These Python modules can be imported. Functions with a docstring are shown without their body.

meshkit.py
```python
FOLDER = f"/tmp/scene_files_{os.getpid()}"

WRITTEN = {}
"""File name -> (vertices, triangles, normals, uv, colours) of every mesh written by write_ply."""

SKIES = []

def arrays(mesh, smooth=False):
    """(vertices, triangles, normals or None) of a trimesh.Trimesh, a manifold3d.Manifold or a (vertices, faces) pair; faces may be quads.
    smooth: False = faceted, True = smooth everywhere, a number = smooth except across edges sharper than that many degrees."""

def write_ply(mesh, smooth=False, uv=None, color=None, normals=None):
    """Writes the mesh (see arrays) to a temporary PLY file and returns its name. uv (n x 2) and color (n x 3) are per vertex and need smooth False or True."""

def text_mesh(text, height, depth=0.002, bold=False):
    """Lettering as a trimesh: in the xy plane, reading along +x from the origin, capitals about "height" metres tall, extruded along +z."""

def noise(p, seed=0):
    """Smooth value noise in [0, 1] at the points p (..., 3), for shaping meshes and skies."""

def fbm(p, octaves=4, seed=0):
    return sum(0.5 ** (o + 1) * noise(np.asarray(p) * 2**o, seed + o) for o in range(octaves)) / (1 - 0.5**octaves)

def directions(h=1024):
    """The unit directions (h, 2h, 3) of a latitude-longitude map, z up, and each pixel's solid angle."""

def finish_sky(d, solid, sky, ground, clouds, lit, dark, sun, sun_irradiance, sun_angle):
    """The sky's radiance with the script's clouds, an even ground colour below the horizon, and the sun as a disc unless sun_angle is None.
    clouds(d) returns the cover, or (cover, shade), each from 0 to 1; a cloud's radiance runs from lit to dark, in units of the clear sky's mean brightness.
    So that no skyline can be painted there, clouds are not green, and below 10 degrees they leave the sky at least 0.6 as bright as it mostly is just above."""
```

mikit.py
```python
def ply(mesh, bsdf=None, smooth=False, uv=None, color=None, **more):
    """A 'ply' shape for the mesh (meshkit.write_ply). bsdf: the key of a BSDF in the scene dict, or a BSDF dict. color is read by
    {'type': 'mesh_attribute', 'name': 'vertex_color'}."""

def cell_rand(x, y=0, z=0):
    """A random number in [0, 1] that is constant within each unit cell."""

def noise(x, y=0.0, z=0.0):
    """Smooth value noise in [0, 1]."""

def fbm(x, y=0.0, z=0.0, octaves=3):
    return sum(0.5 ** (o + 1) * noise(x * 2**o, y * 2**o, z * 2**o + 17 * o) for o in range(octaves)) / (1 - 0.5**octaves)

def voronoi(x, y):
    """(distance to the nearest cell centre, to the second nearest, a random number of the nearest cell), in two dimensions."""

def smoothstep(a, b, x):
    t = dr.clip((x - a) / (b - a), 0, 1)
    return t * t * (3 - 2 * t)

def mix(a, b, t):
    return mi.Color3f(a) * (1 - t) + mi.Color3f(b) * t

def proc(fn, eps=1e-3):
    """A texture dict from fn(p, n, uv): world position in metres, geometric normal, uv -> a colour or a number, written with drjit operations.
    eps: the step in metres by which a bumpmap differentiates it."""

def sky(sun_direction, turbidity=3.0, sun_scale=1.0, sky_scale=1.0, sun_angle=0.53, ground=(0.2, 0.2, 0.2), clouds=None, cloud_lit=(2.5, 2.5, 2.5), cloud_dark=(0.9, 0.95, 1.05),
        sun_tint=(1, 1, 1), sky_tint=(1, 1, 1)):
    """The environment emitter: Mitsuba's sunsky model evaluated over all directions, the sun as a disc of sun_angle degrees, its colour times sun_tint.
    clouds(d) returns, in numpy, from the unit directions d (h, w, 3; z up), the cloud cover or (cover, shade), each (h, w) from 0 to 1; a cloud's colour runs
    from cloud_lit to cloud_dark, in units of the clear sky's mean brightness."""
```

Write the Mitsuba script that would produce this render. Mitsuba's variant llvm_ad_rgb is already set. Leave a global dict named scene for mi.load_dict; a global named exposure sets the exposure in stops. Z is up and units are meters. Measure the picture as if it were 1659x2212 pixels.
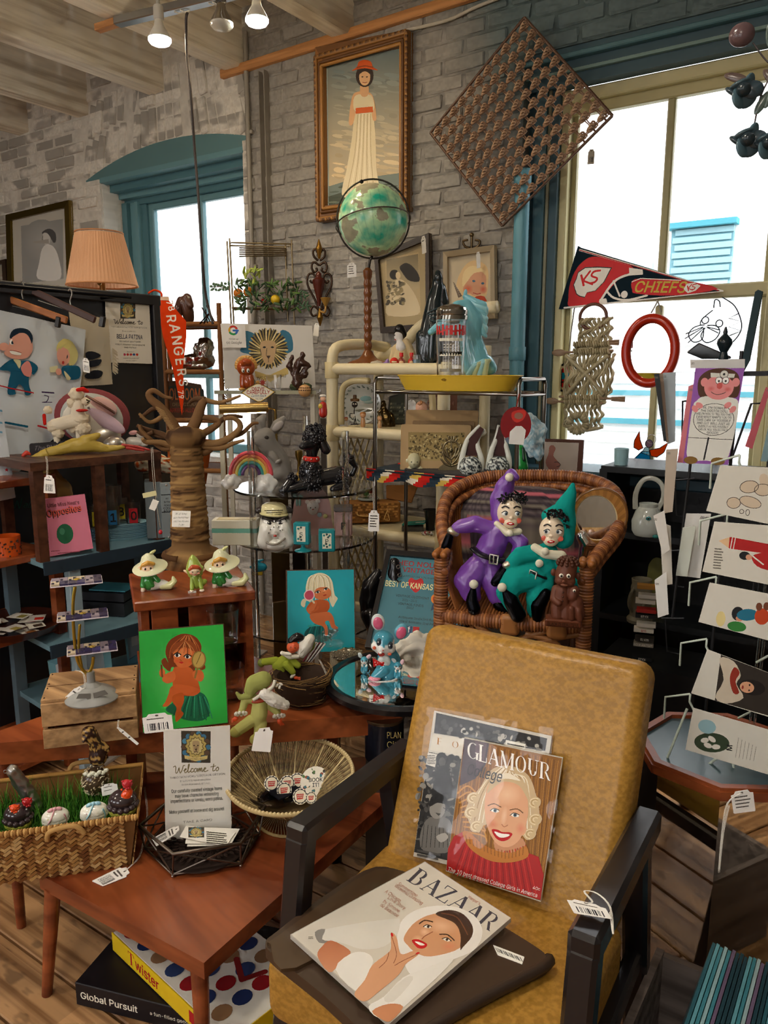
import math,random,numpy as np,trimesh,manifold3d as m3,drjit as dr,mitsuba as mi,mikit,meshkit
from scipy.optimize import least_squares
from shapely.geometry import Polygon,LineString,Point
from mikit import proc,fbm,noise,mix,smoothstep,voronoi,cell_rand
cos,sin,lin,arr,Rnd=math.cos,math.sin,np.linspace,np.array,random.Random
scene,labels={},{}
rng=np.random.default_rng(7);random.seed(7)
T4=mi.ScalarTransform4f
EYE=arr([0,0,1.48]);PITCH=math.radians(10.5);FOC=1661.0;CX,CY=829.5,1106.0
FWD=arr([0,cos(PITCH),-sin(PITCH)]);UPV=arr([0,sin(PITCH),cos(PITCH)])
scene['camera']={'type':'perspective','fov':2*math.degrees(math.atan(CX/FOC)),'fov_axis':'x','near_clip':0.05,'far_clip':100.0,'to_world':T4().look_at(EYE.tolist(),(EYE+FWD).tolist(),[0,0,1])}
exposure=0.95
scene['sky']=mikit.sky((0.3,-0.5,0.8),sun_scale=0.0,sky_scale=1.0,ground=(0.35,0.35,0.34),clouds=lambda d:np.ones(d.shape[:2]),cloud_lit=(26,26,26.5))
TH=math.radians(55.7)
U=arr([sin(TH),-cos(TH),0]);N=arr([-cos(TH),-sin(TH),0]);P0=arr([.255,3.85,0])
WYAW=math.degrees(math.atan2(U[1],U[0]))
def ray(px,py):return arr([1.,0,0])*((px-CX)/FOC)-UPV*((py-CY)/FOC)+FWD
def atY(px,py,Y):d=ray(px,py);return EYE+d*(Y/d[1])
def atZ(px,py,z):d=ray(px,py);return EYE+d*((z-EYE[2])/d[2])
def atW(px,py,off=0.):d=ray(px,py);p=EYE+d*(((P0+N*off-EYE)@N)/(d@N));return arr([(p-P0)@U,-off,p[2]])
def frame(o,yaw=0,s=1.):
 a=math.radians(yaw);m=np.eye(4)
 m[:3,:3]=arr([[cos(a),-sin(a),0],[sin(a),cos(a),0],[0,0,1]])*s;m[:3,3]=o
 return m
WALL=frame(P0,WYAW)
def C(h):
 if not isinstance(h,str):return np.asarray(h,float)
 c=arr([int(h[i:i+2],16)for i in(0,2,4)])/255.
 return np.where(c<.04045,c/12.92,((c+.055)/1.055)**2.4)
def CM(pts,n=6,closed=True):
 p=np.asarray(pts,float);k=len(p)
 q=[p[(np.arange(k)+i)%k]if closed else p[np.clip(np.arange(k)+i,0,k-1)]for i in(-1,0,1,2)]
 t=(np.arange(n)/n)[None,:,None];a,b,c,d=[x[:,None]for x in q]
 r=.5*(2*b+(c-a)*t+(2*a-5*b+4*c-d)*t**2+(3*b-a-3*c+d)*t**3)
 return r.reshape(-1,p.shape[1])if closed else np.vstack([r[:-1].reshape(-1,p.shape[1]),p[-1:]])
def arc(cx,cy,rx,ry,a0=0,a1=360,n=16):
 a=np.radians(lin(a0,a1,n+1));return np.stack([cx+rx*np.cos(a),cy-ry*np.sin(a)],1)
def ell(cx,cy,rx,ry=None,rot=0,n=22):
 a=lin(0,2*np.pi,n,endpoint=False);r=math.radians(rot);ry=ry or rx
 x,y=rx*np.cos(a),ry*np.sin(a);return np.stack([cx+x*cos(r)+y*sin(r),cy-x*sin(r)+y*cos(r)],1)
VA={'type':'mesh_attribute','name':'vertex_color'}
def f_paint(p,n,uv):
 a,b=dr.floor(uv.x+.5),dr.floor(uv.y+.5);r=dr.floor(a/256.);q=mi.Color3f(r,a-256*r,b)/255.;return dr.select(q<.04045,q/12.92,dr.power((q+.055)/1.055,2.4))
VC=proc(f_paint);BOTH=set()
def twin(name,d):scene[name]=d(VC);scene[name+'_blend']=d(VA);BOTH.add(name)
def mat(name,**k):
 if k.get('base_color')is VC:twin(name,lambda c:{'type':'twosided','bsdf':{'type':'principled',**k,'base_color':c}})
 else:scene[name]={'type':'twosided','bsdf':{'type':'principled',**k}}
mat('m_matte',base_color=VC,roughness=.85,specular=.25)
mat('m_satin',base_color=VC,roughness=.45,specular=.5)
mat('m_gloss',base_color=VC,roughness=.2,specular=.5)
mat('m_glaze',base_color=VC,roughness=.12,specular=.6,clearcoat=.6,clearcoat_gloss=.95)
mat('m_cloth',base_color=VC,roughness=.95,specular=.1,sheen=.6,sheen_tint=.6)
mat('m_silk',base_color=VC,roughness=.33,specular=.8,sheen=.8,sheen_tint=.8)
mat('m_metal',base_color=VC,roughness=.32,metallic=.95,specular=.5)
mat('m_chrome',base_color=VC,roughness=.1,metallic=1.0,specular=.5)
mat('m_print',base_color=VC,roughness=.5,specular=.35)
scene['m_glass']={'type':'dielectric','int_ior':1.5,'ext_ior':1.0}
scene['m_acrylic']={'type':'dielectric','int_ior':1.45,'ext_ior':1.0,'specular_transmittance':{'type':'rgb','value':[.97,.985,.985]}}
scene['m_pane']={'type':'thindielectric','int_ior':1.5}
scene['m_film']={'type':'thindielectric','int_ior':1.22}
scene['m_mirror']={'type':'twosided','bsdf':{'type':'conductor','material':'Ag'}}
_S={}
def sphere_mesh(nu=20,nv=12):
 if(nu,nv)not in _S:m=trimesh.creation.uv_sphere(1.0,count=[nv,nu]);_S[nu,nv]=(arr(m.vertices),arr(m.faces))
 return _S[nu,nv]
def flat(v,f):
 t=v[f];n=np.cross(t[:,1]-t[:,0],t[:,2]-t[:,0]);n/=np.linalg.norm(n,axis=1,keepdims=True)+1e-20
 return t.reshape(-1,3),np.arange(len(f)*3).reshape(-1,3),np.repeat(n,3,0)
def tube_mesh(p,r,n=8,closed=False,sx=1.):
 p=np.asarray(p,float);k=len(p);r=np.broadcast_to(np.asarray(r,float),(k,))
 t=(np.roll(p,-1,0)-np.roll(p,1,0))if closed else np.gradient(p,axis=0)
 t/=np.linalg.norm(t,axis=1,keepdims=True)+1e-12
 a=np.cross(t[0],[0,0,1.]if abs(t[0][2])<.9 else[0,1.,0]);A=[]
 for i in range(k):
  a=a-t[i]*(a@t[i]);a/=np.linalg.norm(a)+1e-12;A.append(a)
 A=arr(A);B=np.cross(t,A);g=np.arange(n)*2*np.pi/n
 v=(p[:,None]+r[:,None,None]*(np.cos(g)[None,:,None]*A[:,None]+sx*np.sin(g)[None,:,None]*B[:,None])).reshape(-1,3)
 m=k if closed else k-1
 i,j=np.meshgrid(np.arange(m),np.arange(n),indexing='ij');i2,j2=(i+1)%k,(j+1)%n
 q=np.stack([i*n+j,i*n+j2,i2*n+j2,i2*n+j],-1).reshape(-1,4)
 f=np.vstack([q[:,[0,1,2]],q[:,[0,2,3]]])
 if not closed:
  v=np.vstack([v,p[0],p[-1]]);s=np.arange(n);s2=(s+1)%n
  f=np.vstack([f,np.stack([s2,s,s*0+k*n],1),np.stack([s+(k-1)*n,s2+(k-1)*n,s*0+k*n+1],1)])
 return v,f
def lathe_mesh(prof,n=24):
 pr=np.asarray(prof,float);k=len(pr);g=np.arange(n)*2*np.pi/n
 v=np.stack([pr[:,None,0]*np.cos(g),pr[:,None,0]*np.sin(g),np.repeat(pr[:,1:2],n,1)],-1).reshape(-1,3)
 i,j=np.meshgrid(np.arange(k-1),np.arange(n),indexing='ij');j2=(j+1)%n
 q=np.stack([i*n+j,i*n+j2,(i+1)*n+j2,(i+1)*n+j],-1).reshape(-1,4)
 f=np.vstack([q[:,[0,1,2]],q[:,[0,2,3]]])
 for e,o in((0,1),(k-1,0)):
  if pr[e,0]>1e-9:
   c=len(v);v=np.vstack([v,[[0,0,pr[e,1]]]]);s=np.arange(n);s2=(s+1)%n
   t=np.stack([s+e*n,s2+e*n,s*0+c],1);f=np.vstack([f,t[:,::-1]if o else t])
 return v,(f if((pr[1:,0]+pr[:-1,0])*np.diff(pr[:,1])).sum()>=0 else f[:,::-1])
def box_mesh(w,d,h,b=0.):
 if b<=0:
  m=trimesh.creation.box((w,d,h));return arr(m.vertices),arr(m.faces)
 b=min(b,w*.45,d*.45,h*.45);P=[]
 for s in np.ndindex(2,2,2):
  e=arr(s)*2-1.;c=e*[w/2,d/2,h/2]
  for k in range(3):q=c-e*b;q[k]=c[k];P.append(q)
 m=trimesh.convex.convex_hull(arr(P));return arr(m.vertices),arr(m.faces)
def ext_mesh(xy,t):
 g=Polygon(xy)
 if not g.is_valid:g=g.buffer(0)
 if hasattr(g,'geoms'):g=max(g.geoms,key=lambda a:a.area)
 m=trimesh.creation.extrude_polygon(g,t,engine='earcut');return arr(m.vertices),arr(m.faces)
def tri2(xy):
 g=Polygon(xy)
 if not g.is_valid:g=g.buffer(0)
 V,Fc,o=[],[],0
 for q in getattr(g,'geoms',[g]):
  if q.is_empty or q.area<=0:continue
  v,f=trimesh.creation.triangulate_polygon(q,engine='earcut');V.append(v);Fc.append(f+o);o+=len(v)
 return(np.vstack(V),np.vstack(Fc))if V else(np.zeros((0,2)),np.zeros((0,3),int))
_TX={}
def text2(s,bold=False):
 if(s,bold)not in _TX:
  m=meshkit.text_mesh(s,1.0,.1,bold);v,f=arr(m.vertices),arr(m.faces)
  top=(v[f][:,:,2]>.05).all(1);f=f[top];_TX[s,bold]=(v[:,:2],f)
 return _TX[s,bold]
def skin_mesh(chains,it=10,edge=None):
 parts=[]
 for ch in chains:
  for(p,r),(q,s)in zip(ch[:-1],ch[1:]):
   a=[m3.Manifold.sphere(x,14).translate([float(i)for i in c])for c,x in((p,r),(q,s))]
   parts.append(m3.Manifold.batch_hull(a))
 m=m3.Manifold.batch_boolean(parts,m3.OpType.Add)
 rr=min(r for ch in chains for _,r in ch);m=m.refine_to_length(edge or max(rr*.7,1e-4));k=m.to_mesh()
 t=trimesh.Trimesh(arr(k.vert_properties[:,:3]),arr(k.tri_verts),process=False);t.merge_vertices()
 trimesh.smoothing.filter_taubin(t,iterations=it);return arr(t.vertices),arr(t.faces)
def put(key,pieces,matn,label=None,cat=None,group=None,kind=None,**more):
 k=numbered(key)
 v=np.vstack([p[0]for p in pieces]);o=np.cumsum([0]+[len(p[0])for p in pieces])
 f=np.vstack([p[1]+a for p,a in zip(pieces,o)]);n=np.vstack([p[2]for p in pieces]);c=np.vstack([p[3]for p in pieces])
 even=matn not in BOTH or np.abs(c[f]-c[f][:,:1]).max()<1e-6;uv=None
 if matn not in BOTH:c=None
 elif even:q=np.round(np.where(c<.0031308,12.92*c,1.055*np.maximum(c,1e-9)**(1/2.4)-.055).clip(0,1)*255);uv=np.stack([q[:,0]*256+q[:,1],q[:,2]],1);c=None
 else:matn+='_blend'
 path=meshkit.write_ply((v,f),False,uv,c,normals=n)
 scene[k]={'type':'ply','filename':path,'face_normals':False,'bsdf':{'type':'ref','id':matn},**more}
 note(k,label,cat,group,kind);return k
_USED=set()
def numbered(k):
 b,i=k,0
 while k in scene or k in labels or k in _USED:i+=1;k=f'{b}_{i:03d}'
 _USED.add(k);return k
def note(k,label=None,cat=None,group=None,kind=None):
 d={a:b for a,b in(('label',label),('category',cat),('group',group),('kind',kind))if b}
 if d:labels[k]=d
SUB1={'print','lettering','barcode','plate_print','cap_print','lid_print','rosette','flower_dots','sprinkle'}
SUB2=dict(eye='face',mouth='face',nose='face',cheek='face',brow='face',lips='bust',buckle='belt',inner_ear='ear',stud='collar',button='body',eyelet='shaft',features='face',eyelash='face')
class O:
 """One thing: local coordinates p(), parts of its own, each one mesh."""
 def __init__(s,key,label=None,cat=None,T=None,group=None,kind=None,mat='m_matte',base=None):
  s.key=base or numbered(key);s.T=np.eye(4)if T is None else T;s.u=1.;s.s=1.;s.kz=1.;s.o=None;s.H=None;s.cz=None
  s.lay=0;s.parts=[];s.meta=(label,cat,group,kind);s.part('body',mat)
 def part(s,name,mat=None,label=None,sub=None,kind=None):
  s.mat=mat or s.mat;s.cur=dict(name=name,mat=s.mat,label=label,L=[],kind=kind);s.parts.append(s.cur);return s
 def p(s,q):
  if s.o is None:return np.asarray(q,float)
  q=np.asarray(q,float);d=q[2]if len(q)>2 else 0.
  if s.cz:q=arr([q[0]/s.cz[2]+s.cz[0],q[1]/s.cz[2]+s.cz[1]])
  if s.H is not None:
   h=s.H@[q[0],q[1],1];return arr([h[0]/h[2],d*s.u,h[1]/h[2]])
  return arr([(q[0]-s.o[0])*s.s,d*s.u,(s.o[1]-q[1])*s.s*s.kz])
 def raw(s,c,v,f,smooth=True,local=None):
  v=np.asarray(v,float);f=np.asarray(f,int);c=C(c)
  if c.ndim==2 and smooth is not False:smooth=True
  if smooth is False:v,f,n=flat(v,f)
  else:v,f,n=meshkit.arrays((v,f),smooth)
  c=np.broadcast_to(c,(len(v),3))if c.ndim==1 else c
  A=s.T[:3,:3];v=v@A.T+s.T[:3,3];n=n@np.linalg.inv(A);n=n/(np.linalg.norm(n,axis=1,keepdims=True)+1e-20)
  s.cur['L'].append((v,f,n,c));return s
 def zoom(s,x,y,k):
  s.cz=(x,y,k);s.u=s.s/k;return s
 def serif(s,c,t,p0,xv,yv,c2=None):
  G={'G':(.8,'c.45,.5,.42,.5,55,310 v.78,0,.42,.16 h.62,.42,.3'),'L':(.66,'v.16,0,1,.17 h.0,0,.64 h.0,1,.34 w.62,0,.3'),'A':(.84,'d.1,0,.42,1,.05 d.74,0,.44,1,.17 h.0,0,.24 h.56,0,.32 h.2,.34,.4'),'M':(1.06,'v.12,0,1,.05 d.12,1,.5,0,.16 d.9,1,.52,0,.05 v.92,0,1,.18 h.0,0,.26 h.76,0,.32 h.0,1,.22 h.82,1,.24'),'O':(.86,'c.43,.5,.41,.52,0,360'),'U':(.84,'v.16,.3,1,.17 v.7,.3,1,.05 c.43,.3,.28,.31,180,360 h.0,1,.34 h.56,1,.3'),'R':(.84,'v.16,0,1,.17 h.0,0,.34 h.0,1,.5 c.44,.74,.26,.26,-90,90 d.46,.46,.74,0,.15 h.66,0,.2'),'B':(.76,'v.16,0,1,.17 h.0,0,.46 h.0,1,.46 c.42,.75,.22,.25,-90,90 c.43,.26,.27,.27,-90,90'),'Z':(.72,'h.06,1,.6 h.04,0,.62 d.1,0,.62,1,.16 w.64,0,.26 w.06,.76,.24'),'F':(.64,'v.16,0,1,.17 h.0,0,.34 h.0,1,.6 h.2,.5,.3'),'T':(.72,'v.36,0,1,.18 h.02,1,.68 h.2,0,.34 w.04,.76,.24 w.68,.76,.24'),'E':(.66,'v.16,0,1,.17 h.0,0,.62 h.0,1,.6 h.2,.5,.3'),'C':(.78,'c.43,.5,.41,.51,50,310')}
  W=sum(G[k][0]+.08 for k in t);x=0;p0,xv,yv=(np.asarray(a,float)for a in(p0,xv,yv));X=xv/W
  def add(q):s.fill(c,[p0+X*(x+a)+yv*b for a,b in q])
  for k in t:
   w,st=G[k]
   for e in st.split():
    a=[float(i)for i in e[1:].split(',')]
    if e[0]=='v':add([(a[0]-a[3]/2,a[1]),(a[0]+a[3]/2,a[1]),(a[0]+a[3]/2,a[2]),(a[0]-a[3]/2,a[2])])
    elif e[0]=='h':add([(a[0],a[1]-.025),(a[0]+a[2],a[1]-.025),(a[0]+a[2],a[1]+.025),(a[0],a[1]+.025)])
    elif e[0]=='w':add([(a[0]-.025,a[1]),(a[0]+.025,a[1]),(a[0]+.025,a[1]+a[2]),(a[0]-.025,a[1]+a[2])])
    elif e[0]=='d':add([(a[0]-a[4]/2,a[1]),(a[0]+a[4]/2,a[1]),(a[2]+a[4]/2,a[3]),(a[2]-a[4]/2,a[3])])
    else:
     g=np.radians(lin(a[4],a[5],20));o_=np.stack([a[0]+a[2]*np.cos(g),a[1]+a[3]*np.sin(g)],1);i_=np.stack([a[0]+(a[2]-.15)*np.cos(g),a[1]+(a[3]-.03)*np.sin(g)],1);add(list(o_)+list(i_[::-1]))
   x+=w+.08
  return s
 def script(s,c,p0,xv,yv,w):
  L=[[(.0,.72),(.03,.8),(.05,.7),(.05,.15),(.07,.0),(.10,.3),(.12,.6),(.13,.2),(.15,.0),(.19,.4),(.21,.8),(.24,.82)],[(.22,.25),(.26,.32),(.275,.42),(.255,.46),(.24,.3),(.245,.06),(.27,.02),(.31,.3),(.34,.85),(.33,.95),(.315,.8),(.312,.1),(.33,.02),(.36,.15)],[(.42,.4),(.40,.46),(.375,.3),(.375,.08),(.40,.02),(.43,.14)],[(.47,.44),(.445,.3),(.45,.06),(.475,.02),(.50,.2),(.49,.42),(.47,.44)],[(.52,.42),(.525,.02),(.55,.4),(.565,.4),(.567,.04),(.59,.4),(.608,.4),(.61,.06),(.635,.1)],[(.64,.22),(.68,.3),(.69,.42),(.67,.46),(.655,.3),(.66,.06),(.69,.02),(.74,.14)],[(.86,.8),(.845,.15),(.86,.02),(.89,.12)],[(.80,.52),(.90,.58)],[(.94,.42),(.915,.28),(.92,.05),(.945,.02),(.97,.2),(.96,.42),(.94,.44)]]
  p0,xv,yv=(np.asarray(a,float)for a in(p0,xv,yv))
  for q in L:s.line(c,[p0+xv*a+yv*b for a,b in q],w,cm=4 if len(q)>2 else 0)
  return s
 def _sz(s,r):
  r=np.broadcast_to(np.asarray(r,float),(3,))
  return arr([r[0],r[2],r[1]])*s.u if s.o is not None else arr(r)
 def ball(s,c,p,r,rot=0,pitch=0,nu=18,nv=11):
  v,f=sphere_mesh(nu,nv);z=s._sz(r);v=v*z
  if pitch:a=math.radians(pitch);v=v@arr([[1,0,0],[0,cos(a),sin(a)],[0,-sin(a),cos(a)]])
  if rot:a=math.radians(rot);v=v@arr([[cos(a),0,sin(a)],[0,1,0],[-sin(a),0,cos(a)]])
  return s.raw(c,v+s.p(p),f)
 def tube(s,c,pts,r,n=7,closed=False,cm=0,sx=1.):
  P=arr([s.p(q)for q in pts]);R=np.asarray(r,float)*s.u
  if cm:
   P2=CM(P,cm,closed)
   if R.ndim:R=np.interp(lin(0,1,len(P2)),lin(0,1,len(R)),R)
   P=P2
  v,f=tube_mesh(P,R,n,closed,sx);return s.raw(c,v,f,50 if not closed and n<7 else True)
 def lathe(s,c,p,prof,n=24,rot=0,pitch=0,smooth=40,sx=1.):
  v,f=lathe_mesh(np.asarray(prof,float)*s.u,n);v[:,0]*=sx
  if pitch:a=math.radians(pitch);v=v@arr([[1,0,0],[0,cos(a),sin(a)],[0,-sin(a),cos(a)]])
  if rot:a=math.radians(rot);v=v@arr([[cos(a),0,sin(a)],[0,1,0],[-sin(a),0,cos(a)]])
  return s.raw(c,v+s.p(p),f,smooth)
 def box(s,c,p,size,yaw=0,b=0.,rot=0,pitch=0):
  w,d,h=s._sz(size);v,f=box_mesh(w,d,h,b*s.u)
  if pitch:a=math.radians(pitch);v=v@arr([[1,0,0],[0,cos(a),sin(a)],[0,-sin(a),cos(a)]])
  if rot:a=math.radians(rot);v=v@arr([[cos(a),0,sin(a)],[0,1,0],[-sin(a),0,cos(a)]])
  if yaw:a=math.radians(yaw);v=v@arr([[cos(a),sin(a),0],[-sin(a),cos(a),0],[0,0,1]])
  return s.raw(c,v+s.p(p),f,False)
 def beam(s,c,a,b,w,h,b_=0.):
  a,b=s.p(a),s.p(b);d=b-a;L=np.linalg.norm(d);d/=L
  v,f=box_mesh(L,w*s.u,h*s.u,b_*s.u);y=np.cross([0,0,1.],d)if abs(d[2])<.99 else arr([0,1.,0]);y/=np.linalg.norm(y)
  return s.raw(c,v@np.stack([d,y,np.cross(d,y)])+(a+b)/2,f,False)
 def poly(s,c,pts,t,d=0.,sm=0,smooth=30):
  pts=CM(pts,sm)if sm else pts
  P=arr([s.p((q[0],q[1],d))if s.o is not None else s.p((q[0],d,q[1]))for q in pts]);v,f=ext_mesh(P[:,[0,2]],t*s.u)
  return s.raw(c,np.stack([v[:,0],P[0,1]+t*s.u-v[:,2],v[:,1]],1),f,smooth)
 def slab(s,c,pts,z0,z1,smooth=30):
  v,f=ext_mesh(pts,z1-z0);return s.raw(c,v+[0,0,z0],f,smooth)
 def hull(s,c,pr,smooth=40,n=14):
  a=[m3.Manifold.sphere(float(r*s.u),n).translate([float(x)for x in s.p(q)])for q,r in pr]
  m=m3.Manifold.batch_hull(a).to_mesh();return s.raw(c,m.vert_properties[:,:3],m.tri_verts,smooth)
 def skin(s,c,chains,it=10,edge=None,bump=0,freq=1.,fn=None,seg=None):
  v,f=skin_mesh([[(s.p(q),r*s.u)for q,r in ch]for ch in chains],it,edge and edge*s.u)
  if bump:v=v+meshkit.arrays((v,f),True)[2]*((meshkit.noise(v*freq/s.u,3)-.5)*2*bump*s.u)[:,None]
  if fn is not None:c=fn(v/s.u)
  return s.raw(c,v,f)
 def _lay(s,xy,d=0.):
  s.lay+=1;P=arr([s.p((q[0],q[1],d))if s.o is not None else s.p((q[0],d,q[1]))for q in xy]);P[:,1]-=s.lay*1.2e-5;return P
 def fill(s,c,pts,sm=0,c2=None,d=0.,hor=False):
  pts=CM(pts,sm)if sm else np.asarray(pts,float);v,f=tri2(pts)
  if not len(v):return s
  P=s._lay(v,d);col=C(c)
  if c2 is not None:
   k=0 if hor else 1;t=((v[:,k]-v[:,k].min())/(np.ptp(v[:,k])+1e-9))[:,None];col=C(c)*(1-t)+C(c2)*t
  return s.raw2(col,P,f)
 def raw2(s,col,P,f):
  n=np.cross(P[f[:,1]]-P[f[:,0]],P[f[:,2]]-P[f[:,0]]);f=np.where((n[:,1]>0)[:,None],f[:,::-1],f)
  return s.raw(col,P,f,True)
 def soft(s,c,p,rx,ry,c2,rot=0,n=18,d=0.):
  v=np.vstack([[p[:2]],ell(p[0],p[1],rx,ry,rot,n)]);i=np.arange(n);f=np.stack([i*0,i+1,(i+1)%n+1],1)
  return s.raw2(np.vstack([C(c),np.tile(C(c2),(n,1))]),s._lay(v,d),f)
 def line(s,c,pts,w,cm=0,closed=False,d=0.):
  if cm:pts=CM(pts,cm,closed)
  if closed:pts=np.vstack([pts,pts[:1]])
  g=LineString(np.asarray(pts)[:,:2]).buffer(w/2,quad_segs=3)
  for q in getattr(g,'geoms',[g]):
   v,f=trimesh.creation.triangulate_polygon(q,engine='earcut');s.raw2(C(c),s._lay(v,d),f)
  return s
 def text(s,c,t,p,h,w=None,rot=0,bold=False,mid=True,d=0.,slant=0.,bend=0.):
  v,f=text2(t,bold);v=v.copy();L=v[:,0].max()
  k=(w/L)if w else h
  v=v*[k,h];v[:,0]+=slant*v[:,1];v[:,0]-=k*L/2 if mid else 0
  if bend:a=v[:,0]/bend;v=np.stack([np.sin(a)*(bend-v[:,1]*np.sign(1)),v[:,1]*np.cos(a)-(1-np.cos(a))*bend],1)
  a=math.radians(rot);v=np.stack([v[:,0]*cos(a)-v[:,1]*sin(a),v[:,0]*sin(a)+v[:,1]*cos(a)],1)
  up=-1 if s.o is not None else 1
  return s.raw2(C(c),s._lay(np.stack([p[0]+v[:,0],p[1]+up*v[:,1]],1),d),f)
 def rows(s,c,x0,x1,y0,y1,n,w=.45,sl=0.):
  for i in range(n):
   y=y0+(y1-y0)*(i+.5)/n;hh=abs(y1-y0)/n*w/2;e=x1-(x1-x0)*random.random()*.25
   s.fill(c,[(x0,y-hh),(e,y-hh+sl*(e-x0)),(e,y+hh+sl*(e-x0)),(x0,y+hh)])
  return s
 def bars(s,c,a,b,h,n=16):
  a,b,h=np.asarray(a,float),np.asarray(b,float),np.asarray(h,float);x=0;r=Rnd(int(a[0]*7+a[1]))
  w=[r.choice((1,1,2,3))for _ in range(2*n)];t=np.cumsum([0]+w)/sum(w)
  for i in range(n):
   p,q=a+(b-a)*t[2*i],a+(b-a)*t[2*i+1];s.fill(c,[p,q,q+h,p+h])
  return s
 def done(s):
  ps=[q for q in s.parts if q['L']];lab,cat,grp,kind=s.meta
  if len(ps)==1 and ps[0]['name']=='body':
   put_at(s.key,ps[0]['L'],ps[0]['mat']);note(s.key,lab,cat,grp,kind)
  else:
   note(s.key,lab,cat,grp,kind)
   last,by=None,{}
   for q in ps:
    up=last if q['name']in SUB1 else by.get(SUB2.get(q['name'],'-'))or by.get('head' if q['name']in SUB2 else '-')
    k=put((up or s.key)+'__'+q['name'],q['L'],q['mat'],q['label'],kind=q['kind'])
    if not up:last=by[q['name']]=k
  return s.key
def put_at(k,pieces,matn):
 _USED.discard(k);put(k,pieces,matn)
def K(key,label,cat,px,py,z=None,Y=None,W=None,yaw=None,group=None,mat='m_matte'):
 """A thing drawn in photo pixels on an upright plane through the place where (px, py) meets height z, distance Y or the wall."""
 p=atZ(px,py,z)if z is not None else atY(px,py,Y)if Y is not None else(WALL@[*atW(px,py,W),1])[:3]
 o=O(key,label,cat,group=group,mat=mat);o.o=(px,py)
 az=-math.degrees(math.atan2(p[0],p[1]));o.T=frame(p,WYAW if W is not None and yaw is None else az+(yaw or 0))
 a=o.T[:3,0]
 def hit(x,y):
  d=ray(x,y);n=o.T[:3,1];return EYE+d*(((p-EYE)@n)/(d@n))
 o.u=np.linalg.norm((hit(px+12,py)-hit(px-12,py))@a)/24;o.kz=abs((hit(px,py-12)-hit(px,py+12))[2])/24/o.u;o.s=o.u
 return o
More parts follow.
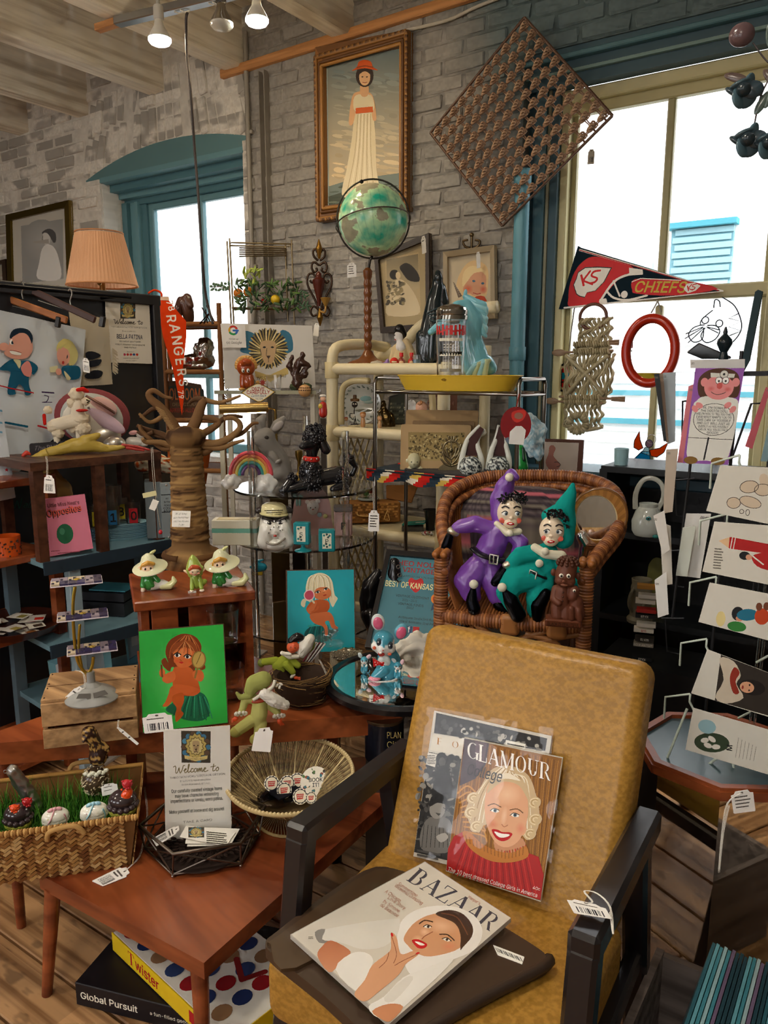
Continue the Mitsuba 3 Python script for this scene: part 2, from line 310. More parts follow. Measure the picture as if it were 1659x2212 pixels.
def homog(src,dst):
 A=[]
 for(x,y),(a,b)in zip(src,dst):A+=[[x,y,1,0,0,0,-a*x,-a*y,-a],[0,0,0,x,y,1,-b*x,-b*y,-b]]
 return np.linalg.svd(arr(A,float))[2][-1].reshape(3,3)
def rot3(r):
 t=np.linalg.norm(r)
 if t<1e-9:return np.eye(3)
 k=r/t;S=arr([[0,-k[2],k[1]],[k[2],0,-k[0]],[-k[1],k[0],0]]);return np.eye(3)+sin(t)*S+(1-cos(t))*S@S
def proj(p):q=np.asarray(p)-EYE;z=q@FWD;return np.stack([CX+FOC*q[...,0]/z,CY-FOC*(q@UPV)/z],-1)
def S(key,label,cat,cs,w,h,z=None,lean=-10,yaw=0,t=.002,c='ffffff',group=None,mat='m_print',sig=.35,part='sheet',roll=0,plane=None):
 """A flat rectangle w x h: its pose from where its corners (top left, top right, bottom right, bottom left) stand; then drawn on in photo pixels."""
 cs=arr(cs,float);mid=cs.mean(0);wp=(np.linalg.norm(cs[1]-cs[0])+np.linalg.norm(cs[2]-cs[3]))/2
 if z is not None:
  a=np.linalg.norm(atZ(*cs[2],z)-atZ(*cs[3],z));h,w=h*a/w,a
 L=arr([[-w/2,0,h/2],[w/2,0,h/2],[w/2,0,-h/2],[-w/2,0,-h/2]])
 d0=ray(*mid);p0=EYE+d0*(FOC*w/max(wp,1));az=-math.atan2(p0[0],p0[1])+math.radians(yaw)
 rx,rz,ry=math.radians(lean),az,math.radians(roll)
 R0=rot3(arr([0,0,rz]))@rot3(arr([rx,0,0]))@rot3(arr([0,ry,0]))
 def res(q):
  P=L@(R0@rot3(q[:3])).T+q[3:];e=(proj(P)-cs).ravel()/1.5
  if z is not None:e=np.append(e,((P[2:][:,2])-z)/.002)
  return np.concatenate([e,q[:3]/sig])
 o=O(key,label,cat,group=group,mat=mat);o.T=np.eye(4)
 if plane is not None:
  P=arr([EYE+ray(*q)*(((plane[0]-EYE)@plane[1])/(ray(*q)@plane[1]))for q in cs]);n=-np.asarray(plane[1],float);n/=np.linalg.norm(n)
  x=P[1]-P[0]+P[2]-P[3];x-=n*(x@n);x/=np.linalg.norm(x);zz=np.cross(x,n);D=P-P.mean(0)
  w=(D[1]-D[0]+D[2]-D[3])@x/2;Q=np.stack([D@x,D@zz],1);h=(D[0]-D[3]+D[1]-D[2])@zz/2;o.T[:3,:3]=np.stack([x,n,zz],1);o.T[:3,3]=P.mean(0)
  L=arr([[-w/2,0,h/2],[w/2,0,h/2],[w/2,0,-h/2],[-w/2,0,-h/2]])
 else:
  q=least_squares(res,np.concatenate([[0,0,0],p0])).x;o.T[:3,:3]=R0@rot3(q[:3]);o.T[:3,3]=q[3:]
 o.quad=L[:,[0,2]]if plane is None else Q;o.o=tuple(mid);o.H=homog(cs,o.quad);o.u=o.s=w/wp;o.w,o.h=w,h
 o.part(part,mat)
 if c is not None:
  v,f=ext_mesh(o.quad,t);o.raw(c,np.stack([v[:,0],t-v[:,2],v[:,1]],1),f,30)
 return o
def tag(label,cs,w=.045,h=.07,z=None,string=None,bar=True,yaw=0,lean=0,side='l',roll=0,c='efece6',Y=None,rows=2,flatz=None):
 """A shop's price tag: clipped card with a hole, print and a string."""
 cs=arr(cs,float)
 if Y is not None:w=np.linalg.norm(cs[1]-cs[0])*Y/FOC;h=np.linalg.norm(cs[3]-cs[0])*Y/FOC
 o=S('price_tag',label,'price tag',cs,w,h,plane=(arr([0,0,flatz]),arr([0,0,1.]))if flatz else(arr([0,Y,1.]),arr([0,-1.,0])),c=None,part='card',mat='m_matte')
 def q(a,b):return(cs[0]*(1-a)+cs[1]*a)*(1-b)+(cs[3]*(1-a)+cs[2]*a)*b
 o.poly(c,[q(a,b)for a,b in((.0,.16),(.14,.13),(.22,.0),(.78,.0),(.86,.13),(1,.16),(1,.97),(.97,1),(.03,1),(0,.97))],.0008/o.u)
 o.part('print','m_print');o.fill('4a4038',[q(.5+.06*cos(t),.1+.05*sin(t))for t in lin(0,6.28,9)[:-1]])
 if bar:o.bars('26262c',q(.14,.5),q(.86,.5),q(.14,.88)-q(.14,.5),12)
 r=Rnd(int(cs[0][0]))
 for k in range(rows):
  b=.24+k*(.22 if bar else.62)/rows;e=.6+.28*r.random()
  o.fill('55504c',[q(.14,b),q(e,b),q(e,b+.055),q(.14,b+.055)])
 if string is not None:
  o.part('string','m_cloth');a=q(.5,.1)
  for k in(-1,1):o.tube('e6e2d8',[(a[0],a[1],-.001/o.u)]+[(x+k*1.2,y,(d[0]if d else 0)/o.u)for x,y,*d in string],.0007/o.u,n=5,cm=4)
 return o.done()
def crest(o,x,y,rx,ry):
 """The shop's printed emblem: a maned lion's head over a ribbon, in a square of leafy ornament."""
 o.fill('3a352c',[(x-rx,y-ry),(x+rx,y-ry),(x+rx,y+ry),(x-rx,y+ry)]);r=Rnd(8)
 for i in range(14):
  a=i*6.283/14;o.fill(('3f7390','5a4636','4d86a0')[i%3],ell(x+rx*.84*cos(a),y+ry*.84*sin(a),rx*.2,ry*.17,i*26,8))
 for k,(c,s_)in enumerate((('4a4026',.8),('b39f5c',.74),('6a5a32',.56),('c4b47a',.5))):
  n=26;o.fill(c,[(x+rx*s_*(1 if i%2 else.82)*cos(i*6.283/n),y-ry*.05+ry*s_*1.1*(1 if i%2 else.84)*sin(i*6.283/n))for i in range(n)])
 o.fill('a8906a',[(x-rx*.22,y-ry*.35),(x+rx*.22,y-ry*.35),(x+rx*.2,y+ry*.1),(x+rx*.14,y+ry*.36),(x-rx*.14,y+ry*.36),(x-rx*.2,y+ry*.1)],3);o.fill('3a2c20',[(x-rx*.1,y+ry*.1),(x+rx*.1,y+ry*.1),(x,y+ry*.24)])
 for s_ in(-1,1):o.fill('2a2018',ell(x+s_*rx*.13,y-ry*.1,rx*.06,ry*.035,0,8));o.line('5a4630',[(x+s_*rx*.06,y-ry*.05),(x+s_*rx*.05,y+ry*.12)],rx*.03);o.line('4a3826',[(x,y+ry*.25),(x+s_*rx*.12,y+ry*.33)],rx*.04)
 o.fill('cdb878',[(x-rx*.8,y+ry*.52),(x,y+ry*.66),(x+rx*.8,y+ry*.52),(x+rx*.78,y+ry*.74),(x,y+ry*.9),(x-rx*.78,y+ry*.74)],0);o.text('5a4a2a','THEO NOUVEAU',(x,y+ry*.82),ry*.13,w=rx*1.1)
 # ================= the setting =================
def wall_uv(p):return p.x*U[0]+p.y*U[1]-float(P0@U),p.z
def f_brick(p,n,uv):
 u,z=wall_uv(p);row=dr.floor(z/.07);col=dr.floor((u+9+.5*.215*(row-2*dr.floor(row/2)))/.215)
 tone=cell_rand(row,col);g=fbm(u*9,z*9,3.1);fine=noise(u*90,z*90,1)
 grey=mix((.235,.222,.205),(.30,.285,.262),tone*.6+g*.4)*(.86+.28*fine)
 teal=mix((.085,.125,.135),(.12,.17,.18),g)*(.9+.2*fine)
 peel=smoothstep(.46,.6,fbm(u*6,z*11,8.)*.75+tone*.3)
 bare=mix((.33,.315,.29),(.43,.41,.38),tone);white=mix((.60,.575,.53),(.74,.715,.665),fine)
 left=mix(bare,white,peel)
 c=mix(left,grey,smoothstep(-1.23,-1.17,u+.05*noise(z*20)))
 return mix(c,teal,smoothstep(.1,.5,u+(z-2.7)*.5+.15*(g-.5)))
def f_mortar(p,n,uv):
 u,z=wall_uv(p);g=fbm(u*25,z*25,2.)
 left=mix((.5,.475,.435),(.76,.735,.68),g);grey=mix((.19,.18,.168),(.36,.34,.32),g*g*1.4)
 c=mix(left,grey,smoothstep(-1.23,-1.17,u));return mix(c,mi.Color3f(.08,.115,.12)*(.7+g),smoothstep(.1,.5,u+(z-2.7)*.5))
def f_rough(p,n,uv):return fbm(p.x*40+p.z*11,p.y*40,p.z*60,4)*.011
scene['m_brick']={'type':'twosided','bsdf':{'type':'bumpmap','arbitrary':proc(f_rough),'scale':1.0,'bsdf':{'type':'principled','base_color':proc(f_brick),'roughness':.5,'specular':.35}}}
scene['m_mortar']={'type':'twosided','bsdf':{'type':'bumpmap','arbitrary':proc(f_rough),'scale':2.0,'bsdf':{'type':'principled','base_color':proc(f_mortar),'roughness':.7,'specular':.3}}}
def f_joist(p,n,uv):
 a=p.x*N[0]+p.y*N[1];b=p.x*U[0]+p.y*U[1]
 g=fbm(a*1.6,b*26,p.z*26,4);s=fbm(a*3,b*9,p.z*9,3);k=noise(a*14,p.z*60,b*60)
 c=mix((.47,.41,.32),(.74,.69,.59),smoothstep(.25,.6,g));return mix(c,(.33,.25,.16),smoothstep(.56,.74,s)*.55)*(.9+.16*k)
scene['m_joist']={'type':'twosided','bsdf':{'type':'principled','base_color':proc(f_joist),'roughness':.75,'specular':.2}}
def f_floor(p,n,uv):
 a=p.x*U[0]+p.y*U[1];b=p.x*N[0]+p.y*N[1];q=dr.floor(b/.15)
 g=fbm(a*1.8+q*7,b*60,1.,4);k=fbm(a*16,b*40,q,3)
 c=mix((.20,.095,.036),(.42,.235,.105),smoothstep(.25,.72,g));c=mix(c,(.07,.036,.018),smoothstep(.62,.8,k)*.55);return c*(.85+.4*cell_rand(q,dr.floor(a/1.9+q*.37)))
scene['m_floor']={'type':'twosided','bsdf':{'type':'principled','base_color':proc(f_floor),'roughness':.5,'specular':.35}}
def wood(name,c1,c2,fx=3.,fy=40.,rough=.3,coat=0.,ax=(U,N),dark=None):
 A,B=[tuple(map(float,v))for v in ax]
 def fn(p,n,uv):
  a=p.x*A[0]+p.y*A[1]+p.z*A[2];b=p.x*B[0]+p.y*B[1]+p.z*B[2];w=p.z if abs(B[2])<.5 and abs(A[2])<.5 else p.x
  g=fbm(a*fx,b*fy+3*noise(a*2,b*5),w*fy,4);k=fbm(a*1.5,b*6,w*6,2)
  c=mix(c1,c2,smoothstep(.22,.75,g*.75+k*.25))
  return mix(c,dark,smoothstep(.62,.8,fbm(a*7,b*11,w*11,3))*.7)if dark else c
 scene[name]={'type':'twosided','bsdf':{'type':'principled','base_color':proc(fn),'roughness':rough,'specular':.5,'clearcoat':coat,'clearcoat_gloss':.9}}
ZV=arr([0,0,1.])
wood('m_walnut',(.10,.016,.005),(.30,.075,.022),2.5,22.,.28,.25)
wood('m_darkwood',(.035,.012,.006),(.085,.03,.014),3.,40.,.4)
wood('m_crate',(.20,.10,.036),(.46,.27,.12),4.,55.,.75)
wood('m_pine',(.36,.15,.045),(.56,.27,.10),3.,60.,.55)
W1,W2=(-2.52,-1.25,.95,2.72),(.43,1.62,1.0,2.80)
HZ,ZC=3.38,3.38
def inside(u,z,m=0.):return any(a-m<u<b+m and c-m<z<d+m for a,b,c,d in(W1,W2))
w=O('wall_back',kind='structure',T=WALL,mat='m_mortar');UL,UR=-4.6,2.7
for a,b,c,d in((UL,W1[0],0,HZ),(W1[1],W2[0],0,HZ),(W2[1],UR,0,HZ),(W1[0],W1[1],0,W1[2]),(W1[0],W1[1],W1[3],HZ),(W2[0],W2[1],0,W2[2]),(W2[0],W2[1],W2[3],HZ)):
 w.box('888888',((a+b)/2,.2,(c+d)/2),(b-a,.42,d-c))
w.done()
bricks=[];ARC=lambda u:2.82-.14*((u+1.85)/.85)**2
for r in range(int(HZ/.07)):
 z=r*.07+.035;off=(r%2)*.1075-9;k0=int((UL-off)/.215)
 for k in range(k0,k0+int((UR-UL)/.215)+2):
  a=off+k*.215-(r%2)*.215;segs=[(a+.004,a+.211)]
  for s0,s1,c0,c1 in(W1,W2):
   if c0-.02<z<c1+.02:segs=[q for x,y in segs for q in((x,min(y,s0)),(max(x,s1),y))if q[1]-q[0]>.03]
  for x,y in segs:
   if x<UL or y>UR:continue
   m=(x+y)/2
   if-2.72<m<-1.2 and ARC(m)-.15<z<ARC(m)+.44 and z>2.66:continue
   bricks.append((m,z,y-x-.006,.062,0.))
for row in range(2):
 n=20
 for i in range(n):
  u=-2.66+(i+.5)*1.44/n;bricks.append((u,ARC(u)+.10+row*.205,.066,.195,-.03*(i-n/2)))
VAR={}
def brick_ply(wd,h,k):
 key=(round(wd,2),round(h,2),k)
 if key not in VAR:
  v,f=box_mesh(wd,.045,h,.007);r=np.random.default_rng(int(wd*1000)+k);v=v+r.normal(0,.0016,v.shape)
  v,f,n=meshkit.arrays((v,f),25)
  VAR[key]={'type':'ply','filename':meshkit.write_ply((v,f),False,None,None,normals=n),'face_normals':False,'bsdf':{'type':'ref','id':'m_brick'}}
  VAR[key]['_v']=(v,f,n)
 return VAR[key]
def seen(b):
 q=proj((WALL@[b[0],0,b[1],1])[:3]);return-20<q[0]<1680 and-20<q[1]<760 and b[1]>1.55
def lies(i,b):
 m=WALL@frame([b[0],.003+.007*((i*37)%10)/10-(.006 if b[0]<-1.2 else 0)*((i*13)%7-3)/3,b[1]]);a=b[4];R=np.eye(4);R[0,0]=R[2,2]=cos(a);R[0,2]=sin(a);R[2,0]=-sin(a);return m@R
vis=sorted([b for b in bricks if seen(b)],key=lambda b:-b[0]);shown=set(map(id,vis[:300]));rest=[]
for i,b in enumerate(bricks):
 d=brick_ply(b[2],b[3],i%5);M=lies(i,b)
 if id(b)in shown:scene[numbered('wall_back__brick')]={**{k:x for k,x in d.items()if k!='_v'},'to_world':T4(M.tolist())}
 else:v,f,n=d['_v'];rest.append((v@M[:3,:3].T+M[:3,3],f,n@M[:3,:3].T,np.ones((len(v),3))*.3))
for d in VAR.values():d.pop('_v')
put('wall_back__brickwork',rest,'m_brick',kind='stuff')
fl=O('floor',kind='structure',T=WALL,mat='m_darkwood');fl.box('201008',(-1,-2.5,-.05),(7.4,6.6,.06));fl.done()
cnt=0
for r in range(-1,40):
 y=-(r*.15+.075);x=-4.6+(r*.73)%1.9-1.9;more=[]
 while x<2.7:
  a,b=max(x,-4.6),min(x+1.9,2.7);x+=1.9
  if b-a<.05:continue
  v,f=box_mesh(b-a-.005,.144,.03,.003);P=WALL@frame([(a+b)/2,y,-.016])
  path=mikit.ply((v,f),'m_floor');scene[numbered('floor__plank')]={**path,'to_world':T4(P.tolist())}
ce=O('ceiling',kind='structure',T=WALL,mat='m_joist')
for i in range(33):ce.box('c8c0b0',(-1,-.1-i*.2,ZC+.015),(7.3,.193,.03))
for u in(-4.05,-3.32,-2.65,-1.93,-1.28,-.54,.2,.95,1.7,2.4):
 ce.part('joist','m_joist');b=O('x');v,f=box_mesh(.125,6.4,.30,.012);v=v+rng.normal(0,.002,v.shape);ce.raw('c8c0b0',v+[u,-3.2+.12,3.085+.15],f,False)
ce.done()
for nm,x in(('wall_left',UL-.06),('wall_right',UR+.06)):
 q=O(nm,kind='structure',T=WALL);q.box('7d786f',(x,-3,HZ/2),(.12,6.6,HZ));q.done()
q=O('wall_front',kind='structure',T=WALL)
FW=((-3.9,-2.5),(-1.3,.1),(1.0,2.3));xs=[UL]+[x for w_ in FW for x in w_]+[UR]
for a,b,c,d in[(UL,UR,0,1.0),(UL,UR,2.5,HZ)]+[(xs[2*i],xs[2*i+1],1.0,2.5)for i in range(4)]:q.box('8d867c',((a+b)/2,-6.2,(c+d)/2),(b-a,.2,d-c))
q.done()
g=O('window_1',kind='structure',T=WALL,mat='m_satin');tl,td='5d8791','47707b'
g.part('reveal','m_brick');g.box('aaa295',(W1[0]-.02,.1,1.8),(.05,.2,1.8))
g.part('lintel','m_satin');top=[(u,ARC(u))for u in lin(-2.66,-1.22,15)]
g.poly('54797f',[(-2.66,2.685),*top,(-1.22,2.69)],.16,d=-.012)
g.part('head_trim');g.box(tl,(-1.88,.03,2.675),(1.27,.09,.03));g.box(td,(-1.88,.1,2.64),(1.27,.08,.05));g.box(tl,(-1.88,.15,2.60),(1.27,.05,.035));g.box(td,(-1.88,.19,2.57),(1.27,.04,.05))
g.part('jamb_trim')
for k,(x,y,ww,c)in enumerate(((-2.485,.17,.05,td),(-2.44,.2,.05,tl),(-2.385,.185,.03,tl),(-2.345,.215,.06,td))):g.box(c,(x,y,1.75),(ww,.06,1.62))
g.part('sash_frame')
for x,ww in((-2.295,.05),(-1.83,.035),(-1.37,.05)):g.box(tl,(x,.22,1.75),(ww,.04,1.62),b=.006)
for z,hh in((2.525,.045),(1.45,.05),(.98,.06)):g.box(tl,(-1.83,.22,z),(.95,.04,hh),b=.006)
g.part('right_jamb');g.box(td,(-1.3,.2,1.75),(.08,.1,1.62))
g.part('sill');g.box(td,(W1[0]+.63,.15,.93),(1.3,.3,.04))
for x in(-2.06,-1.6):g.part('glass','m_pane');g.raw('ffffff',arr([[x-.21,.225,1.0],[x+.21,.225,1.0],[x+.21,.225,2.5],[x-.21,.225,2.5]]),[[0,1,2],[0,2,3]],False)
g.done()
g=O('window_2',kind='structure',T=WALL,mat='m_satin');cr,cd,bl='c2b98c','9c9468','2f4d58'
g.part('lintel');g.box('35525c',(1.0,.06,2.80),(1.5,.12,.06))
g.part('casing_head');g.box('4b7078',(1.02,.02,2.765),(1.25,.07,.02),b=.004);g.box(bl,(1.02,.05,2.735),(1.22,.06,.04));g.box('6f8a86',(1.02,.035,2.712),(1.22,.05,.012));g.box(bl,(1.02,.06,2.685),(1.2,.06,.045))
g.part('casing_jamb')
for x,y,ww,c in((.452,.1,.05,bl),(.495,.075,.05,'375a66'),(.528,.09,.012,'8d8a70'),(.552,.1,.035,bl),(1.58,.09,.07,bl)):g.box(c,(x,y,1.85),(ww,.08,1.7))
g.part('frame')
for x,ww,y in((.585,.035,.12),(1.5,.05,.12),(1.455,.035,.14)):g.box(cr,(x,y,1.84),(ww,.06,1.66),b=.004)
for x,ww in((.615,.022),(1.43,.022)):g.box(cd,(x,.15,1.84),(ww,.03,1.64),b=.003)
g.box(cr,(1.04,.12,2.635),(.95,.07,.05),b=.005);g.box('b3aa7c',(1.04,.14,2.59),(.9,.04,.05),b=.005)
g.part('mullion');g.box(cd,(1.02,.15,2.19),(.032,.035,.76),b=.006)
g.part('mullion');g.box(cd,(1.02,.15,1.40),(.03,.035,.70),b=.006)
g.part('meeting_rail');g.box('b0a67a',(1.03,.14,1.795),(.86,.05,.055),b=.006)
g.part('sill');g.box(bl,(1.03,.05,1.02),(1.18,.3,.05),b=.006)
for x in(.815,1.225):
 for z0,z1 in((1.06,1.77),(1.82,2.565)):g.part('glass','m_pane');g.raw('ffffff',arr([[x-.2,.155,z0],[x+.2,.155,z0],[x+.2,.155,z1],[x-.2,.155,z1]]),[[0,1,2],[0,2,3]],False)
g.done()
q=O('neighbour_building','pale painted brick building across the alley seen through the windows','building',T=WALL,mat='m_matte')
q.box('e9ecec',(.5,4.0,1.5),(14,.2,6.0))
q.part('siding',kind='stuff')
for z in np.arange(-.4,1.9,.11):q.box('dfe5e6',(.2,3.885,z),(4,.02,.010))
q.part('band');q.box('4f93a2',(0,3.88,1.27),(3,.05,.045));q.part('band');q.box('4f93a2',(0,3.88,1.01),(3,.05,.05))
q.part('brick_panel');q.box('6f9ba6',(.33,3.88,2.42),(.5,.05,.52));q.part('ledge');q.box('4a93a2',(.33,3.84,2.69),(.56,.12,.045));q.part('brick_panel');q.box('a9c4c9',(-.28,3.88,2.3),(.42,.05,.24))
for i in range(8):q.part('course');q.box('8fb4bd',(.33+.02*(i%2),3.85,2.2+i*.062),(.47,.03,.045))
q.done()
q=O('alley_ground',kind='structure',T=WALL);q.box('9a9893',(.5,2.3,-.05),(14,3.4,.1));q.done()
q=O('conduit_pipe','thin grey conduit running down the brick wall beside the teal window','pipe',T=WALL,mat='m_satin');q.tube('8a857d',[(-1.185,-.03,3.25),(-1.183,-.03,2.0),(-1.183,-.03,.02)],.013,n=10)
for z in(2.75,2.05,1.4):q.part('clip');q.box('8a857d',(-1.183,-.018,z),(.05,.03,.02),b=.004)
q.done()
q=O('strut_channel','grey metal channel running down the brick wall beside the thin conduit','channel',T=WALL,mat='m_satin')
for x,y,ww,dd in((-1.06,-.012,.042,.006),(-1.079,-.03,.005,.04),(-1.041,-.03,.005,.04)):q.box('7d7871',(x,y,1.52),(ww,dd,3.02))
q.done()
q=O('corner_pipe','pale teal drain pipe down the corner of the brick pier by the right window','pipe',T=WALL,mat='m_satin');q.tube('5f97a8',[(.46,-.06,2.33),(.46,-.06,.02)],.033,n=14)
for z in(2.3,1.55):q.part('coupling');q.tube('5f97a8',[(.46,-.06,z+.03),(.46,-.06,z-.03)],.038,n=14)
q.done()
q=O('ledger_strip','orange pine batten fixed along the top of the brick wall','batten',T=WALL,mat='m_pine');q.beam('b06a30',(-1.37,-.03,3.075),(.45,-.03,3.095),.03,.045,.003);q.done()
q=O('paint_cable','pale cable stapled along the top edge of the wall','cable',T=WALL);q.tube('b7b1a5',[(-.2,-.03,3.03),(.05,-.03,3.02),(.2,-.03,3.04),(.34,-.03,3.05),(.5,-.03,3.05)],.007,cm=4);q.done()
def bulb(px,py,Y,lit,label):
 p=atY(px,py,Y);q=O('flood_bulb',label,'light bulb',T=frame(p),group=None,mat='m_satin');k=1.0
 q.part('socket','m_satin');q.lathe('c9c6bd' if lit else '2a2826',(0,0,0),[(.017,.125),(.02,.12),(.021,.075),(.018,.07)],16);q.tube('b9b5aa',[(0,0,.12),(0,0,3.06-p[2])],.008)
 q.part('reflector','m_satin' if lit else 'm_chrome');q.lathe('d8d4c8' if lit else 'a8a49a',(0,0,0),[(.016,.075),(.02,.05),(.036,.022),(.047,.0)],20)
 q.part('lens','m_glow' if lit else 'm_gloss');q.lathe('fff2d8' if lit else 'c9c6bd',(0,0,0),[(.047,0),(.047,-.008),(.038,-.02),(.02,-.027),(.0,-.029)],20)
 k=q.done()
 if lit:scene[k+'__lens']['emitter']={'type':'area','radiance':{'type':'rgb','value':[95,74,46]}}
mat('m_glow',base_color={'type':'rgb','value':[.9,.85,.75]},roughness=.4)
bulb(345,84,3.45,True,'lit flood bulb hanging from the ceiling track, left of the unlit one')
bulb(479,50,3.4,False,'unlit clear flood bulb hanging from the ceiling track between two lit ones')
bulb(555,42,3.4,True,'lit flood bulb nearest the pine batten, right of the unlit one')
a,b=atZ(252,48,3.06),atZ(700,-62,3.06)
q=O('ceiling_track','grey metal lighting track slung under the ceiling joists','track',mat='m_metal');q.beam('9a9c9e',a,b,.05,.035,.004)
for k in(.33,.36,.5,.52):q.part('wire_tie','m_matte');c=a+(b-a)*k;q.tube('d8d4c8',[c+[.03*cos(t),0,.026*sin(t)]for t in lin(0,6,10)],.003)
q.done()
e=atZ(210,62,3.055);q=O('timber_offcut','short raw timber block at the left end of the ceiling track','timber',mat='m_pine');q.beam('b98a58',e,a,.04,.03,.002);q.done()
q=O('electric_cable','dark twisted electric cord hanging from the ceiling track past the teal window','cord',mat='m_satin')
q.tube('3a3230',[atY(405,28,3.35),atY(402,45,3.35),atY(404,120,3.4),atY(412,200,3.4),atY(421,330,3.45),atY(428,420,3.45),atY(437,560,3.45),atY(445,640,3.5),atY(460,700,3.5)],.0055,cm=5);q.done()
for u,v_,wd in((.9,-2.6,'first'),(-1.6,-2.4,'second'),(-.3,-4.2,'third'),(1.9,-4.4,'fourth'),(-3.2,-3.6,'fifth')):
 p=(WALL@[u,v_,2.95,1])[:3];q=O('ceiling_lamp',f'round white ceiling lamp behind the camera, {wd} from the window wall','lamp',T=frame(p),mat='m_satin')
 q.part('housing');q.lathe('e4e0d8',(0,0,0),[(.02,.12),(.03,.02),(.14,.01),(.14,0)],20);q.part('diffuser','m_glow');q.lathe('fff2d8',(0,0,0),[(.13,0),(.12,-.03),(0,-.04)],20);k=q.done()
 scene[k+'__diffuser']['emitter']={'type':'area','radiance':{'type':'rgb','value':[60,54,45]}}
 # ================= the armchair and what lies on it =================
def f_vinyl(p,n,uv):
 g=fbm(p.x*130,p.y*130,p.z*130,4);k=fbm(p.x*300,p.y*300,p.z*300,2);b=fbm(p.x*7,p.y*7,p.z*7,2)
 return mix(mix((.31,.155,.024),(.41,.215,.038),smoothstep(.3,.7,g)),(.2,.095,.016),smoothstep(.6,.85,k)*.25)*(.85+.3*b)
def f_crease(p,n,uv):return fbm(p.x*60,p.y*60,p.z*60,3)*.003+fbm(p.x*240,p.y*240,p.z*240,2)*.0006
scene['m_vinyl']={'type':'twosided','bsdf':{'type':'bumpmap','arbitrary':proc(f_crease),'scale':.6,'bsdf':{'type':'principled','base_color':proc(f_vinyl),'roughness':.36,'specular':.35}}}
CH=frame((.146,1.329,0),-31.5)
def cush(o,x0,x1,f,z0,z1,r=.035):
 o.hull('a06a20',[((x,y,z),r)for x in(x0,x1)for y,z in f],60,20)
o=O('armchair','low armchair with mustard vinyl seat and back and black wooden arms','armchair',T=CH,mat='m_vinyl')
o.part('seat_cushion','m_vinyl');cush(o,-.24,.24,[(-.235,.315),(-.235,.385),(.16,.375),(.16,.31)],0,0,.033)
o.part('backrest');o.hull('a06a20',[((x,y,z),.036)for x in(-.223,.223)for y,z in((.168,.40),(.215,.39),(.345,.848),(.385,.838))],60,20)
o.part('grommet','m_satin')
for z in(.33,.35,.37):pass
for k in range(3):o.part('grommet','m_satin')if k else None;o.ball('2a1608',(-.273,-.2+.0,.325+k*.028),(.004,.006,.007))
bk='141013'
def arm(sx):
 x=sx*.2825
 o.part('armrest','m_paint_black');o.beam(bk,(x,-.15,.59),(x,.30,.575),.052,.05,.008)
 o.part('front_leg');o.beam(bk,(x,-.128,.585),(x,-.215,.0),.05,.048,.008)
 o.part('rear_leg');o.beam(bk,(x,.20,.575),(x,.33,.0),.05,.045,.008)
 o.part('side_rail');o.beam(bk,(x,-.16,.29),(x,.26,.29),.03,.05,.006)
mat('m_paint_black',base_color=VC,roughness=.28,specular=.6)
arm(-1);arm(1);o.part('cross_rail');o.beam(bk,(-.26,-.17,.275),(.26,-.17,.275),.03,.045,.006);o.part('cross_rail');o.beam(bk,(-.26,.22,.275),(.26,.22,.275),.03,.045,.006);o.done()
def onz(z,*pts):return[atZ(x,y,z)[:2]for x,y in pts]
q=O('leather_case','folded brown leather case lying on the mustard seat under the fashion magazine','leather case',mat='m_leather')
mat('m_leather',base_color=VC,roughness=.42,specular=.4)
pl=onz(.44,(812,1872),(700,1935),(598,2012),(574,2035),(590,2062),(700,2150),(842,2275),(900,2240),(1050,2140),(1168,2088),(1180,2068),(1150,2040),(1000,1950),(900,1900))
q.slab('3a2a1e',CM(pl,4),.417,.440,40);q.part('flap');q.slab('43311f',CM(onz(.447,(812,1878),(605,2018),(585,2040),(640,2090),(900,1925)),4),.44,.447,40)
e=[arr([*p,.432])for p in onz(.432,(842,2278),(1000,2180),(1170,2090),(1184,2070))];q.part('rolled_edge');q.tube('33261d',e,.011,cm=5);q.part('sticker','m_print')
q.slab('ecebe4',onz(.442,(1065,2040),(1075,2062),(1128,2082),(1133,2066)),.4405,.4412,10)
st=onz(.442,(1070,2046),(1126,2068),(1077,2058))
q.part('barcode')
for i in range(14):
 a=st[0]+(st[1]-st[0])*i/14;b=a+(st[1]-st[0])*(.3+.4*((i*7)%3)/2)/14;h=(st[2]-st[0])*.8;q.slab('26262c',[a,b,b+h,a+h],.4412,.44135,10)
q.done()
def sleeve(o,mg=.012,off=-.005,seed=1):
 """The clear plastic sleeve a magazine is kept in: a thin film with crinkled edges."""
 o.part('plastic_sleeve','m_film');W,Hh=o.w+2*mg,o.h+2*mg
 n,m=26,34;x,z_=np.meshgrid(lin(-.5,.5,n)*W,lin(-.5,.5,m)*Hh);r=meshkit.fbm(np.stack([x*26,z_*26,x*0+seed],-1),3)
 e=np.minimum(np.minimum(x+W/2,W/2-x),np.minimum(z_+Hh/2,Hh/2-z_));y=off-(r-.4)*.006*np.exp(-e/.012)-.0005*r
 v=np.stack([x,y,z_],-1).reshape(-1,3);i,j=np.meshgrid(np.arange(m-1),np.arange(n-1),indexing='ij');k=(i*n+j).ravel()
 o.raw('ffffff',v,np.vstack([np.stack([k,k+1,k+n+1],1),np.stack([k,k+n+1,k+n],1)]),True);return o
_a=math.atan2(.177,.448);BN=CH[:3,:3]@[0,-cos(_a),sin(_a)];BP=(CH@[0,.168,.40,1])[:3]+BN*.036
BW=[(938,1535),(1192,1590),(1146,1912),(893,1850)]
o=S('magazine','black and white news magazine standing behind the colour one on the mustard armchair','magazine',BW,.245,.32,plane=(BP+BN*.009,BN),c='c9c4b8',t=.004,part='pages');o.part('cover');o.zoom(560,1340,1.929)
o.fill('1e1d1c',[(738,385),(1200,492),(1192,545),(728,470)]);r=Rnd(3)
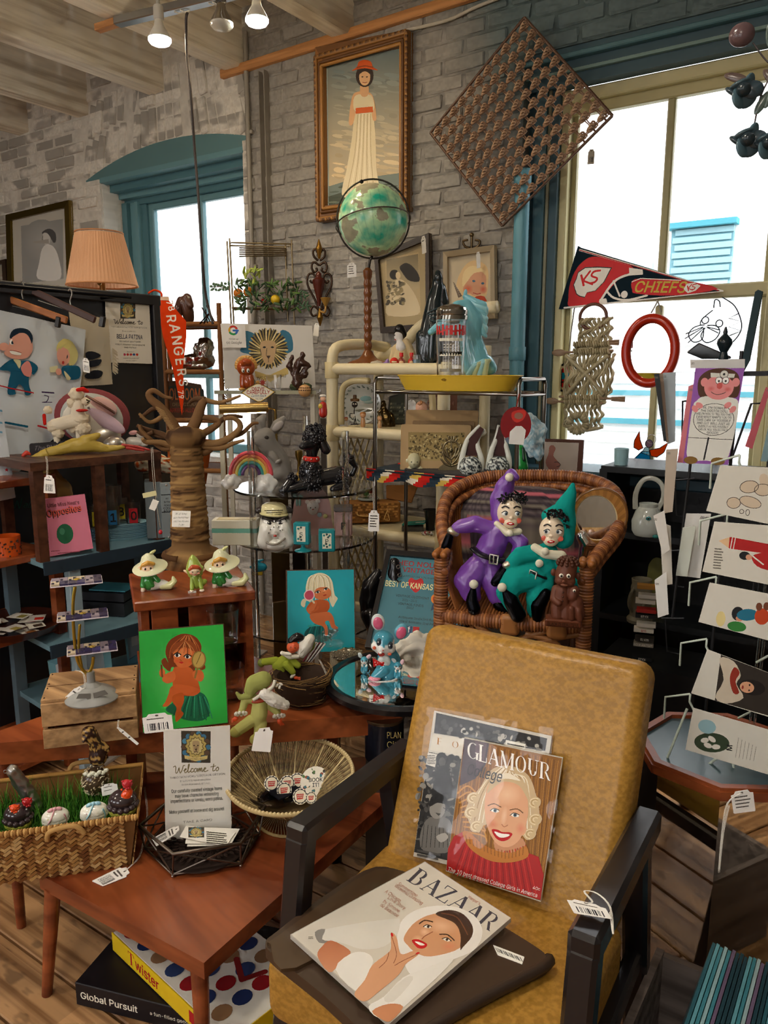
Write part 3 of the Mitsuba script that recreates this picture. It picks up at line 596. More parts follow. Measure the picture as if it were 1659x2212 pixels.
for i in range(60):
 x=745+r.random()*440;y=400+(x-740)*.232+r.random()*60;g=r.choice(('3a3937','77746e','b5b1a8','100f0f','5a5854'));o.fill(g,ell(x,y,5+9*r.random(),4+9*r.random(),r.random()*90,7))
o.fill('d5cfc0',[(726,474),(1195,548),(1180,640),(712,540)]);o.serif('a5722e','F',(740,515),(24,5),(2,-26));o.serif('a5722e','O',(803,528),(30,6),(2,-26))
o.fill('252423',[(708,548),(1130,640),(1080,1075),(646,965)])
for i in range(170):
 x=660+r.random()*180;y=560+r.random()*400;g=r.choice(('3a3937','4a4845','8c8880','100f0f','1c1b1a','62605b'));o.fill(g,ell(x,y,4+14*r.random(),4+12*r.random(),r.random()*90,7))
o.fill('cfcac0',[(705,550),(745,558),(735,612),(698,600)]);o.rows('2c2b2a',703,738,560,600,6)
o.fill('0e0d0d',ell(762,580,24,30));o.fill('4a4845',ell(765,590,14,20));o.fill('1c1b1a',[(740,610),(790,600),(815,720),(720,730)])
o.fill('6e6b66',[(672,900),(700,830),(760,815),(805,850),(800,960),(690,960)],4);o.fill('8f8b84',ell(745,785,33,42,-10));o.fill('151414',[(712,775),(720,735),(750,722),(782,738),(785,765),(745,760)],4);o.fill('45433f',[(735,800),(760,805),(750,814)])
for i in range(7):o.line('2e2d2b',[(690+i*16,850+i*3),(680+i*18,945)],2.5)
o.fill('a8a49c',[(740,900),(775,885),(790,905),(760,925)],3);o.line('2c2b2a',[(770,780),(800,800)],3)
o.rows('4a4845',660,760,948,985,2,.5,.2);o.fill('e8e5da',[(1030,498),(1112,515),(1110,542),(1028,524)]);o.rows('3a3937',1036,1108,508,530,2,.5,.2);sleeve(o,seed=5).done()
GL=[(1003,1592),(1216,1636),(1168,1948),(963,1882)]
o=S('magazine','colour magazine with a blonde woman in a red sweater leaning on the armchair back','magazine',GL,.212,.285,plane=(BP+BN*.024,BN),c='b9b2a2',t=.006,part='pages');o.part('cover');o.zoom(560,1340,1.929)
o.fill('8a5a20',[(856,492),(1262,575),(1172,1168),(779,1042)]);r=Rnd(5)
for i in range(46):x=860+i*8.6;o.line(('b07a32','74491a','a06c2a')[i%3],[(x,500+i*1.9),(x-60-20*sin(i*.3),1010+i*2.6)],3.4)
o.fill('43303a',[(856,492),(958,512),(945,600),(900,660),(835,690)]);o.fill('5d4650',[(900,500),(950,512),(935,600),(905,640)])
for i in range(9):o.line('c18a3c',[(828+i*4,720+i*20),(872+i*8,690+i*26),(925+i*3,745+i*22)],7,4)
o.fill('c9b088',[(925,690),(960,630),(1010,606),(1070,612),(1125,650),(1152,720),(1168,800),(1160,870),(1120,915),(1085,890),(950,850),(915,885),(880,850),(862,790),(885,740)],5)
for i in range(16):o.line(('e8dcc0','a88a5e','f0e6d0')[i%3],[(1010+i*4,612+i*2),(950+i*11,665),(905+i*15,740+i*3),(880+i*17,830+i*4)],4,4)
for x,y,a in((892,740,28),(884,800,30),(905,858,28),(1148,760,28),(1150,830,30),(1128,890,28)):
 o.fill('cdb68c',ell(x,y,a,a*.85,30));[o.line(cc,arc(x+3,y,a*k,a*k*.8,30+40*k,230+40*k,8),3)for k,cc in((.85,'ead9b6'),(.6,'b3935e'),(.35,'e6d4ae'))]
o.fill('c58c66',[(985,900),(1100,910),(1095,975),(1000,985)],3)
o.fill('dca781',[(950,700),(985,660),(1050,655),(1105,700),(1122,780),(1110,860),(1080,920),(1035,945),(990,930),(955,870),(940,790)],6);o.soft('eec4a0',(1035,725),62,50,'dca781');o.soft('d98a6c',(975,850),26,26,'dca781');o.soft('d98a6c',(1090,868),24,30,'dca781');o.soft('edc5a4',(1022,815),14,46,'dca781',-8)
o.fill('c9b088',[(950,720),(975,655),(1040,640),(1110,680),(1128,760),(1085,690),(1020,672),(975,700)],5);o.fill('efe4cc',[(985,660),(1035,636),(1090,668),(1040,660)],4)
for x,y in((983,792),(1066,811)):o.fill('f2ece2',ell(x,y,18,8,-12));o.fill('4a6474',ell(x+1,y,7.5,7.5));o.fill('16141a',ell(x+1,y,3.6,3.6));o.line('3a261c',[(x-19,y+1),(x-4,y-9),(x+18,y-1)],3.2,4)
o.line('7a5436',[(955,772),(980,764),(1008,778)],4.5,4);o.line('7a5436',[(1046,790),(1076,786),(1100,802)],4.5,4);o.line('b87a58',[(1012,850),(1022,860),(1036,853)],4,4)
o.fill('b3161c',[(970,872),(995,872),(1015,882),(1040,882),(1056,890),(1040,912),(1012,920),(985,905)],4);o.fill('f6f1ea',[(980,879),(1010,888),(1045,892),(1030,903),(1000,903)],3)
o.fill('a81b1a',[(788,950),(812,900),(850,880),(880,925),(950,970),(1040,990),(1112,965),(1165,985),(1186,1060),(1173,1165),(781,1040)],0)
for i in range(24):o.line(('861214','c4302a')[i%2],[(858+i*11,935+30*sin(i/7.6)),(812+i*15,1060+i*4)],4)
o.fill('b9742c',[(848,884),(880,885),(930,930),(1000,962),(1060,966),(1112,940),(1120,985),(1050,1008),(960,1000),(880,950)],5)
for i in range(17):o.line('8a5218',[(862+i*15,896+68*sin(min(1.57,i/9.))-max(0,i-11)*4),(866+i*14.6,922+74*sin(min(1.57,i/9.))-max(0,i-11)*4)],3)
o.serif('f4f1ea','GLAMOUR',(866,570),(352,98),(3,-66));o.text('1c1618','College',(935,657),46,w=150,rot=-13,slant=.05)
o.text('f2eee6','The 10 best dressed College Girls in America',(972,1098),17,w=388,rot=-16.6);o.text('f2eee6','40c',(1155,1122),13,rot=-14);sleeve(o,.008,seed=2).done()
BZ=[(918,1861),(1104,1983),(842,2211),(627,2019)]
o=S('magazine','pale fashion magazine in clear sleeve lying on the brown leather case','magazine',BZ,.235,.315,plane=(arr([0,0,.4575]),arr([0,0,1.])),c='b5aea2',t=.009,part='pages');o.part('cover');o.zoom(560,1340,1.929)
o.fill('d8d2c6',[(690,1008),(1047,1241),(548,1674),(135,1310)],c2='c9c2b4');o.serif('3a3a48','BAZAAR',(613,1082),(352,216),(52,-50))
o.text('a0522c',"Harper's",(893,1172),13,w=58,rot=-32)
for i,(t,x,y,w)in enumerate((('Summertime',606,1128,95),('Weekend Dressing',610,1148,138),('A Chicago',545,1155,76),('Love Story',560,1183,86),('by Simone',538,1197,80),('de Beauvoir',530,1215,90))):o.text('9a5a3a',t,(x+8,y),15,w=w,rot=-34,slant=.2)
o.fill('e9e6e0',[(575,1330),(590,1260),(640,1215),(720,1192),(820,1196),(900,1236),(930,1300),(900,1370),(820,1410),(720,1440),(640,1480),(600,1420)],5)
o.fill('d9d5cc',[(232,1300),(270,1290),(420,1262),(560,1245),(585,1250),(575,1310),(520,1360),(430,1372),(340,1345),(260,1338)],4);o.fill('8a8680',[(232,1300),(275,1288),(262,1330),(300,1340),(250,1345)],3)
o.fill('b9714e',[(242,1400),(262,1360),(300,1335),(372,1372),(375,1398),(330,1440),(290,1468)],3,c2='c98a66');o.fill('e4e1da',[(318,1455),(378,1392),(440,1385),(475,1420),(440,1500),(400,1545)],3)
o.fill('cf9870',[(602,1325),(640,1268),(700,1232),(770,1222),(840,1240),(878,1290),(870,1330),(830,1370),(770,1392),(700,1402),(650,1385),(618,1355)],5);o.soft('e6b894',(760,1275),70,38,'cf9870',-10);o.soft('d68a66',(790,1360),40,24,'cf9870');o.soft('e8bc9a',(690,1300),24,20,'cf9870');o.soft('e6b894',(660,1330),26,18,'cf9870')
o.fill('3a2015',[(735,1226),(790,1208),(850,1226),(888,1275),(885,1320),(850,1362),(838,1372),(838,1310),(812,1262)],5);o.line('6a3c24',[(760,1222),(825,1240),(868,1310)],5,4)
o.line('3a2015',[(668,1265),(690,1252),(722,1258)],5,4);o.fill('f0e8de',ell(700,1278,15,6,-10));o.fill('2c1c18',ell(704,1278,5.5,5.5));o.line('1e1210',[(684,1278),(700,1270),(718,1278)],3.4,4)
o.line('3a2015',[(752,1310),(785,1312),(812,1335)],5,4);o.fill('f0e8de',ell(780,1332,16,6,-18));o.fill('2c1c18',ell(782,1332,5.5,5.5));o.line('1e1210',[(762,1328),(782,1324),(800,1338)],3.4,4)
o.line('a0603e',[(722,1300),(690,1318),(678,1330)],4,4);o.fill('c01a20',[(636,1335),(655,1330),(675,1336),(700,1352),(688,1368),(662,1368),(645,1352)],4);o.fill('f4ede4',[(648,1340),(672,1344),(690,1354),(670,1356)],3)
o.fill('d29c76',[(548,1312),(560,1306),(575,1332),(590,1392),(640,1380),(664,1388),(655,1402),(610,1435),(580,1480),(500,1548),(440,1590),(396,1560),(440,1500),(470,1440),(520,1400),(548,1372)],4)
for a in(((552,1320),(572,1390),(560,1430)),((660,1392),(600,1420),(565,1440)),((540,1385),(530,1420),(500,1450))):o.line('9a5c3c',a,3,4)
o.fill('c01a20',ell(553,1312,5,9,20));o.fill('c01a20',ell(660,1389,9,4,20));o.fill('e6e3dc',[(455,1612),(520,1570),(600,1490),(700,1450),(812,1408),(740,1490),(640,1580),(580,1630),(500,1660)],3);o.fill('c8875f',[(470,1630),(540,1600),(600,1612),(548,1672),(510,1665)],3)
o.fill('d9d5cc',[(520,1575),(610,1490),(640,1500),(560,1590)],3);o.rows('8a857b',205,225,1318,1330,2);sleeve(o,.016,seed=9).done()
tag('white price tag with barcode lying on the right black arm of the armchair',[(1222,1938),(1306,1958),(1322,1985),(1240,1972)],flatz=.626,rows=1,string=[(1280,1948),(1262,1925),(1290,1930),(1318,1960),(1325,2005,.01),(1318,1970)])
# ================= the two-level corner table and what stands on and under it =================
def Z(x,y,z):return atZ(x,y,z)
o=O('corner_table','two-level reddish walnut corner table with splayed legs','table',mat='m_walnut')
near,left=arr([-.355,1.328]),arr([-.80,1.60]);right,lft=arr([.05,1.985]),arr([-1.08,1.79]);back=arr([-.50,2.47])
o.part('lower_top','m_walnut');o.slab('7a2a10',[near,left,(-.74,2.05),(-.05,2.15),(.02,1.93)],.292,.33,10)
o.part('upper_top');o.slab('7a2a10',[lft,right,back],.49,.55,10)
for a,b in((near+[-.02,.04],near+[-.015,.02]),(left+[.03,.0],left+[-.012,.01]),(arr([-.72,2.0]),arr([-.74,2.04]))):o.part('leg');o.tube('4a1a0c',[[*a,.295],[*b,0.]],[.019,.012],n=14)
for x,y in((-.02,2.03),(-.98,1.84),(-.5,2.38)):o.part('leg');o.tube('4a1a0c',[[x,y,.495],[x,y,0.]],[.019,.012],n=14)
o.part('support_panel');o.slab('4a1a0c',[(-.16,2.00),(-.13,2.00),(-.13,2.09),(-.16,2.09)],.33,.49);o.part('support_panel');o.slab('4a1a0c',[(-.70,1.93),(-.67,1.93),(-.67,2.0),(-.70,2.0)],.33,.49);o.done()
def gbox(key,label,a,yaw,w,d,h,z,c):
 q=O(key,label,'board game box',T=frame([*a,z],yaw),mat='m_print');q.box(c,(w/2,d/2,h/2),(w,d,h),b=.002);return q
a=Z(165,2170,0)[:2];q=gbox('board_game_box','black board game box with map pieces on its lid, on the floor under the table',a,-16,.46,.30,.06,.0,'120e14')
q.part('print')
for pts in([(.03,.16),(.10,.10),(.19,.15),(.19,.27),(.07,.28)],[(.17,.05),(.26,.02),(.32,.07),(.30,.14),(.22,.16),(.16,.11)]):
 for k,cc in((1.,'54502f'),(.94,'3f6d78')):
  m=np.mean(pts,0);P=arr([[*(m+(arr(p)-m)*k),.0603+.0003*(k<1)]for p in pts]);v,f=tri2(P[:,:2]);q.raw(cc,np.c_[v,np.full(len(v),P[0,2])],f,True)
v,f=tri2([(.20,.11),(.25,.15),(.22,.158),(.17,.125)]);q.raw('97934a',np.c_[v,np.full(len(v),.0609)],f);q.text('e6e2d4','Global Pursuit',(.013,.0),.017,mid=False,bold=True,d=-.0006);q.text('e6e2d4','a fun-filled geography game',(.20,.004),.009,mid=False,d=-.0006)
for k in range(2):
 L=q.cur['L'][-1-k];L[0][:,2]+=.022
q.done()
A_,B_=Z(243,2012,.115)[:2],Z(428,2187,.115)[:2];d=B_-A_;yaw=math.degrees(math.atan2(d[1],d[0]));Lg=.47
q=gbox('board_game_box','yellow and white floor-spot game box lying askew on the black box under the table',A_,yaw,Lg,.24,.05,.063,'e0dccf');q.part('yellow_side')
q.box('d8b81c',(Lg/2,-.001,.0255),(Lg+.002,.002,.049));q.box('d8b81c',(Lg+.001,.12,.0255),(.002,.24,.049))
q.part('print');q.serif('a81d22','T',(.075,.010),(.03,0),(0,.032))
for k in range(1):L=[p for p in q.cur['L']]
q.text('a81d22','wister',(.105,.012),.026,mid=False,bold=True,d=-.0022);q.fill('a81d22',[(.33,.01),(.37,.01),(.37,.04),(.33,.04)],d=-.0022)
for L in q.cur['L'][:5]:L[0][:]+=(q.T[:3,:3]@[0,-.0022,0])
r=Rnd(2)
for i in range(7):
 for j in range(4):
  e=ell(.04+i*.06,(.035+j*.055),.021,.024,0,14);v,f=tri2(e);q.raw(('8e1a20','1e2f5c','8c6a4a','2c3f6a')[(i+j*3)%4],np.c_[v,np.full(len(v),.0512)],f)
for a,b in(((.16,.1),(.23,.13)),((.23,.13),(.27,.09)),((.3,.15),(.36,.12)),((.36,.12),(.38,.17))):
 g=LineString([a,b]).buffer(.007);v,f=trimesh.creation.triangulate_polygon(g,engine='earcut');q.raw('7e1d1d',np.c_[v,np.full(len(v),.0516)],f)
q.done()
BY=14.;BT=frame([*Z(282,1868,.33)[:2],.33],BY);w_,d_,h_=.40,.20,.135
o=O('woven_basket','rectangular woven seagrass basket filled with grass at the left end of the table','basket',T=BT,mat='m_matte')
def wallq(a,b,n,tw=.019,th=.0125):
 a,b=arr(a,float),arr(b,float);out=(b-a)[[1,0]]*[1,-1];out=out/np.linalg.norm(out);Ln=np.linalg.norm(b-a);r=Rnd(int(Ln*999))
 for i in range(int(Ln/.0115)):
  for j in range(int(h_/.0112)):
   s_=(i+.5)*.0115;z=(j+.5)*.0112;k=z/h_;p=a+(b-a)*(s_/Ln)+out*.022*k
   p=arr([*p,z]);up=(i+j)%3!=0;tx=(b-a)/Ln;ax=arr([tx[0]*.8,tx[1]*.8,.6 if i%2==0 else-.6]);ax/=np.linalg.norm(ax);nn=arr([*out,-.16]);by=np.cross(nn,ax);by/=np.linalg.norm(by)
   v,f=box_mesh(tw,th*.55,.003,0);c=r.choice(('a9814a','8a5f30','b8935c','6e4422','94693a','c2a06c'))
   o.raw(c,v@np.stack([ax,by,nn/np.linalg.norm(nn)])+p+arr([*out,0])*(.004 if i%2==0 else.002),f,False)
o.part('lining');fl_=lambda k,z:[(-w_-k,-k,z),(k,-k,z),(k,d_+k,z),(-w_-k,d_+k,z)]
B0,B1=fl_(0,.0),fl_(.022,h_);P=arr(B0+B1);o.raw('6e4a26',P,[[0,1,5],[0,5,4],[1,2,6],[1,6,5],[2,3,7],[2,7,6],[3,0,4],[3,4,7],[0,2,1],[0,3,2]],False)
o.part('weave',kind='stuff');wallq((-w_,0),(0,0),1);wallq((0,0),(0,d_),1);o.part('rim');o.tube('a3793f',fl_(.024,h_),.006,closed=True)
for t in lin(0,1,70):p=arr([-w_-.02+t*(w_+.04),-.024,h_]);o.ball(('c29a60','8a6234')[int(t*70)%2],p,(.0042,.0075,.0078),nu=8,nv=6)
o.part('handle');o.tube('b08a54',[(-.17,-.03,.11),(-.16,-.036,.135),(-.11,-.036,.14),(-.09,-.032,.115)],.006,cm=5);o.part('handle');o.tube('b08a54',[(-.16,d_+.03,.11),(-.15,d_+.036,.15),(-.09,d_+.036,.15),(-.07,d_+.032,.115)],.006,cm=5);o.done()
g=O('basket_grass','long green artificial grass filling the woven basket','grass',T=BT,kind='stuff',mat='m_matte');V,Fc,Cc=[],[],[];r=np.random.default_rng(4)
for i in range(2600):
 x,y=r.uniform(-w_+.0,-.01),r.uniform(.01,d_-.005);hgt=r.uniform(.03,.085)*(.45+.75*y/d_);a=r.uniform(0,6.28);b=r.uniform(.1,.55)*hgt;dx=arr([cos(a),sin(a),0]);z0=.055
 p=arr([x,y,z0]);s_=np.cross(dx,[0,0,1])*.0016;q1=p+dx*b*.35+[0,0,hgt*.6];q2=p+dx*b+[0,0,hgt];o_=len(V)*5;V.append([p-s_,p+s_,q1-s_*.7,q1+s_*.7,q2]);Fc+=[[o_,o_+1,o_+3],[o_,o_+3,o_+2],[o_+2,o_+3,o_+4]];Cc.append(C(random.choice(('2f6a1c','3f7f22','54922e','215012','6ba53e'))))
g.raw(np.repeat(arr(Cc),5,0),arr(V).reshape(-1,3),Fc);g.box('2c4a18',(-w_/2,d_/2,.032),(w_-.01,d_-.01,.06));g.done()
def eggs(label,x,y,rib,dots):
 o=K('ceramic_egg',label,'egg box',*(arr((x,y+90))/5.184+[0,1560]),Y=1.665,mat='m_glaze',group='ceramic egg boxes').zoom(0,1560,5.184);o.part('lower_shell');o.ball('d8d6c6',(x,y+25,0),(165,95,130));o.part('lid');o.ball('e6e4d6',(x,y-5,0),(160,105,126))
 o.part('ribbon');o.tube(rib,[(x+100,y-60,-100),(x+120,y+10,-85),(x+110,y+80,-80)],9,cm=4);o.tube(rib,[(x-10,y-100,-60),(x-50,y-40,-118),(x-90,y+5,-125)],9,cm=4)
 o.part('bow');[o.ball(rib,(x+a,y-105+b,-30),(r1,r2,26),ro)for a,b,r1,r2,ro in((0,0,26,24,0),(-50,5,38,22,20),(50,5,38,22,-20),(-30,40,20,30,-20),(30,40,18,26,20))]
 o.part('flower_dots')
 for i,c in enumerate(dots):a=i*1.1+.4;o.ball(c,(x-80+(i*67)%190,y-30+(i*41)%95,-122+abs(-80+(i*67)%190)*.35),(13,13,8))
 o.done()
eggs('white ceramic egg box with pink bow in the basket grass',628,1060,'dba3a8',('d8cf8a','8fb8b8','d8cf8a','d0c070','b6c8b8'))
eggs('white ceramic egg box with blue bow in the basket grass',1060,1000,'8fc0cf',('c9a0a4','d8cf9a','c9a0a4','d8d0a0','c8b0b0'))
def cake(label,x,y,fr):
 o=K('ceramic_cupcake',label,'cupcake',*(arr((x,y+150))/5.184+[0,1560]),Y=1.655,mat='m_glaze',group='ceramic cupcakes').zoom(0,1560,5.184);o.part('cup')
 o.lathe('a9ab48',(x,y+170,0),[(120,-60),(128,0),(140,80),(165,85),(168,115),(150,120),(145,100)],28);[o.tube('8c9038',[(x+138*cos(t),y+150,138*sin(t)),(x+146*cos(t+.12),y+92,146*sin(t+.12))],7,n=5)for t in lin(0,6.28,22)]
 o.part('frosting');o.ball('2e2326',(x,y-20,0),(165,112,150));[o.ball('36292c',(x+150*cos(t),y+40+8*sin(3*t),140*sin(t)),38)for t in lin(0,6.28,15)]
 o.part('fruit')
 for i,(a,b,c,s_)in enumerate(fr):o.ball(c,(x+a,y+b,-70),(62,s_,50),-30,nu=22,nv=14);[o.ball(c,(x+a+50*cos(k),y+b+s_*.8*sin(k*1.7),-95+18*cos(k*2)),14,nu=8,nv=6)for k in range(9)]
 o.part('sprinkle');[o.ball('d8d8d4',(x-80+i*60,y-90+(i*37)%50,-95),10,nu=8,nv=6)for i in range(4)];o.done()
cake('ceramic chocolate cupcake with orange and red fruit at the left corner of the basket',215,1030,((-30,-110,'d8491a',45),(115,-150,'b01c22',50)))
cake('ceramic chocolate cupcake with orange slice and cherry at the right corner of the basket',1385,880,((45,-90,'dd4a16',100),(60,-215,'b3202a',50)))
o=K('silver_cucumber','dull silver cucumber ornament leaning out of the left of the basket','ornament',60,1735,Y=1.72,mat='m_metal').zoom(0,1560,5.184);o.skin('a8a6a2',[[((175,500),65),((215,600),85),((330,800),95),((400,960),70)]],8,edge=22,bump=14,freq=.02);o.part('ring');o.tube('9a9894',arc(95,505,18,18,0,360,12),5);o.done()
o=K('chocolate_chick','brown speckled duckling figure standing at the back of the basket','figurine',208,1715,Y=1.765,mat='m_gloss').zoom(0,1560,5.184)
cf=lambda v:np.where((meshkit.noise(v*.03+5,1)>.62)[:,None],C('a8844a'),C('2c1712'))
o.part('body');o.skin('2c1712',[[((1050,110,0),82),((1120,260,10),75),((1130,400,10),110)],[((1130,250,20),60),((1200,330,20),70)],[((1000,150,-40),36),((985,165,-70),16)]],8,edge=24,bump=9,freq=.03,fn=cf);o.part('egg_shell');o.ball('4a3a2a',(1075,650,10),(150,160,140));r=Rnd(1)
for i in range(240):t,u_=r.random()*6.28,r.random()*2-1;q_=math.sqrt(1-u_*u_);o.ball(r.choice(('b9a98a','d8cfb8','8a7656','c4b494')),(1075+152*q_*cos(t),650+160*u_,10+140*q_*sin(t)),(15,7,9),r.random()*90,nu=6,nv=5)
o.part('cream');[o.ball('d8d8c4',(980+i*38,530+18*(i%2),-90+8*abs(i-3)),(30,26,24))for i in range(7)];o.done()
tag('white scalloped price tag tucked between the blue-bow egg and the cupcake',[(218,1696),(252,1690),(256,1712),(221,1720)],Y=1.74,bar=False)
tag('white price tag with barcode lying on the table in front of the basket',[(270,1868),(283,1890),(222,1914),(198,1903)],flatz=.3325,string=[(285,1868),(305,1840),(318,1760),(312,1700)])
hb=[Z(x,y,.337)for x,y in((373,1889),(520,1866),(560,1800),(500,1762),(360,1775),(313,1832))];ht=[Z(x,y,.40)for x,y in((374,1845),(519,1822),(572,1742),(498,1711),(355,1738),(301,1784))]
o=O('wire_tray','hexagonal open wire tray with mirrored base holding business cards','tray',mat='m_metal');br='6a5f55';o.part('rim');o.tube(br,ht,.0045,closed=True,n=6);o.part('base_ring');o.tube(br,hb,.0035,closed=True,n=6);o.part('wire_strut')
for i in range(6):
 j=(i+1)%6;m=(ht[i]+ht[j]+hb[i]+hb[j])/4
 for e in(ht[i],ht[j],hb[i],hb[j]):o.tube(br,[e,m],.0022,n=5)
 o.tube(br,[ht[i],hb[i]],.0022,n=5)
o.part('mirror_base','m_mirror');o.slab('ffffff',[p[:2]for p in hb],.3355,.338,10);
for p in hb[:3]:o.part('foot','m_chrome');o.ball('b0aaa2',[p[0],p[1],.333],.004)
o.done()
c_=Z(440,1830,.34);o=O('crochet_doily','dark brown crocheted doily in the wire tray under the cards','doily',T=frame(c_,8),mat='m_cloth')
for k in range(5):
 rr=.03+k*.016;n=10+k*7
 for i in range(n):t=i*6.283/n;o.tube('2e231e',[(1.1*(rr+.007*cos(s_))*cos(t+.9/n*sin(s_)),.8*(rr+.007*cos(s_))*sin(t+.9/n*sin(s_)),.004+.012*(k/4)**2)for s_ in lin(0,6.28,7)[:-1]],.0024,closed=True,n=5)
o.lathe('2a201c',(0,0,.0),[(.0,.004),(.10,.003),(.102,.001),(0,0)],24);o.done()
for i,(cs,lab,rl)in enumerate((([(402,1783),(510,1796),(488,1828),(388,1808)],'white business card with lion crest on top of the card stack in the tray',8),([(406,1786),(518,1790),(500,1822),(400,1822)],'white business card under the top one in the wire tray',2),([(408,1797),(508,1803),(492,1826),(404,1828)],'white business card at the bottom of the stack in the wire tray',4))):
 o=S('business_card',lab,'card',cs,1,1,plane=(arr([0,0,.376-i*.004]),arr([0,0,1.])),c='ece9e0',t=.0008,part='card');o.part('print')
 if i==0:crest(o,424,1798,17,11);o.rows('4a463e',446,496,1795,1822,6,.5,.1)
 o.done()
tag('white barcode tag lying inside the left of the wire tray',[(385,1780),(388,1796),(338,1828),(328,1812)],flatz=.385)
o=S('welcome_card','tall white welcome card with lion crest standing in the wire tray','sign',[(359,1579),(492,1567),(499,1803),(357,1818)],.125,.22,z=.342,lean=-8,c='dedbd2',t=.002,part='card');o.part('print');o.zoom(290,1560,3.318)
crest(o,443,172,98,108);o.script('6a5f34',(288,355),(318,-20),(2,-62),5.5);o.text('4a4640','THEO NOUVEAU VINTAGE DESIGN',(452,378),14,w=380,rot=5);o.text('4a4640','ECLECTIC MAXIMALISM.',(440,408),11,w=215,rot=4);o.text('4a4640','SUSTAINABLE STYLE.',(442,434),11,w=200,rot=4)
for t,y,w in(('Our carefully curated vintage items',482,352),('may have character enhancing',518,305),('imperfections or lovely, worn patina.',554,365),('Make yourself at home and dig around!',632,388)):o.text('2c2926',t,(447,y),24,w=w,rot=4,bold=True)
o.text('4a4640','TAKE A CARD',(452,708),17,w=205,rot=5);o.done()
bc=Z(628,1768,.33);o=O('string_bowl','wide round bowl of woven straw strings with a braided rim, holding badges','bowl',T=frame(bc,0),mat='m_matte')
R1,H1,R0=.163,.115,.085;tilt=lambda p:arr([p[0],p[1],p[2]+p[1]*.10+.012]);o.part('rim','m_matte');o.tube('b09a6c',[tilt((R1*cos(t),R1*sin(t),H1))for t in lin(0,6.283,49)[:-1]],.0055,closed=True);[o.ball('d0bd90',tilt((R1*cos(t),R1*sin(t),H1+.002)),(.004,.004,.006),nu=6,nv=5)for t in lin(0,6.283,110)]
o.part('string_weave',kind='stuff')
for i in range(150):
 t=i*6.283/150
 for dt in(.0,.35):o.tube(('8e7a56','a89468','6e5c3e')[i%3],[tilt((R1*cos(t),R1*sin(t),H1)),tilt(((R0*.72+.025)*cos(t+dt*.6),(R0*.72+.025)*sin(t+dt*.6),H1*.42)),tilt((R0*.5*cos(t+dt),R0*.5*sin(t+dt),.018))],.0011,n=4)
o.part('rib')
for i in range(12):t=i*.5236;o.tube('cdb88a',[tilt((R1*cos(t),R1*sin(t),H1)),tilt((.085*cos(t),.085*sin(t),H1*.42-.001)),tilt((.04*cos(t),.04*sin(t),.02))],.0022,n=5)
o.part('foot_ring');[o.tube('8e7a56',[(.045*cos(t),.045*sin(t),.022),(R0*cos(t+.3),R0*sin(t+.3),.004)],.001,n=4)for t in lin(0,6.283,60)];o.tube('a08a5e',[(R0*cos(t),R0*sin(t),.004)for t in lin(0,6.283,33)[:-1]],.004,closed=True);o.part('inner_disc');o.lathe('5a4a30',(0,0,.02),[(.0,.024),(.07,.028),(.098,.044),(.096,.042),(.06,.02),(0,.016)],32);o.done()
o=O('cloth_patch','folded black cloth badge holder in the string bowl','cloth',T=frame(Z(606,1706,.385)+[0,0,.012],12),mat='m_cloth')
for x,y,w,d,a,z in((-.02,.0,.10,.075,20,.0),(.035,.03,.085,.07,-25,.006),(.01,-.03,.07,.05,30,.012),(.06,-.02,.12,.05,10,-.006)):o.box('15171f',(x,y,z-.012),(w,d,.004),yaw=a)
o.part('label','m_print');o.box('c9d4d2',(-.012,.028,-.004),(.045,.011,.002),yaw=-12);o.box('c9d4d2',(.03,.05,.001),(.04,.011,.002),yaw=-25);o.done()
o=K('pin_tray','small glass dish under the badges in the string bowl','dish',600,1728,z=.385,mat='m_glass');o.lathe('c9d8d8',(600,1728),[(0,0),(30,1),(42,5),(44,8),(41,8),(30,4),(0,3)],28);o.done()
pins=[(297+980,448,0),(1098,437,1),(1075,485,1),(1188,530,1),(1268,540,0),(985,440,1),(1165,418,0)]
def badge(label,x,y,r,cols,word=None):
 o=K('pin_badge',label,'badge',*(arr((x,y))/3.318+[290,1560]),z=.404,mat='m_gloss',group='badges in the string bowl').zoom(290,1560,3.318);o.T=o.T@np.block([[rot3(arr([-math.radians(52),0,0])),np.zeros((3,1))],[np.zeros((1,3)),1]])
 o.part('disc');o.poly('d9d2bf',ell(x,y,r),10,d=-2);o.part('print','m_print')
 if word=='zig':
  o.fill('18151a',[(x+r*(.99 if i%2 else.84)*cos(i*.2618),y+r*(.99 if i%2 else.84)*sin(i*.2618))for i in range(24)],d=-2.4);o.fill('ddd2bc',ell(x,y,r*.78),d=-2.4);o.fill('a8281f',[(x-r*.5,y-r*.3),(x+r*.5,y-r*.3),(x+r*.35,y+r*.35),(x-r*.45,y+r*.4)],d=-2.4);[o.line('ddd2bc',[(x-r*.4,y-r*.1+k*r*.22),(x+r*.4,y-r*.12+k*r*.22)],r*.06,d=-2.4)for k in range(2)]
 else:
  rr=Rnd(4);o.fill('e8e2d2',ell(x,y,r*.97),d=-2.4)
  for i in range(34):a=i*.9;k=r*(.5+.42*rr.random());o.fill(rr.choice(('4a6a34','8a3a22','c79a3a','2f6a78','1c1a1a','e8e2d2')),ell(x+k*cos(a),y+k*sin(a),r*.12,r*.09,i*30,8),d=-2.4)
  o.fill('e8e2d2',ell(x,y,r*.5,r*.34),d=-2.4);o.text('1a1818','BOOK',(x,y-r*.02),r*.24,bold=True,d=-2.4);o.text('1a1818','IT!',(x,y+r*.3),r*.24,bold=True,d=-2.4)
 o.done()
badge('large white badge reading BOOK IT in the string bowl',1300,430,108,0,'book')
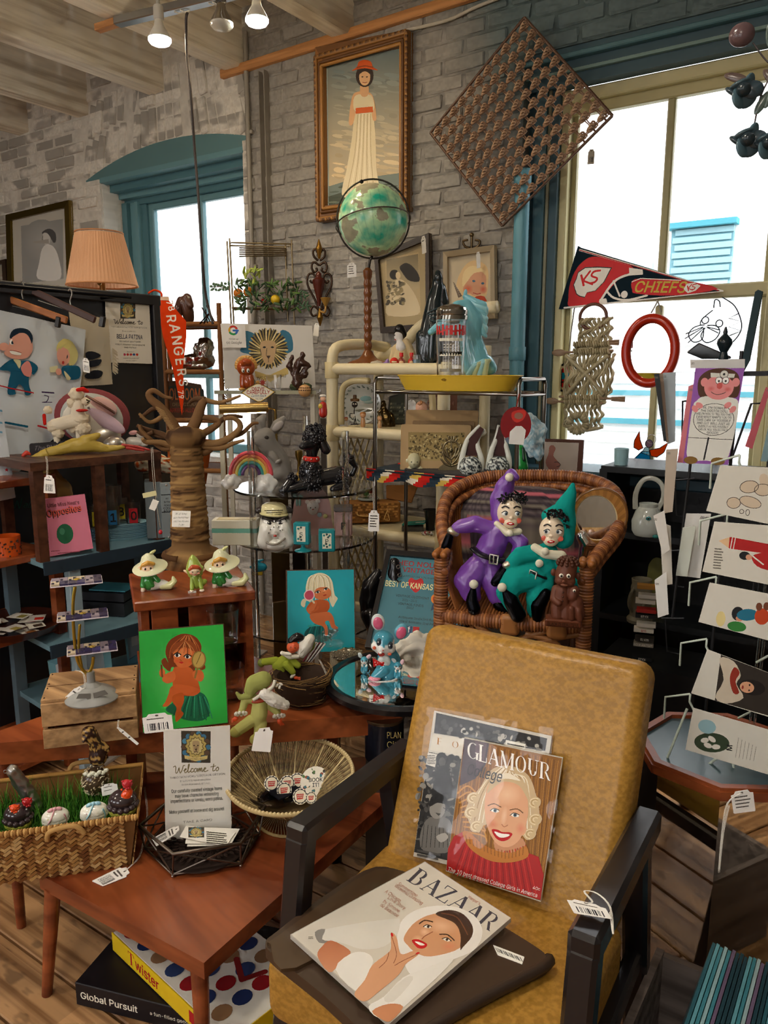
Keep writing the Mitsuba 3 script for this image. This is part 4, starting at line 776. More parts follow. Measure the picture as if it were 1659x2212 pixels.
for x,y,l in((1098,437,'small cream badge with black zigzag rim nearest the big badge'),(1075,487,'small cream badge with black zigzag rim in the middle of the bowl'),(1190,532,'small cream badge with black zigzag rim lowest in the bowl'),(985,440,'small cream zigzag badge under the paper labels in the bowl'),(1268,542,'small red edged badge half hidden at the bottom of the bowl'),(1168,420,'small cream badge half hidden behind the big BOOK IT badge')):badge(l,x,y,54 if '1268' not in str(x)else 40,0,'zig')
cx=Z(300,1592,.55)[:2];o=O('wooden_crate','small slatted pine crate standing upside down on the upper table level','crate',T=frame([*cx,.55],16),mat='m_crate')
W_,D_,H_=.225,.19,.125
for z,hh in((.025,.05),(.088,.06)):o.part('slat');o.box('a8753c',(-W_/2,0,z),(W_,.01,hh),b=.0015)
for y,dd in((.045,.085),(.14,.09)):o.part('slat');o.box('b8854a',(-W_/2,y,H_-.003),(W_,dd,.009),b=.0015)
for x in(-W_+.006,-.006):o.part('end_panel');o.box('94622f',(x,D_/2,H_/2-.006),(.011,D_-.012,H_-.013))
o.part('back_slat');o.box('a8753c',(-W_/2,D_,.06),(W_,.01,.11));[(o.part('nail','m_metal'),o.ball('1c1614',(x,y,H_+.0015),.0022,nu=6,nv=5))for x in(-W_+.007,-.007)for y in(.015,.075,.105,.17)];o.done()
o=K('display_stand','three-tier display stand of checkered acrylic plates on a grey aeroplane base','display stand',200,1497,z=.676,mat='m_metal').zoom(0,1150,4.706)
o.part('base','m_satin');o.lathe('8a8a86',(935,1680),[(285,0),(288,14),(270,40),(200,90),(130,128),(100,140),(95,150),(70,165),(45,185),(42,300),(0,302)],40)
for s_ in(-1,1):o.part('aeroplane','m_satin');o.poly('6e6e6a',[(935+s_*a,b)for a,b in((10,1560),(130,1545),(160,1590),(60,1600),(20,1640))],10,d=-215)
o.part('spine','m_metal');o.tube('b59a3e',[(845,560),(815,700),(800,900),(800,1150),(815,1290),(870,1400),(920,1420),(960,1350),(975,1270)],17,cm=6,sx=.5);o.tube('b59a3e',[(865,930),(845,1050),(835,1200),(850,1350)],15,cm=5,sx=.5)
for x,y in((865,500),(900,835),(970,1175)):
 o.part('tier_plate','m_glaze');n=6
 for i in range(n):
  for j in range(2):
   w=500/n;o.box(('b9aa92','2a2648','857a86','3a3560')[(i+j*2)%4 if(i+j)%2 else(i*2)%3],(x-250+(i+.5)*w,y,-140+(j+.5)*140),(w-3,18,137))
 o.box('d8d0d8',(x,y+14,0),(512,10,292));o.part('rosette','m_metal');o.ball('c9ab54',(x,y-12,0),(28,12,28));o.lathe('c9ab54',(x,y-10),[(34,0),(30,6),(0,8)],14)
 o.part('plate_print','m_print');[o.box('1c1830',(x-230+k*42,y-9.5,-90+(k*67)%170),(26,1,60))for k in range(12)]
o.done()
tag('white paper tag hanging from the stand on the crate',[(168,1480),(182,1490),(130,1528),(122,1524)],Y=1.80,lean=-40,bar=False,string=[(183,1484),(180,1455),(163,1448)])
tag('curled white price tag hanging in front of the crate slats',[(250,1573),(258,1570),(300,1606),(296,1610)],Y=1.79,bar=False,lean=-20,string=[(255,1572),(256,1555)])
G1=[(298,1358),(486,1343),(493,1562),(307,1590)]
o=S('picture','bright green picture of a cartoon hula girl with a hand mirror','picture',G1,.2,.24,z=.552,lean=-8,c='4a3220',t=.012,part='board');o.part('print','m_gloss');o.zoom(0,1160,2.9625)
o.fill('2fae45',[(886,592),(1436,547),(1454,1188),(914,1266)]);o.soft('62c568',(1185,900),240,290,'2fae45')
def hair_(c1,c2,pts,strands):
 o.fill(c1,pts,5)
 for i,s_ in enumerate(strands):o.line(c2[i%len(c2)],s_,6,4)
o.fill('155f42',[(1060,1110),(1130,1050),(1180,1010),(1250,990),(1310,1010),(1340,1080),(1340,1140),(1290,1180),(1200,1180),(1120,1150)],4)
for i in range(14):o.line(('0f4a36','2a8a64','1c6a4c')[i%3],[(1180+i*10,1015+abs(i-7)*2),(1140+i*15,1090),(1110+i*19,1150+(i%3)*12)],7,4)
hair_('7a3618',('a8562a','5a2610','c27a44'),[(1080,800),(1062,730),(1085,660),(1150,615),(1210,610),(1265,635),(1295,690),(1290,760),(1320,830),(1290,850),(1260,820),(1240,905),(1200,890),(1110,830),(1090,860),(1050,830),(1035,790),(1060,770)],[[(1190+i*3,620),(1190+(i-6)*14,690),(1190+(i-6)*17,770)]for i in range(13)])
o.fill('c9602e',[(1110,850),(1150,825),(1215,830),(1250,870),(1275,940),(1280,990),(1230,1020),(1150,1010),(1110,960)],5,c2='b5501f')
for a in(((1115,860),(1060,880),(1040,920),(1080,940),(1125,910)),((1240,860),(1290,850),(1310,890),(1290,925),(1245,905))):o.fill('cf6a36',a,5)
o.fill('cf6a36',ell(1040,870,20,30));o.fill('cf6a36',ell(1262,872,24,22));o.line('6a3a20',[(1040,895),(1035,820)],11)
o.fill('c65c2a',[(1095,965),(1140,945),(1240,960),(1285,985),(1240,1020),(1160,1010),(1110,1050),(1075,1090),(1040,1090),(1060,1060),(1080,1010)],5);o.fill('b8521f',[(1110,1020),(1170,1000),(1180,1050),(1160,1110),(1175,1140),(1130,1192),(1122,1150),(1130,1100),(1105,1060)],5)
o.fill('cf6a36',[(1110,720),(1140,690),(1220,700),(1250,750),(1235,810),(1180,835),(1130,815)],5);o.soft('e0844e',(1175,740),45,35,'cf6a36');o.soft('d4522a',(1135,790),20,18,'cf6a36');o.soft('d4522a',(1225,795),18,16,'cf6a36')
hair_('8a4220',('b5683a','6a3014','d09058'),[(1100,740),(1120,680),(1190,650),(1255,680),(1270,750),(1230,715),(1190,700),(1140,715)],[[(1190,655),(1150+i*14,700-(i%2)*4),(1110+i*24,738+(i%3)*4)]for i in range(7)])
for x,y in((1140,752),(1207,762)):o.fill('f4ece0',ell(x,y,19,13));o.fill('1c1a22',ell(x-3,y,10,12));o.line('1a0e0a',[(x-24,y-2),(x-4,y-16),(x+22,y-4)],7,4)
o.line('8a3418',[(1155,782),(1168,788)],4);o.fill('b82a22',[(1150,798),(1165,793),(1180,800),(1165,808)],3);o.fill('8a6a34',ell(1277,782,46,60,-8));o.fill('b99a52',ell(1277,782,38,52,-8));o.line('6a5224',[(1262,810),(1280,770),(1292,740)],4);o.line('8a6a34',[(1268,838),(1252,900)],12);o.text('1c5a34','larsett',(1290,1155),16,rot=12,slant=.3);o.done()
tag('white scalloped price tag with barcode on the lower corner of the green picture',[(306,1545),(370,1538),(375,1578),(312,1585)],Y=1.80,lean=-8,rows=1)
# ================= brown step shelf, elves, tree of branches =================
hx=[Z(x,y,.83)[:2]for x,y in((288,1302),(553,1276),(545,1222))];d1=(hx[1]-hx[0]);d1/=np.linalg.norm(d1);yw=math.degrees(math.atan2(d1[1],d1[0]))
SH=frame([*hx[0],0],yw);sw=np.linalg.norm(hx[1]-hx[0])
o=O('step_shelf','dark walnut step shelf standing behind the green picture with elf figurines on top','shelf',T=SH,mat='m_darkwood')
o.part('top_board','m_walnut');o.box('5a2a14',(sw/2,.17,.815),(sw,.34,.03),b=.004)
for x in(.03,sw-.02):o.part('side_panel','m_walnut');o.box('4a2010',(x,.17,.675),(.022,.3,.25))
for x in(.085,.19):o.part('front_slat','m_walnut');o.box('6a3018',(x,.02,.675),(.075,.012,.25),b=.002)
o.part('shelf_board','m_walnut');o.box('5a2a14',(.24,.17,.675),(.2,.3,.02));o.part('base_board','m_walnut');o.box('4a2010',(sw/2,.17,.56),(sw-.02,.3,.02));o.part('back_panel');o.box('3a1a0c',(sw/2,.315,.69),(sw-.04,.01,.24));o.done()
def elf_big(label,dx,dy):
 o=K('elf_figurine',label,'figurine',(985+dx)/2.9625,1160+(338+dy)/2.9625,z=.8305,mat='m_glaze').zoom(-dx/2.9625*-1,1160+dy/2.9625,2.9625);P=lambda x,y,d=0:(x,y,d)
 o.part('hat');o.lathe('d6d6b0',(968,195,20),[(38,8),(70,-2),(112,-8),(116,-2),(100,8),(70,22),(52,52),(40,80),(12,100),(0,102)],28,rot=8,pitch=14);o.ball('c9c98a',(990,98),(26,10,12),30);o.part('hat_lining');o.lathe('ebe8d8',(968,192,16),[(0,10),(40,4),(110,-8),(112,-11),(60,-6),(0,4)],28,rot=8,pitch=14)
 o.part('head');o.ball('e6c8a6',(957,195,-22),(46,44,42));o.ball('e6c8a6',(952,208,-62),(7,6,6));o.ball('dcb48c',(905,190,-5),(20,9,8),40);o.ball('dcb48c',(1010,188,-5),(20,9,8),-40)
 o.part('hair');o.skin('c9963c',[[((925,165,-48),13),((955,150,-60),15),((990,162,-46),13)],[((915,180,-30),10),((912,225,-20),12)],[((1000,180,-30),10),((1003,220,-20),11)]],4)
 o.part('eye');o.ball('2a1a14',(938,188,-62),(6,8,4));o.part('eye');o.ball('2a1a14',(972,186,-61),(6,8,4));o.part('mouth');o.ball('a03a34',(955,222,-60),(7,5,4));[o.ball('e0987c',(x,210,-54),(9,7,5))for x in(930,982)]
 o.part('tunic');o.skin('2f8a3a',[[((960,235),26),((955,275),42),((955,300),40)],[((930,245),20),((920,300,-20),22)],[((985,245),18),((1015,280,-15),20)],[((960,270,-30),20),((975,300,-35),16)]],6)
 o.part('arm');o.skin('e8d8c0',[[((920,300,-22),13),((915,330,-24),15)]],3);o.part('legs');o.skin('dcdcd0',[[((975,305),36),((1040,300,-10),30),((1075,310,-20),24)],[((985,320),20),((950,325),16)]],6)
 o.part('shoe');o.skin('cfcf98',[[((1040,312,-20),24),((1090,312,-25),26),((1118,290,-25),20),((1112,262,-25),10)],[((1075,318,10),18),((1105,318,10),18)]],5);o.done()
elf_big('ceramic elf in wide cream hat and green tunic, left of the small pixie',0,0);elf_big('ceramic elf in wide cream hat and green tunic, right of the small pixie',458,-24)
o=K('pixie_figurine','small ceramic pixie with red hair and pointed green hood between the two elves','figurine',1262/2.9625,1160+345/2.9625,z=.8305,mat='m_glaze').zoom(0,1160,2.9625)
o.part('hood');o.skin('9aab4a',[[((1248,195,10),50),((1245,150,5),30),((1242,122,0),10)],[((1290,200),20),((1285,235),18)],[((1215,205),20),((1225,240),18)]],6);o.part('face');o.ball('e8cda8',(1252,205,-30),(38,38,34));o.ball('e8cda8',(1200,220),(24,9,8),-35);o.ball('e8cda8',(1302,218),(24,9,8),35);[o.ball('3a2418',(x,208,-62),(7,3,3))for x in(1238,1270)];o.ball('a8423a',(1254,226,-60),(8,3,3));[o.ball('e0987c',(x,220,-56),(9,7,5))for x in(1230,1276)]
o.part('hair');o.skin('b8502a',[[((1220,195,-48),10),((1240,178,-55),15),((1275,182,-52),12),((1288,198,-40),9)]],4);o.part('suit');o.skin('8fa83e',[[((1256,250),24),((1258,300,10),36)],[((1235,255),15),((1230,320,-30),14)],[((1280,255),15),((1290,320,-30),14)],[((1290,300,10),26),((1312,290,10),18)]],6)
o.part('hand');o.ball('e8dcc0',(1228,335,-32),(15,10,14));o.part('hand');o.ball('e8dcc0',(1292,335,-32),(17,11,14));o.done()
o=K('sticker_stub','tiny grey paper tag on the front edge of the step shelf','price tag',416,1279,z=.832,mat='m_print');o.box('b5b0a6',(415,1280,-2),(18,9,1.5));o.done()
o=K('branch_tree','tall display tree with fibre-wrapped trunk and knotty bare branches','display tree',415,1242,z=.83,yaw=0,mat='m_matte');o.T=o.T@frame([0,.13,0])
def tcol(v):
 z=v[:,2];n=meshkit.noise(np.c_[v[:,:2]*.03,z*.22],5);k=meshkit.noise(np.c_[v[:,:2]*.01,z*.05],9);c=arr([C('3a2413'),C('6e5130'),C('937347'),C('54371c')])
 return c[(np.clip(n*2.2+k*2.4-.6,0,3.99)).astype(int)%4]
prof=[(62,0),(66,20),(58,34),(44,44),(42,60)]+[(44-9*t+(1.8 if i%4==0 else 0)+rng.uniform(-.8,.8),62+t*200)for i,t in enumerate(lin(0,1,60))]+[(40,268),(46,282),(40,296),(20,304),(0,306)]
v,f=lathe_mesh(arr(prof)*o.u,30);v[:,:2]*=(1+.05*(meshkit.noise(v/o.u*.04,2)-.5))[:,None];v[:,2]*=o.kz;o.part('trunk');o.raw(tcol(v/o.u),v,f,40)
o.part('root_knot');[o.tube(('4a3018','6a4a28')[i%2],[(415+(50+5*(i%3))*cos(t),1230-(i%3)*7,(50+5*(i%3))*sin(t))for t in lin(i,i+2.2,8)],6+i%3)for i in range(14)]
br_=[([(405,965),(385,925),(362,895),(345,880),(340,868),(352,862),(372,874),(390,878)],13,3),([(362,897),(345,900),(328,912),(318,918)],6,3),([(372,912),(350,925),(335,925),(318,908)],6,3),([(420,960),(440,925),(452,895),(462,880)],15,8),([(462,882),(440,880),(425,890)],8,3),([(462,882),(490,888),(515,882),(540,873)],6,2.5),([(430,965),(470,945),(490,930),(475,922),(450,920),(420,925)],9,4),([(478,940),(510,918),(545,920)],7,3),([(440,975),(480,975),(510,965),(535,945),(535,930),(520,920),(500,922)],10,4),([(500,965),(540,955),(565,935),(580,933)],6,3),([(395,975),(365,955),(335,945),(310,935)],9,4),([(390,980),(360,970),(330,968),(322,960)],8,4),([(400,975),(370,985),(345,970),(320,945),(318,932)],7,4),([(345,948),(325,955),(310,948)],5,3),([(450,980),(490,985),(520,975),(545,968)],8,3),([(430,985),(460,975),(470,985),(450,995),(420,985),(390,990)],9,7),([(385,960),(355,958),(315,945)],6,3)]
for i,(pts,r0,r1)in enumerate(br_):
 o.part('branch');n=len(pts);o.tube(('6a4c2e','4e3520','7d5f3c')[i%3],[(x,y,28*sin(i*2.1)*k/n)for k,(x,y)in enumerate(pts)],[r0+(r1-r0)*k/(n-1)for k in range(n)],cm=4,n=9)
o.part('branch_wrap');[o.tube('8a6c46',[(405-48*k+13*cos(t),965-75*k+8*cos(t),11*sin(t))for t in lin(0,6,8)],2.2,n=5)for k in lin(.1,.85,12)];o.done()
o=K('necklace','fine chain necklace with red heart pendant hanging from the branch tree','necklace',340,1100,Y=2.18,mat='m_metal');o.part('chain');o.tube('b5ac9a',[(334,968),(334,1030),(337,1072),(341,1110),(344,1140)],.9,n=5,cm=4);o.tube('b5ac9a',[(337,968),(338,1030),(340,1075)],.8,n=5,cm=4);o.part('pendant','m_glaze');o.ball('b01826',(344,1150),(4.5,5.5,4));o.part('card','m_print');o.box('d6cf9e',(325,1067,-2),(30,11,1),rot=10);o.box('ece9df',(333,1090,-3),(14,24,1),rot=-25);o.done()
o=S('handwritten_note','square white handwritten note fixed to the trunk of the branch tree','note',[(372,1103),(412,1104),(410,1139),(371,1138)],.05,.044,plane=(Z(391,1242,.83)+[0,.03,0],arr([.1,-1,.0])),c='f1efe6',part='paper',t=.001);o.part('print');[o.text('3a3834',t,(391,1112+i*8),4,w=w,slant=.2)for i,(t,w)in enumerate((('ABS 18" Vintage',26),('Silver Red Puff Heart',33),('Gold Chain Necklace',33),('$9.99',12)))];o.done()
def tumbler(label,px,py,z,r,h,key='glass_tumbler'):
 o=K(key,label,'glass',px,py,z=z,mat='m_glass');o.lathe('ffffff',(px,py),[(0,0),(r*.82,0),(r*.86,2),(r,h),(r*.95,h),(r*.8,h*.12),(0,h*.1)],30);o.done()
tumbler('large clear glass tumbler on the middle board of the step shelf',484,1392,.686,36,82);tumbler('clear glass tumbler with frosted print behind the green pixie doll',500,1508,.552,32,76)
# ================= acrylic tiered stand =================
ac=arr([-.30,2.86]);AZ=(1.05,.86,.53);o=O('acrylic_stand','round clear acrylic three-tier display stand','display stand',T=frame([*ac,0]),mat='m_acrylic')
for z in AZ:o.part('tier');o.lathe('dfeaea',(0,0,z),[(0,-.008),(.262,-.008),(.265,-.004),(.262,0),(0,0)],64)
for x,y,zt in((-.165,-.18,1.27),(.165,-.18,1.27),(-.01,.2,1.3)):
 for z0,z1 in((.0,.53-.008),(.53,.86-.008),(.86,1.05-.008),(1.05,zt)):o.part('post');o.lathe('dfeaea',(x,y,z0+.0005),[(0,0),(.0125,0),(.0125,z1-z0-.001),(0,z1-z0-.001)],14)
o.done()
T2=(420,820,3.7705)
def on(key,label,cat,x,y,z,mat='m_glaze',zm=T2,dY=0,**k):
 o=K(key,label,cat,x/zm[2]+zm[0],y/zm[2]+zm[1],z=z,mat=mat,**k).zoom(*zm)
 if dY:o.T[:3,3]+=arr([0,dY,0])
 return o
o=on('rainbow_figurine','glossy ceramic rainbow between two white clouds on the top acrylic tier','figurine',460,905,1.0505)
for i,c in enumerate(('d8505c','dc8050','d8c860','3f9a9a','5a3a70')):r_=165-i*24;o.part('stripe');o.tube(c,[(465+r_*cos(t)*1.0,775-r_*sin(t)*1.08,0)for t in lin(-.05,3.19,26)],15 if i else 17,n=10)
for cx_,cy_,k in((300,830,.85),(570,855,1.1)):o.part('cloud');o.skin('dcdcd8',[[((cx_+a*k,cy_+b*k,d),r*k),((cx_,cy_+10,0),50*k)]for a,b,d,r in((-55,5,0,42),(-20,-40,0,40),(30,-45,0,42),(65,-5,0,42),(40,30,-20,40),(-30,32,-20,40),(0,0,-40,42))],3)
o.done()
o=on('rabbit_figurine','grey flocked rabbit standing upright behind the rainbow','figurine',650,840,1.0505,'m_cloth',dY=.14);gc='7e7a74'
o.part('body');o.skin(gc,[[((540,500,0),90),((560,560,0),82),((620,620,20),75),((660,720,20),92),((680,800,20),88)],[((480,520,-30),48),((540,500,0),90)],[((600,640,-60),36),((635,690,-80),24)],[((650,800,-40),50),((590,835,-70),28)]],10,edge=30)
o.part('ear');o.skin(gc,[[((515,430,10),34),((505,370,10),46),((535,325,15),22)]],4);o.part('ear');o.skin(gc,[[((600,460,20),30),((650,400,25),50),((700,345,30),22)]],4);o.part('inner_ear','m_satin');o.ball('9a938e',(650,405,-20),(58,30,14),42);o.part('eye','m_glaze');o.ball('1c1614',(555,492,-88),(18,15,10));o.part('paw');o.ball(gc,(645,690,-95),(30,16,16),30);o.done()
o=on('poodle_figurine','shiny black reclining poodle figure with a red collar on the top acrylic tier','figurine',985,895,1.0505);pb='0c0c11';r=Rnd(2)
def curls(o,cs,n,rr,seed=0):
 q=Rnd(seed)
 for i in range(n):
  (x,y,d),R=cs[q.randrange(len(cs))];u_=q.random()*2-1;t=q.random()*6.283;k=math.sqrt(1-u_*u_);o.ball(pb,(x+R*k*cos(t),y+R*u_,d-abs(R*k*sin(t))),rr*(.8+.5*q.random()),nu=8,nv=6)
o.part('body');o.skin(pb,[[((950,740,0),88),((965,820,0),95)],[((960,660,0),48),((955,740,0),84)],[((1010,810,10),70),((1180,780,40),74),((1230,830,40),60)],[((930,840,-40),56),((790,870,-90),34),((720,885,-100),28)],[((1230,860,0),45),((1130,885,-60),28)]],6,edge=24)
o.part('head');o.skin(pb,[[((985,470,0),84),((965,560,-10),56),((960,640,0),38)],[((950,520,-50),46),((890,535,-100),32)]],5,edge=22);o.part('ear');o.skin(pb,[[((1040,500,-10),36),((1075,575,-10),42)]],3);o.part('ear');o.skin(pb,[[((930,480,40),30),((915,560,50),36)]],3)
o.part('curly_coat',kind='stuff');curls(o,[((985,450,0),82),((985,470,0),86)],120,15,1);curls(o,[((955,760,0),92),((960,820,0),98),((940,715,0),70)],190,13,2);curls(o,[((1190,800,30),70),((900,850,-40),52),((800,790,-70),40)],100,12,3)
o.part('tail');o.skin(pb,[[((1290,780,40),22),((1320,720,40),18),((1270,650,40),38)]],3);curls(o,[((1262,645,35),36)],30,11,4);o.part('paw');o.skin(pb,[[((735,880,-105),34),((800,800,-75),38)]],3);o.part('collar','m_satin');o.lathe('c02a20',(955,668,0),[(58,0),(68,10),(70,32),(58,44),(50,22),(58,0)],28,rot=-4);o.part('stud','m_metal');[o.ball('d8d2c4',(955+70*cos(t),642,70*sin(t)),8,nu=8,nv=6)for t in lin(3.4,6.1,5)];o.done()
o=on('bulldog_jar','ceramic bulldog head jar with a yellow cap on the middle acrylic tier','cookie jar',665,1365,.8605);wh='dcdad0'
hc=lambda v:np.where((v[:,2]>190+40*np.abs(v[:,0])/90)[:,None],C('2a2524'),C(wh))
o.part('head');o.skin(wh,[[((665,1180,30),130),((665,1240,20),138),((665,1290,10),125)]],6,edge=30,fn=hc);o.part('jowl');o.skin(wh,[[((600,1200,-90),66),((575,1300,-80),62),((600,1320,-80),50)],[((720,1200,-90),66),((760,1300,-80),60),((735,1320,-80),50)],[((660,1190,-110),50),((660,1215,-110),50)]],8,edge=20)
o.part('chin');o.ball('e6e4da',(665,1320,-95),(95,50,60));o.part('mouth');o.tube('8a8478',[(590,1290,-142),(620,1305,-160),(680,1300,-165),(740,1262,-150)],8,cm=5);o.part('nose');o.ball('a8302a',(660,1238,-168),(14,9,8));
for x,ro in((608,-12),(712,14)):o.part('eye');o.ball('ecebe4',(x,1145,-100),(40,28,26),ro);o.ball('141214',(x+(8 if x<660 else-6),1148,-124),(17,19,8));o.ball('f4f4f0',(x+4,1140,-132),5);o.ball('2a2524',(x+0,1118,-112),(44,12,18),ro*1.6)
o.part('spot');[o.ball('3a3634',(x,y,-156),5,nu=6,nv=5)for x,y in((625,1190),(650,1172),(690,1170),(720,1195),(700,1200),(610,1215))];o.part('ear');o.skin('2a2524',[[((560,1060,0),32),((525,1065,-10),26)]],3);o.part('ear');o.skin('2a2524',[[((755,1060,0),32),((790,1072,-10),22)]],3)
o.part('cap');o.lathe('d8cf9e',(655,1085,10),[(96,-15),(112,0),(112,30),(100,55),(70,76),(30,84),(0,86)],32,rot=-4);o.part('cap_brim');o.lathe('c9c08c',(655,1098,-20),[(0,0),(112,0),(118,8),(112,14),(0,14)],32,rot=-4);o.part('cap_print','m_print');[o.box('4a442e',(655+k*2,1050+k*17,-103+abs(k-1)*2),(150-k*24,6,1))for k in range(3)];o.done()
def shaker(label,x,y,ped,L):
 o=on('salt_shaker' if L=='S' else 'pepper_shaker',label,'shaker',x,y,.8605,'m_gloss',dY=-.06);t='1f7f86';b=1310 if ped else 1365
 o.part('case');o.box(t,(x,b-88,0),(130,180,70),yaw=-14 if ped else 0,b=8)
 if ped:o.part('pedestal');o.lathe(t,(x+5,1362,0),[(68,0),(66,8),(30,16),(16,30),(14,60)],28)
 o.part('face','m_print');a=math.radians(-14 if ped else 0);w=44;X=lambda u_,yy,dd=-36.5:(x+u_*cos(a)+dd*sin(a)*-1*0+(9 if ped else 0)*-1,yy,dd+u_*sin(a)*(-1 if ped else 1)-.6)
 o.box('d8d6c0',(x-(10 if ped else 0),b-88,-36),(72,124,2),yaw=-14 if ped else 0);[o.ball(c,X(u_,b-88+vv,-38),(9,9,2),nu=7,nv=5)for i,(u_,vv,c)in enumerate(((-22,-45,'2f7a7a'),(0,-52,'3a4a4a'),(22,-42,'2f7a7a'),(-24,35,'2f7a7a'),(0,45,'3a4a4a'),(22,32,'2f7a7a'),(-6,22,'3a4a4a'),(10,-30,'3a4a4a')))]
 o.text('3a4644',L,X(-2,b-70)[:2],34,d=-40);o.done()
shaker('teal salt shaker on a round pedestal on the middle acrylic tier',895,1360,True,'S');shaker('teal box-shaped pepper shaker without a pedestal on the middle acrylic tier',1090,1365,False,'P')
o=on('storage_box','long cream box with mint green band on the middle acrylic tier','box',340,1340,.8605,'m_satin',dY=.0);o.part('base');o.box('cfcbb4',(345,1290,40),(370,110,150),yaw=-12,b=3);o.part('band');o.box('6aa894',(345,1225,40),(374,36,153),yaw=-12);o.part('lid');o.box('d9d5bf',(345,1175,40),(376,70,155),yaw=-12,b=4);o.part('lid_print');o.box('b9a97c',(345,1139,40),(300,2,110),yaw=-12);o.done()
o=on('baby_plaque','pink scalloped teddy bear plaque leaning behind the teal shakers','plaque',950,1300,.8605,'m_satin',dY=.12);o.part('plaque');o.poly('cfa8a2',[(770,1310),(775,1130),(800,1010),(870,950),(960,930),(1050,970),(1090,1060),(1100,1180),(1085,1310)],26,d=0,sm=4);o.part('bear');o.skin('d8d4cc',[[((945,1075,-20),52),((945,1110,-20),40)],[((900,1040,-15),20),((903,1042,-15),20)],[((985,1035,-15),20),((988,1037,-15),20)]],4);o.ball('3a302c',(925,1080,-72),5);o.ball('3a302c',(965,1078,-72),5);o.ball('a8605a',(945,1092,-76),(9,6,5));o.part('bow');[o.ball('8fb8b4',(820+a,1010+b,-8),(r1,r2,12))for a,b,r1,r2 in((-20,-10,24,16),(22,-8,24,16),(-8,35,11,32),(15,35,11,32))];o.part('flower');[o.ball(c,(x,y,-12),(20,20,8))for x,y,c in((1000,1150,'9ab4bc'),(1048,1162,'d4cc8a'),(930,1112,'d4cc8a'))];o.done()
o=on('pink_canister','pink canister with grey lid lettered P, right of the pepper shaker','canister',1200,1300,.8605,'m_satin',dY=.07);o.part('jar');o.box('d0aaa4',(1205,1200,0),(150,200,120),b=12);o.part('lid');o.box('6e6866',(1205,1075,0),(156,46,126),b=10);o.part('letter','m_print');o.text('2a2422','P',(1205,1240),56,d=-61,bold=True);o.done()
o=on('toy_whale','small turquoise plastic whale on the lowest acrylic tier','toy',510,1600,.5305,'m_gloss');o.part('body');o.skin('1f7f9a',[[((510,1525),45),((560,1530),34)],[((490,1530),20),((462,1525,0),10)],[((520,1480),14),((560,1470),8)]],4);o.part('wheels');o.box('b89a2c',(512,1578),(90,30,50),b=8);o.done()
# ================= dark low table behind the corner table =================
e0=arr([-.16,2.115]);DT=[tuple(e0+U[:2]*a-N[:2]*b)for a,b in((-.02,0),(.62,0),(.62,.42),(-.02,.42))]
o=O('low_table','low dark wooden table with pale metal edge behind the mustard armchair','table',mat='m_darkwood');o.part('top','m_darkwood');o.slab('2a140c',DT,.555,.59);o.part('edge_strip','m_metal');o.beam('8a8078',[*(e0+N[:2]*.004),.563],[*(e0+U[:2]*.62+N[:2]*.004),.563],.006,.018)
for q_ in DT:p=arr(q_)*.93+np.mean(DT,0)*.07;o.part('leg');o.tube('1c0e08',[[*p,.556],[*p,0]],.02,n=10)
o.done();TZ=.59
T3=(480,1200,3.6065)
mc=Z(868,1462,.612);o=O('mirror_tray','round mirror in a thick black frame lying on the low table under the blue mice','mirror',T=frame([*mc[:2],TZ]),mat='m_gloss')
o.part('frame','m_gloss');o.lathe('0e0d10',(0,0,0),[(.205,.0),(.222,.004),(.222,.018),(.21,.026),(.197,.024),(.195,.018),(0,.017)],56,sx=1.0);o.part('glass','m_mirror');o.lathe('ffffff',(0,0,.0185),[(.196,0),(.0,.0005)],48);o.done();MZ=.6095
def mouse(o,P,k,blue,big=False):
 pass
o=on('mouse_figurine','large blue and white ceramic mouse with pink ears and a red spotted bow tie','figurine',1275,935,MZ,zm=T3);bl_,wh='3f8fa4','dcdcd6';rr_=lambda v:np.where((meshkit.noise(v*.03,3)*40+v[:,2]>700-1e9)[:,None],C(bl_),C(wh))
o.part('body');o.skin(bl_,[[((1290,770,10),74),((1290,860,0),92),((1290,900,-10),80)],[((1260,860,-60),56),((1190,910,-90),32)],[((1340,790,10),40),((1360,870,20),45)]],6,edge=20);o.part('belly');o.ball('c9d0cc',(1262,800,-70),(50,56,26));o.part('foot');o.ball('d88a9a',(1190,918,-100),(48,20,34));o.part('tail');o.tube('c9c8c2',[(1140,925,-90),(1220,938,-120),(1330,935,-100),(1390,915,-40)],9,cm=5)
hf=lambda v:np.where((v[:,2]>268+np.abs(v[:,0]+15)*.5)[:,None],C(bl_),C(wh));o.part('head');o.skin(wh,[[((1258,660,-20),84),((1255,690,-30),82)],[((1200,690,-50),40),((1205,692,-50),40)],[((1310,705,-50),42),((1305,705,-50),42)],[((1245,700,-70),44),((1240,706,-84),36)]],6,edge=18,fn=hf)
for x,y,ro in((1215,525,8),(1393,597,-22)):o.part('ear');o.ball('5a9cae' if x>1300 else 'c9cfcc',(x,y,0),(52,68,22),ro);o.part('inner_ear');o.ball('cf5a7c',(x,y+4,-14),(38,52,14),ro)
for x,y in((1222,650),(1308,676)):o.part('eye');o.ball('18222c',(x,y,-94),(18,24,12),-10);o.ball('e8f0f0',(x-5,y-10,-106),(5,6,3));o.tube('1a1c22',[(x-20,y-12,-96),(x,y-32,-92),(x+20,y-14,-92)],3,cm=4)
o.part('cheek');o.ball('cf5a3a',(1187,690,-88),(14,14,8));o.part('cheek');o.ball('cf5a3a',(1303,738,-88),(16,12,8));o.part('mouth');o.ball('9a2a26',(1240,730,-108),(26,20,12),-12);o.ball('efeee8',(1234,718,-118),(12,8,6));o.part('nose');o.ball('a8423a',(1253,698,-122),(6,6,5))
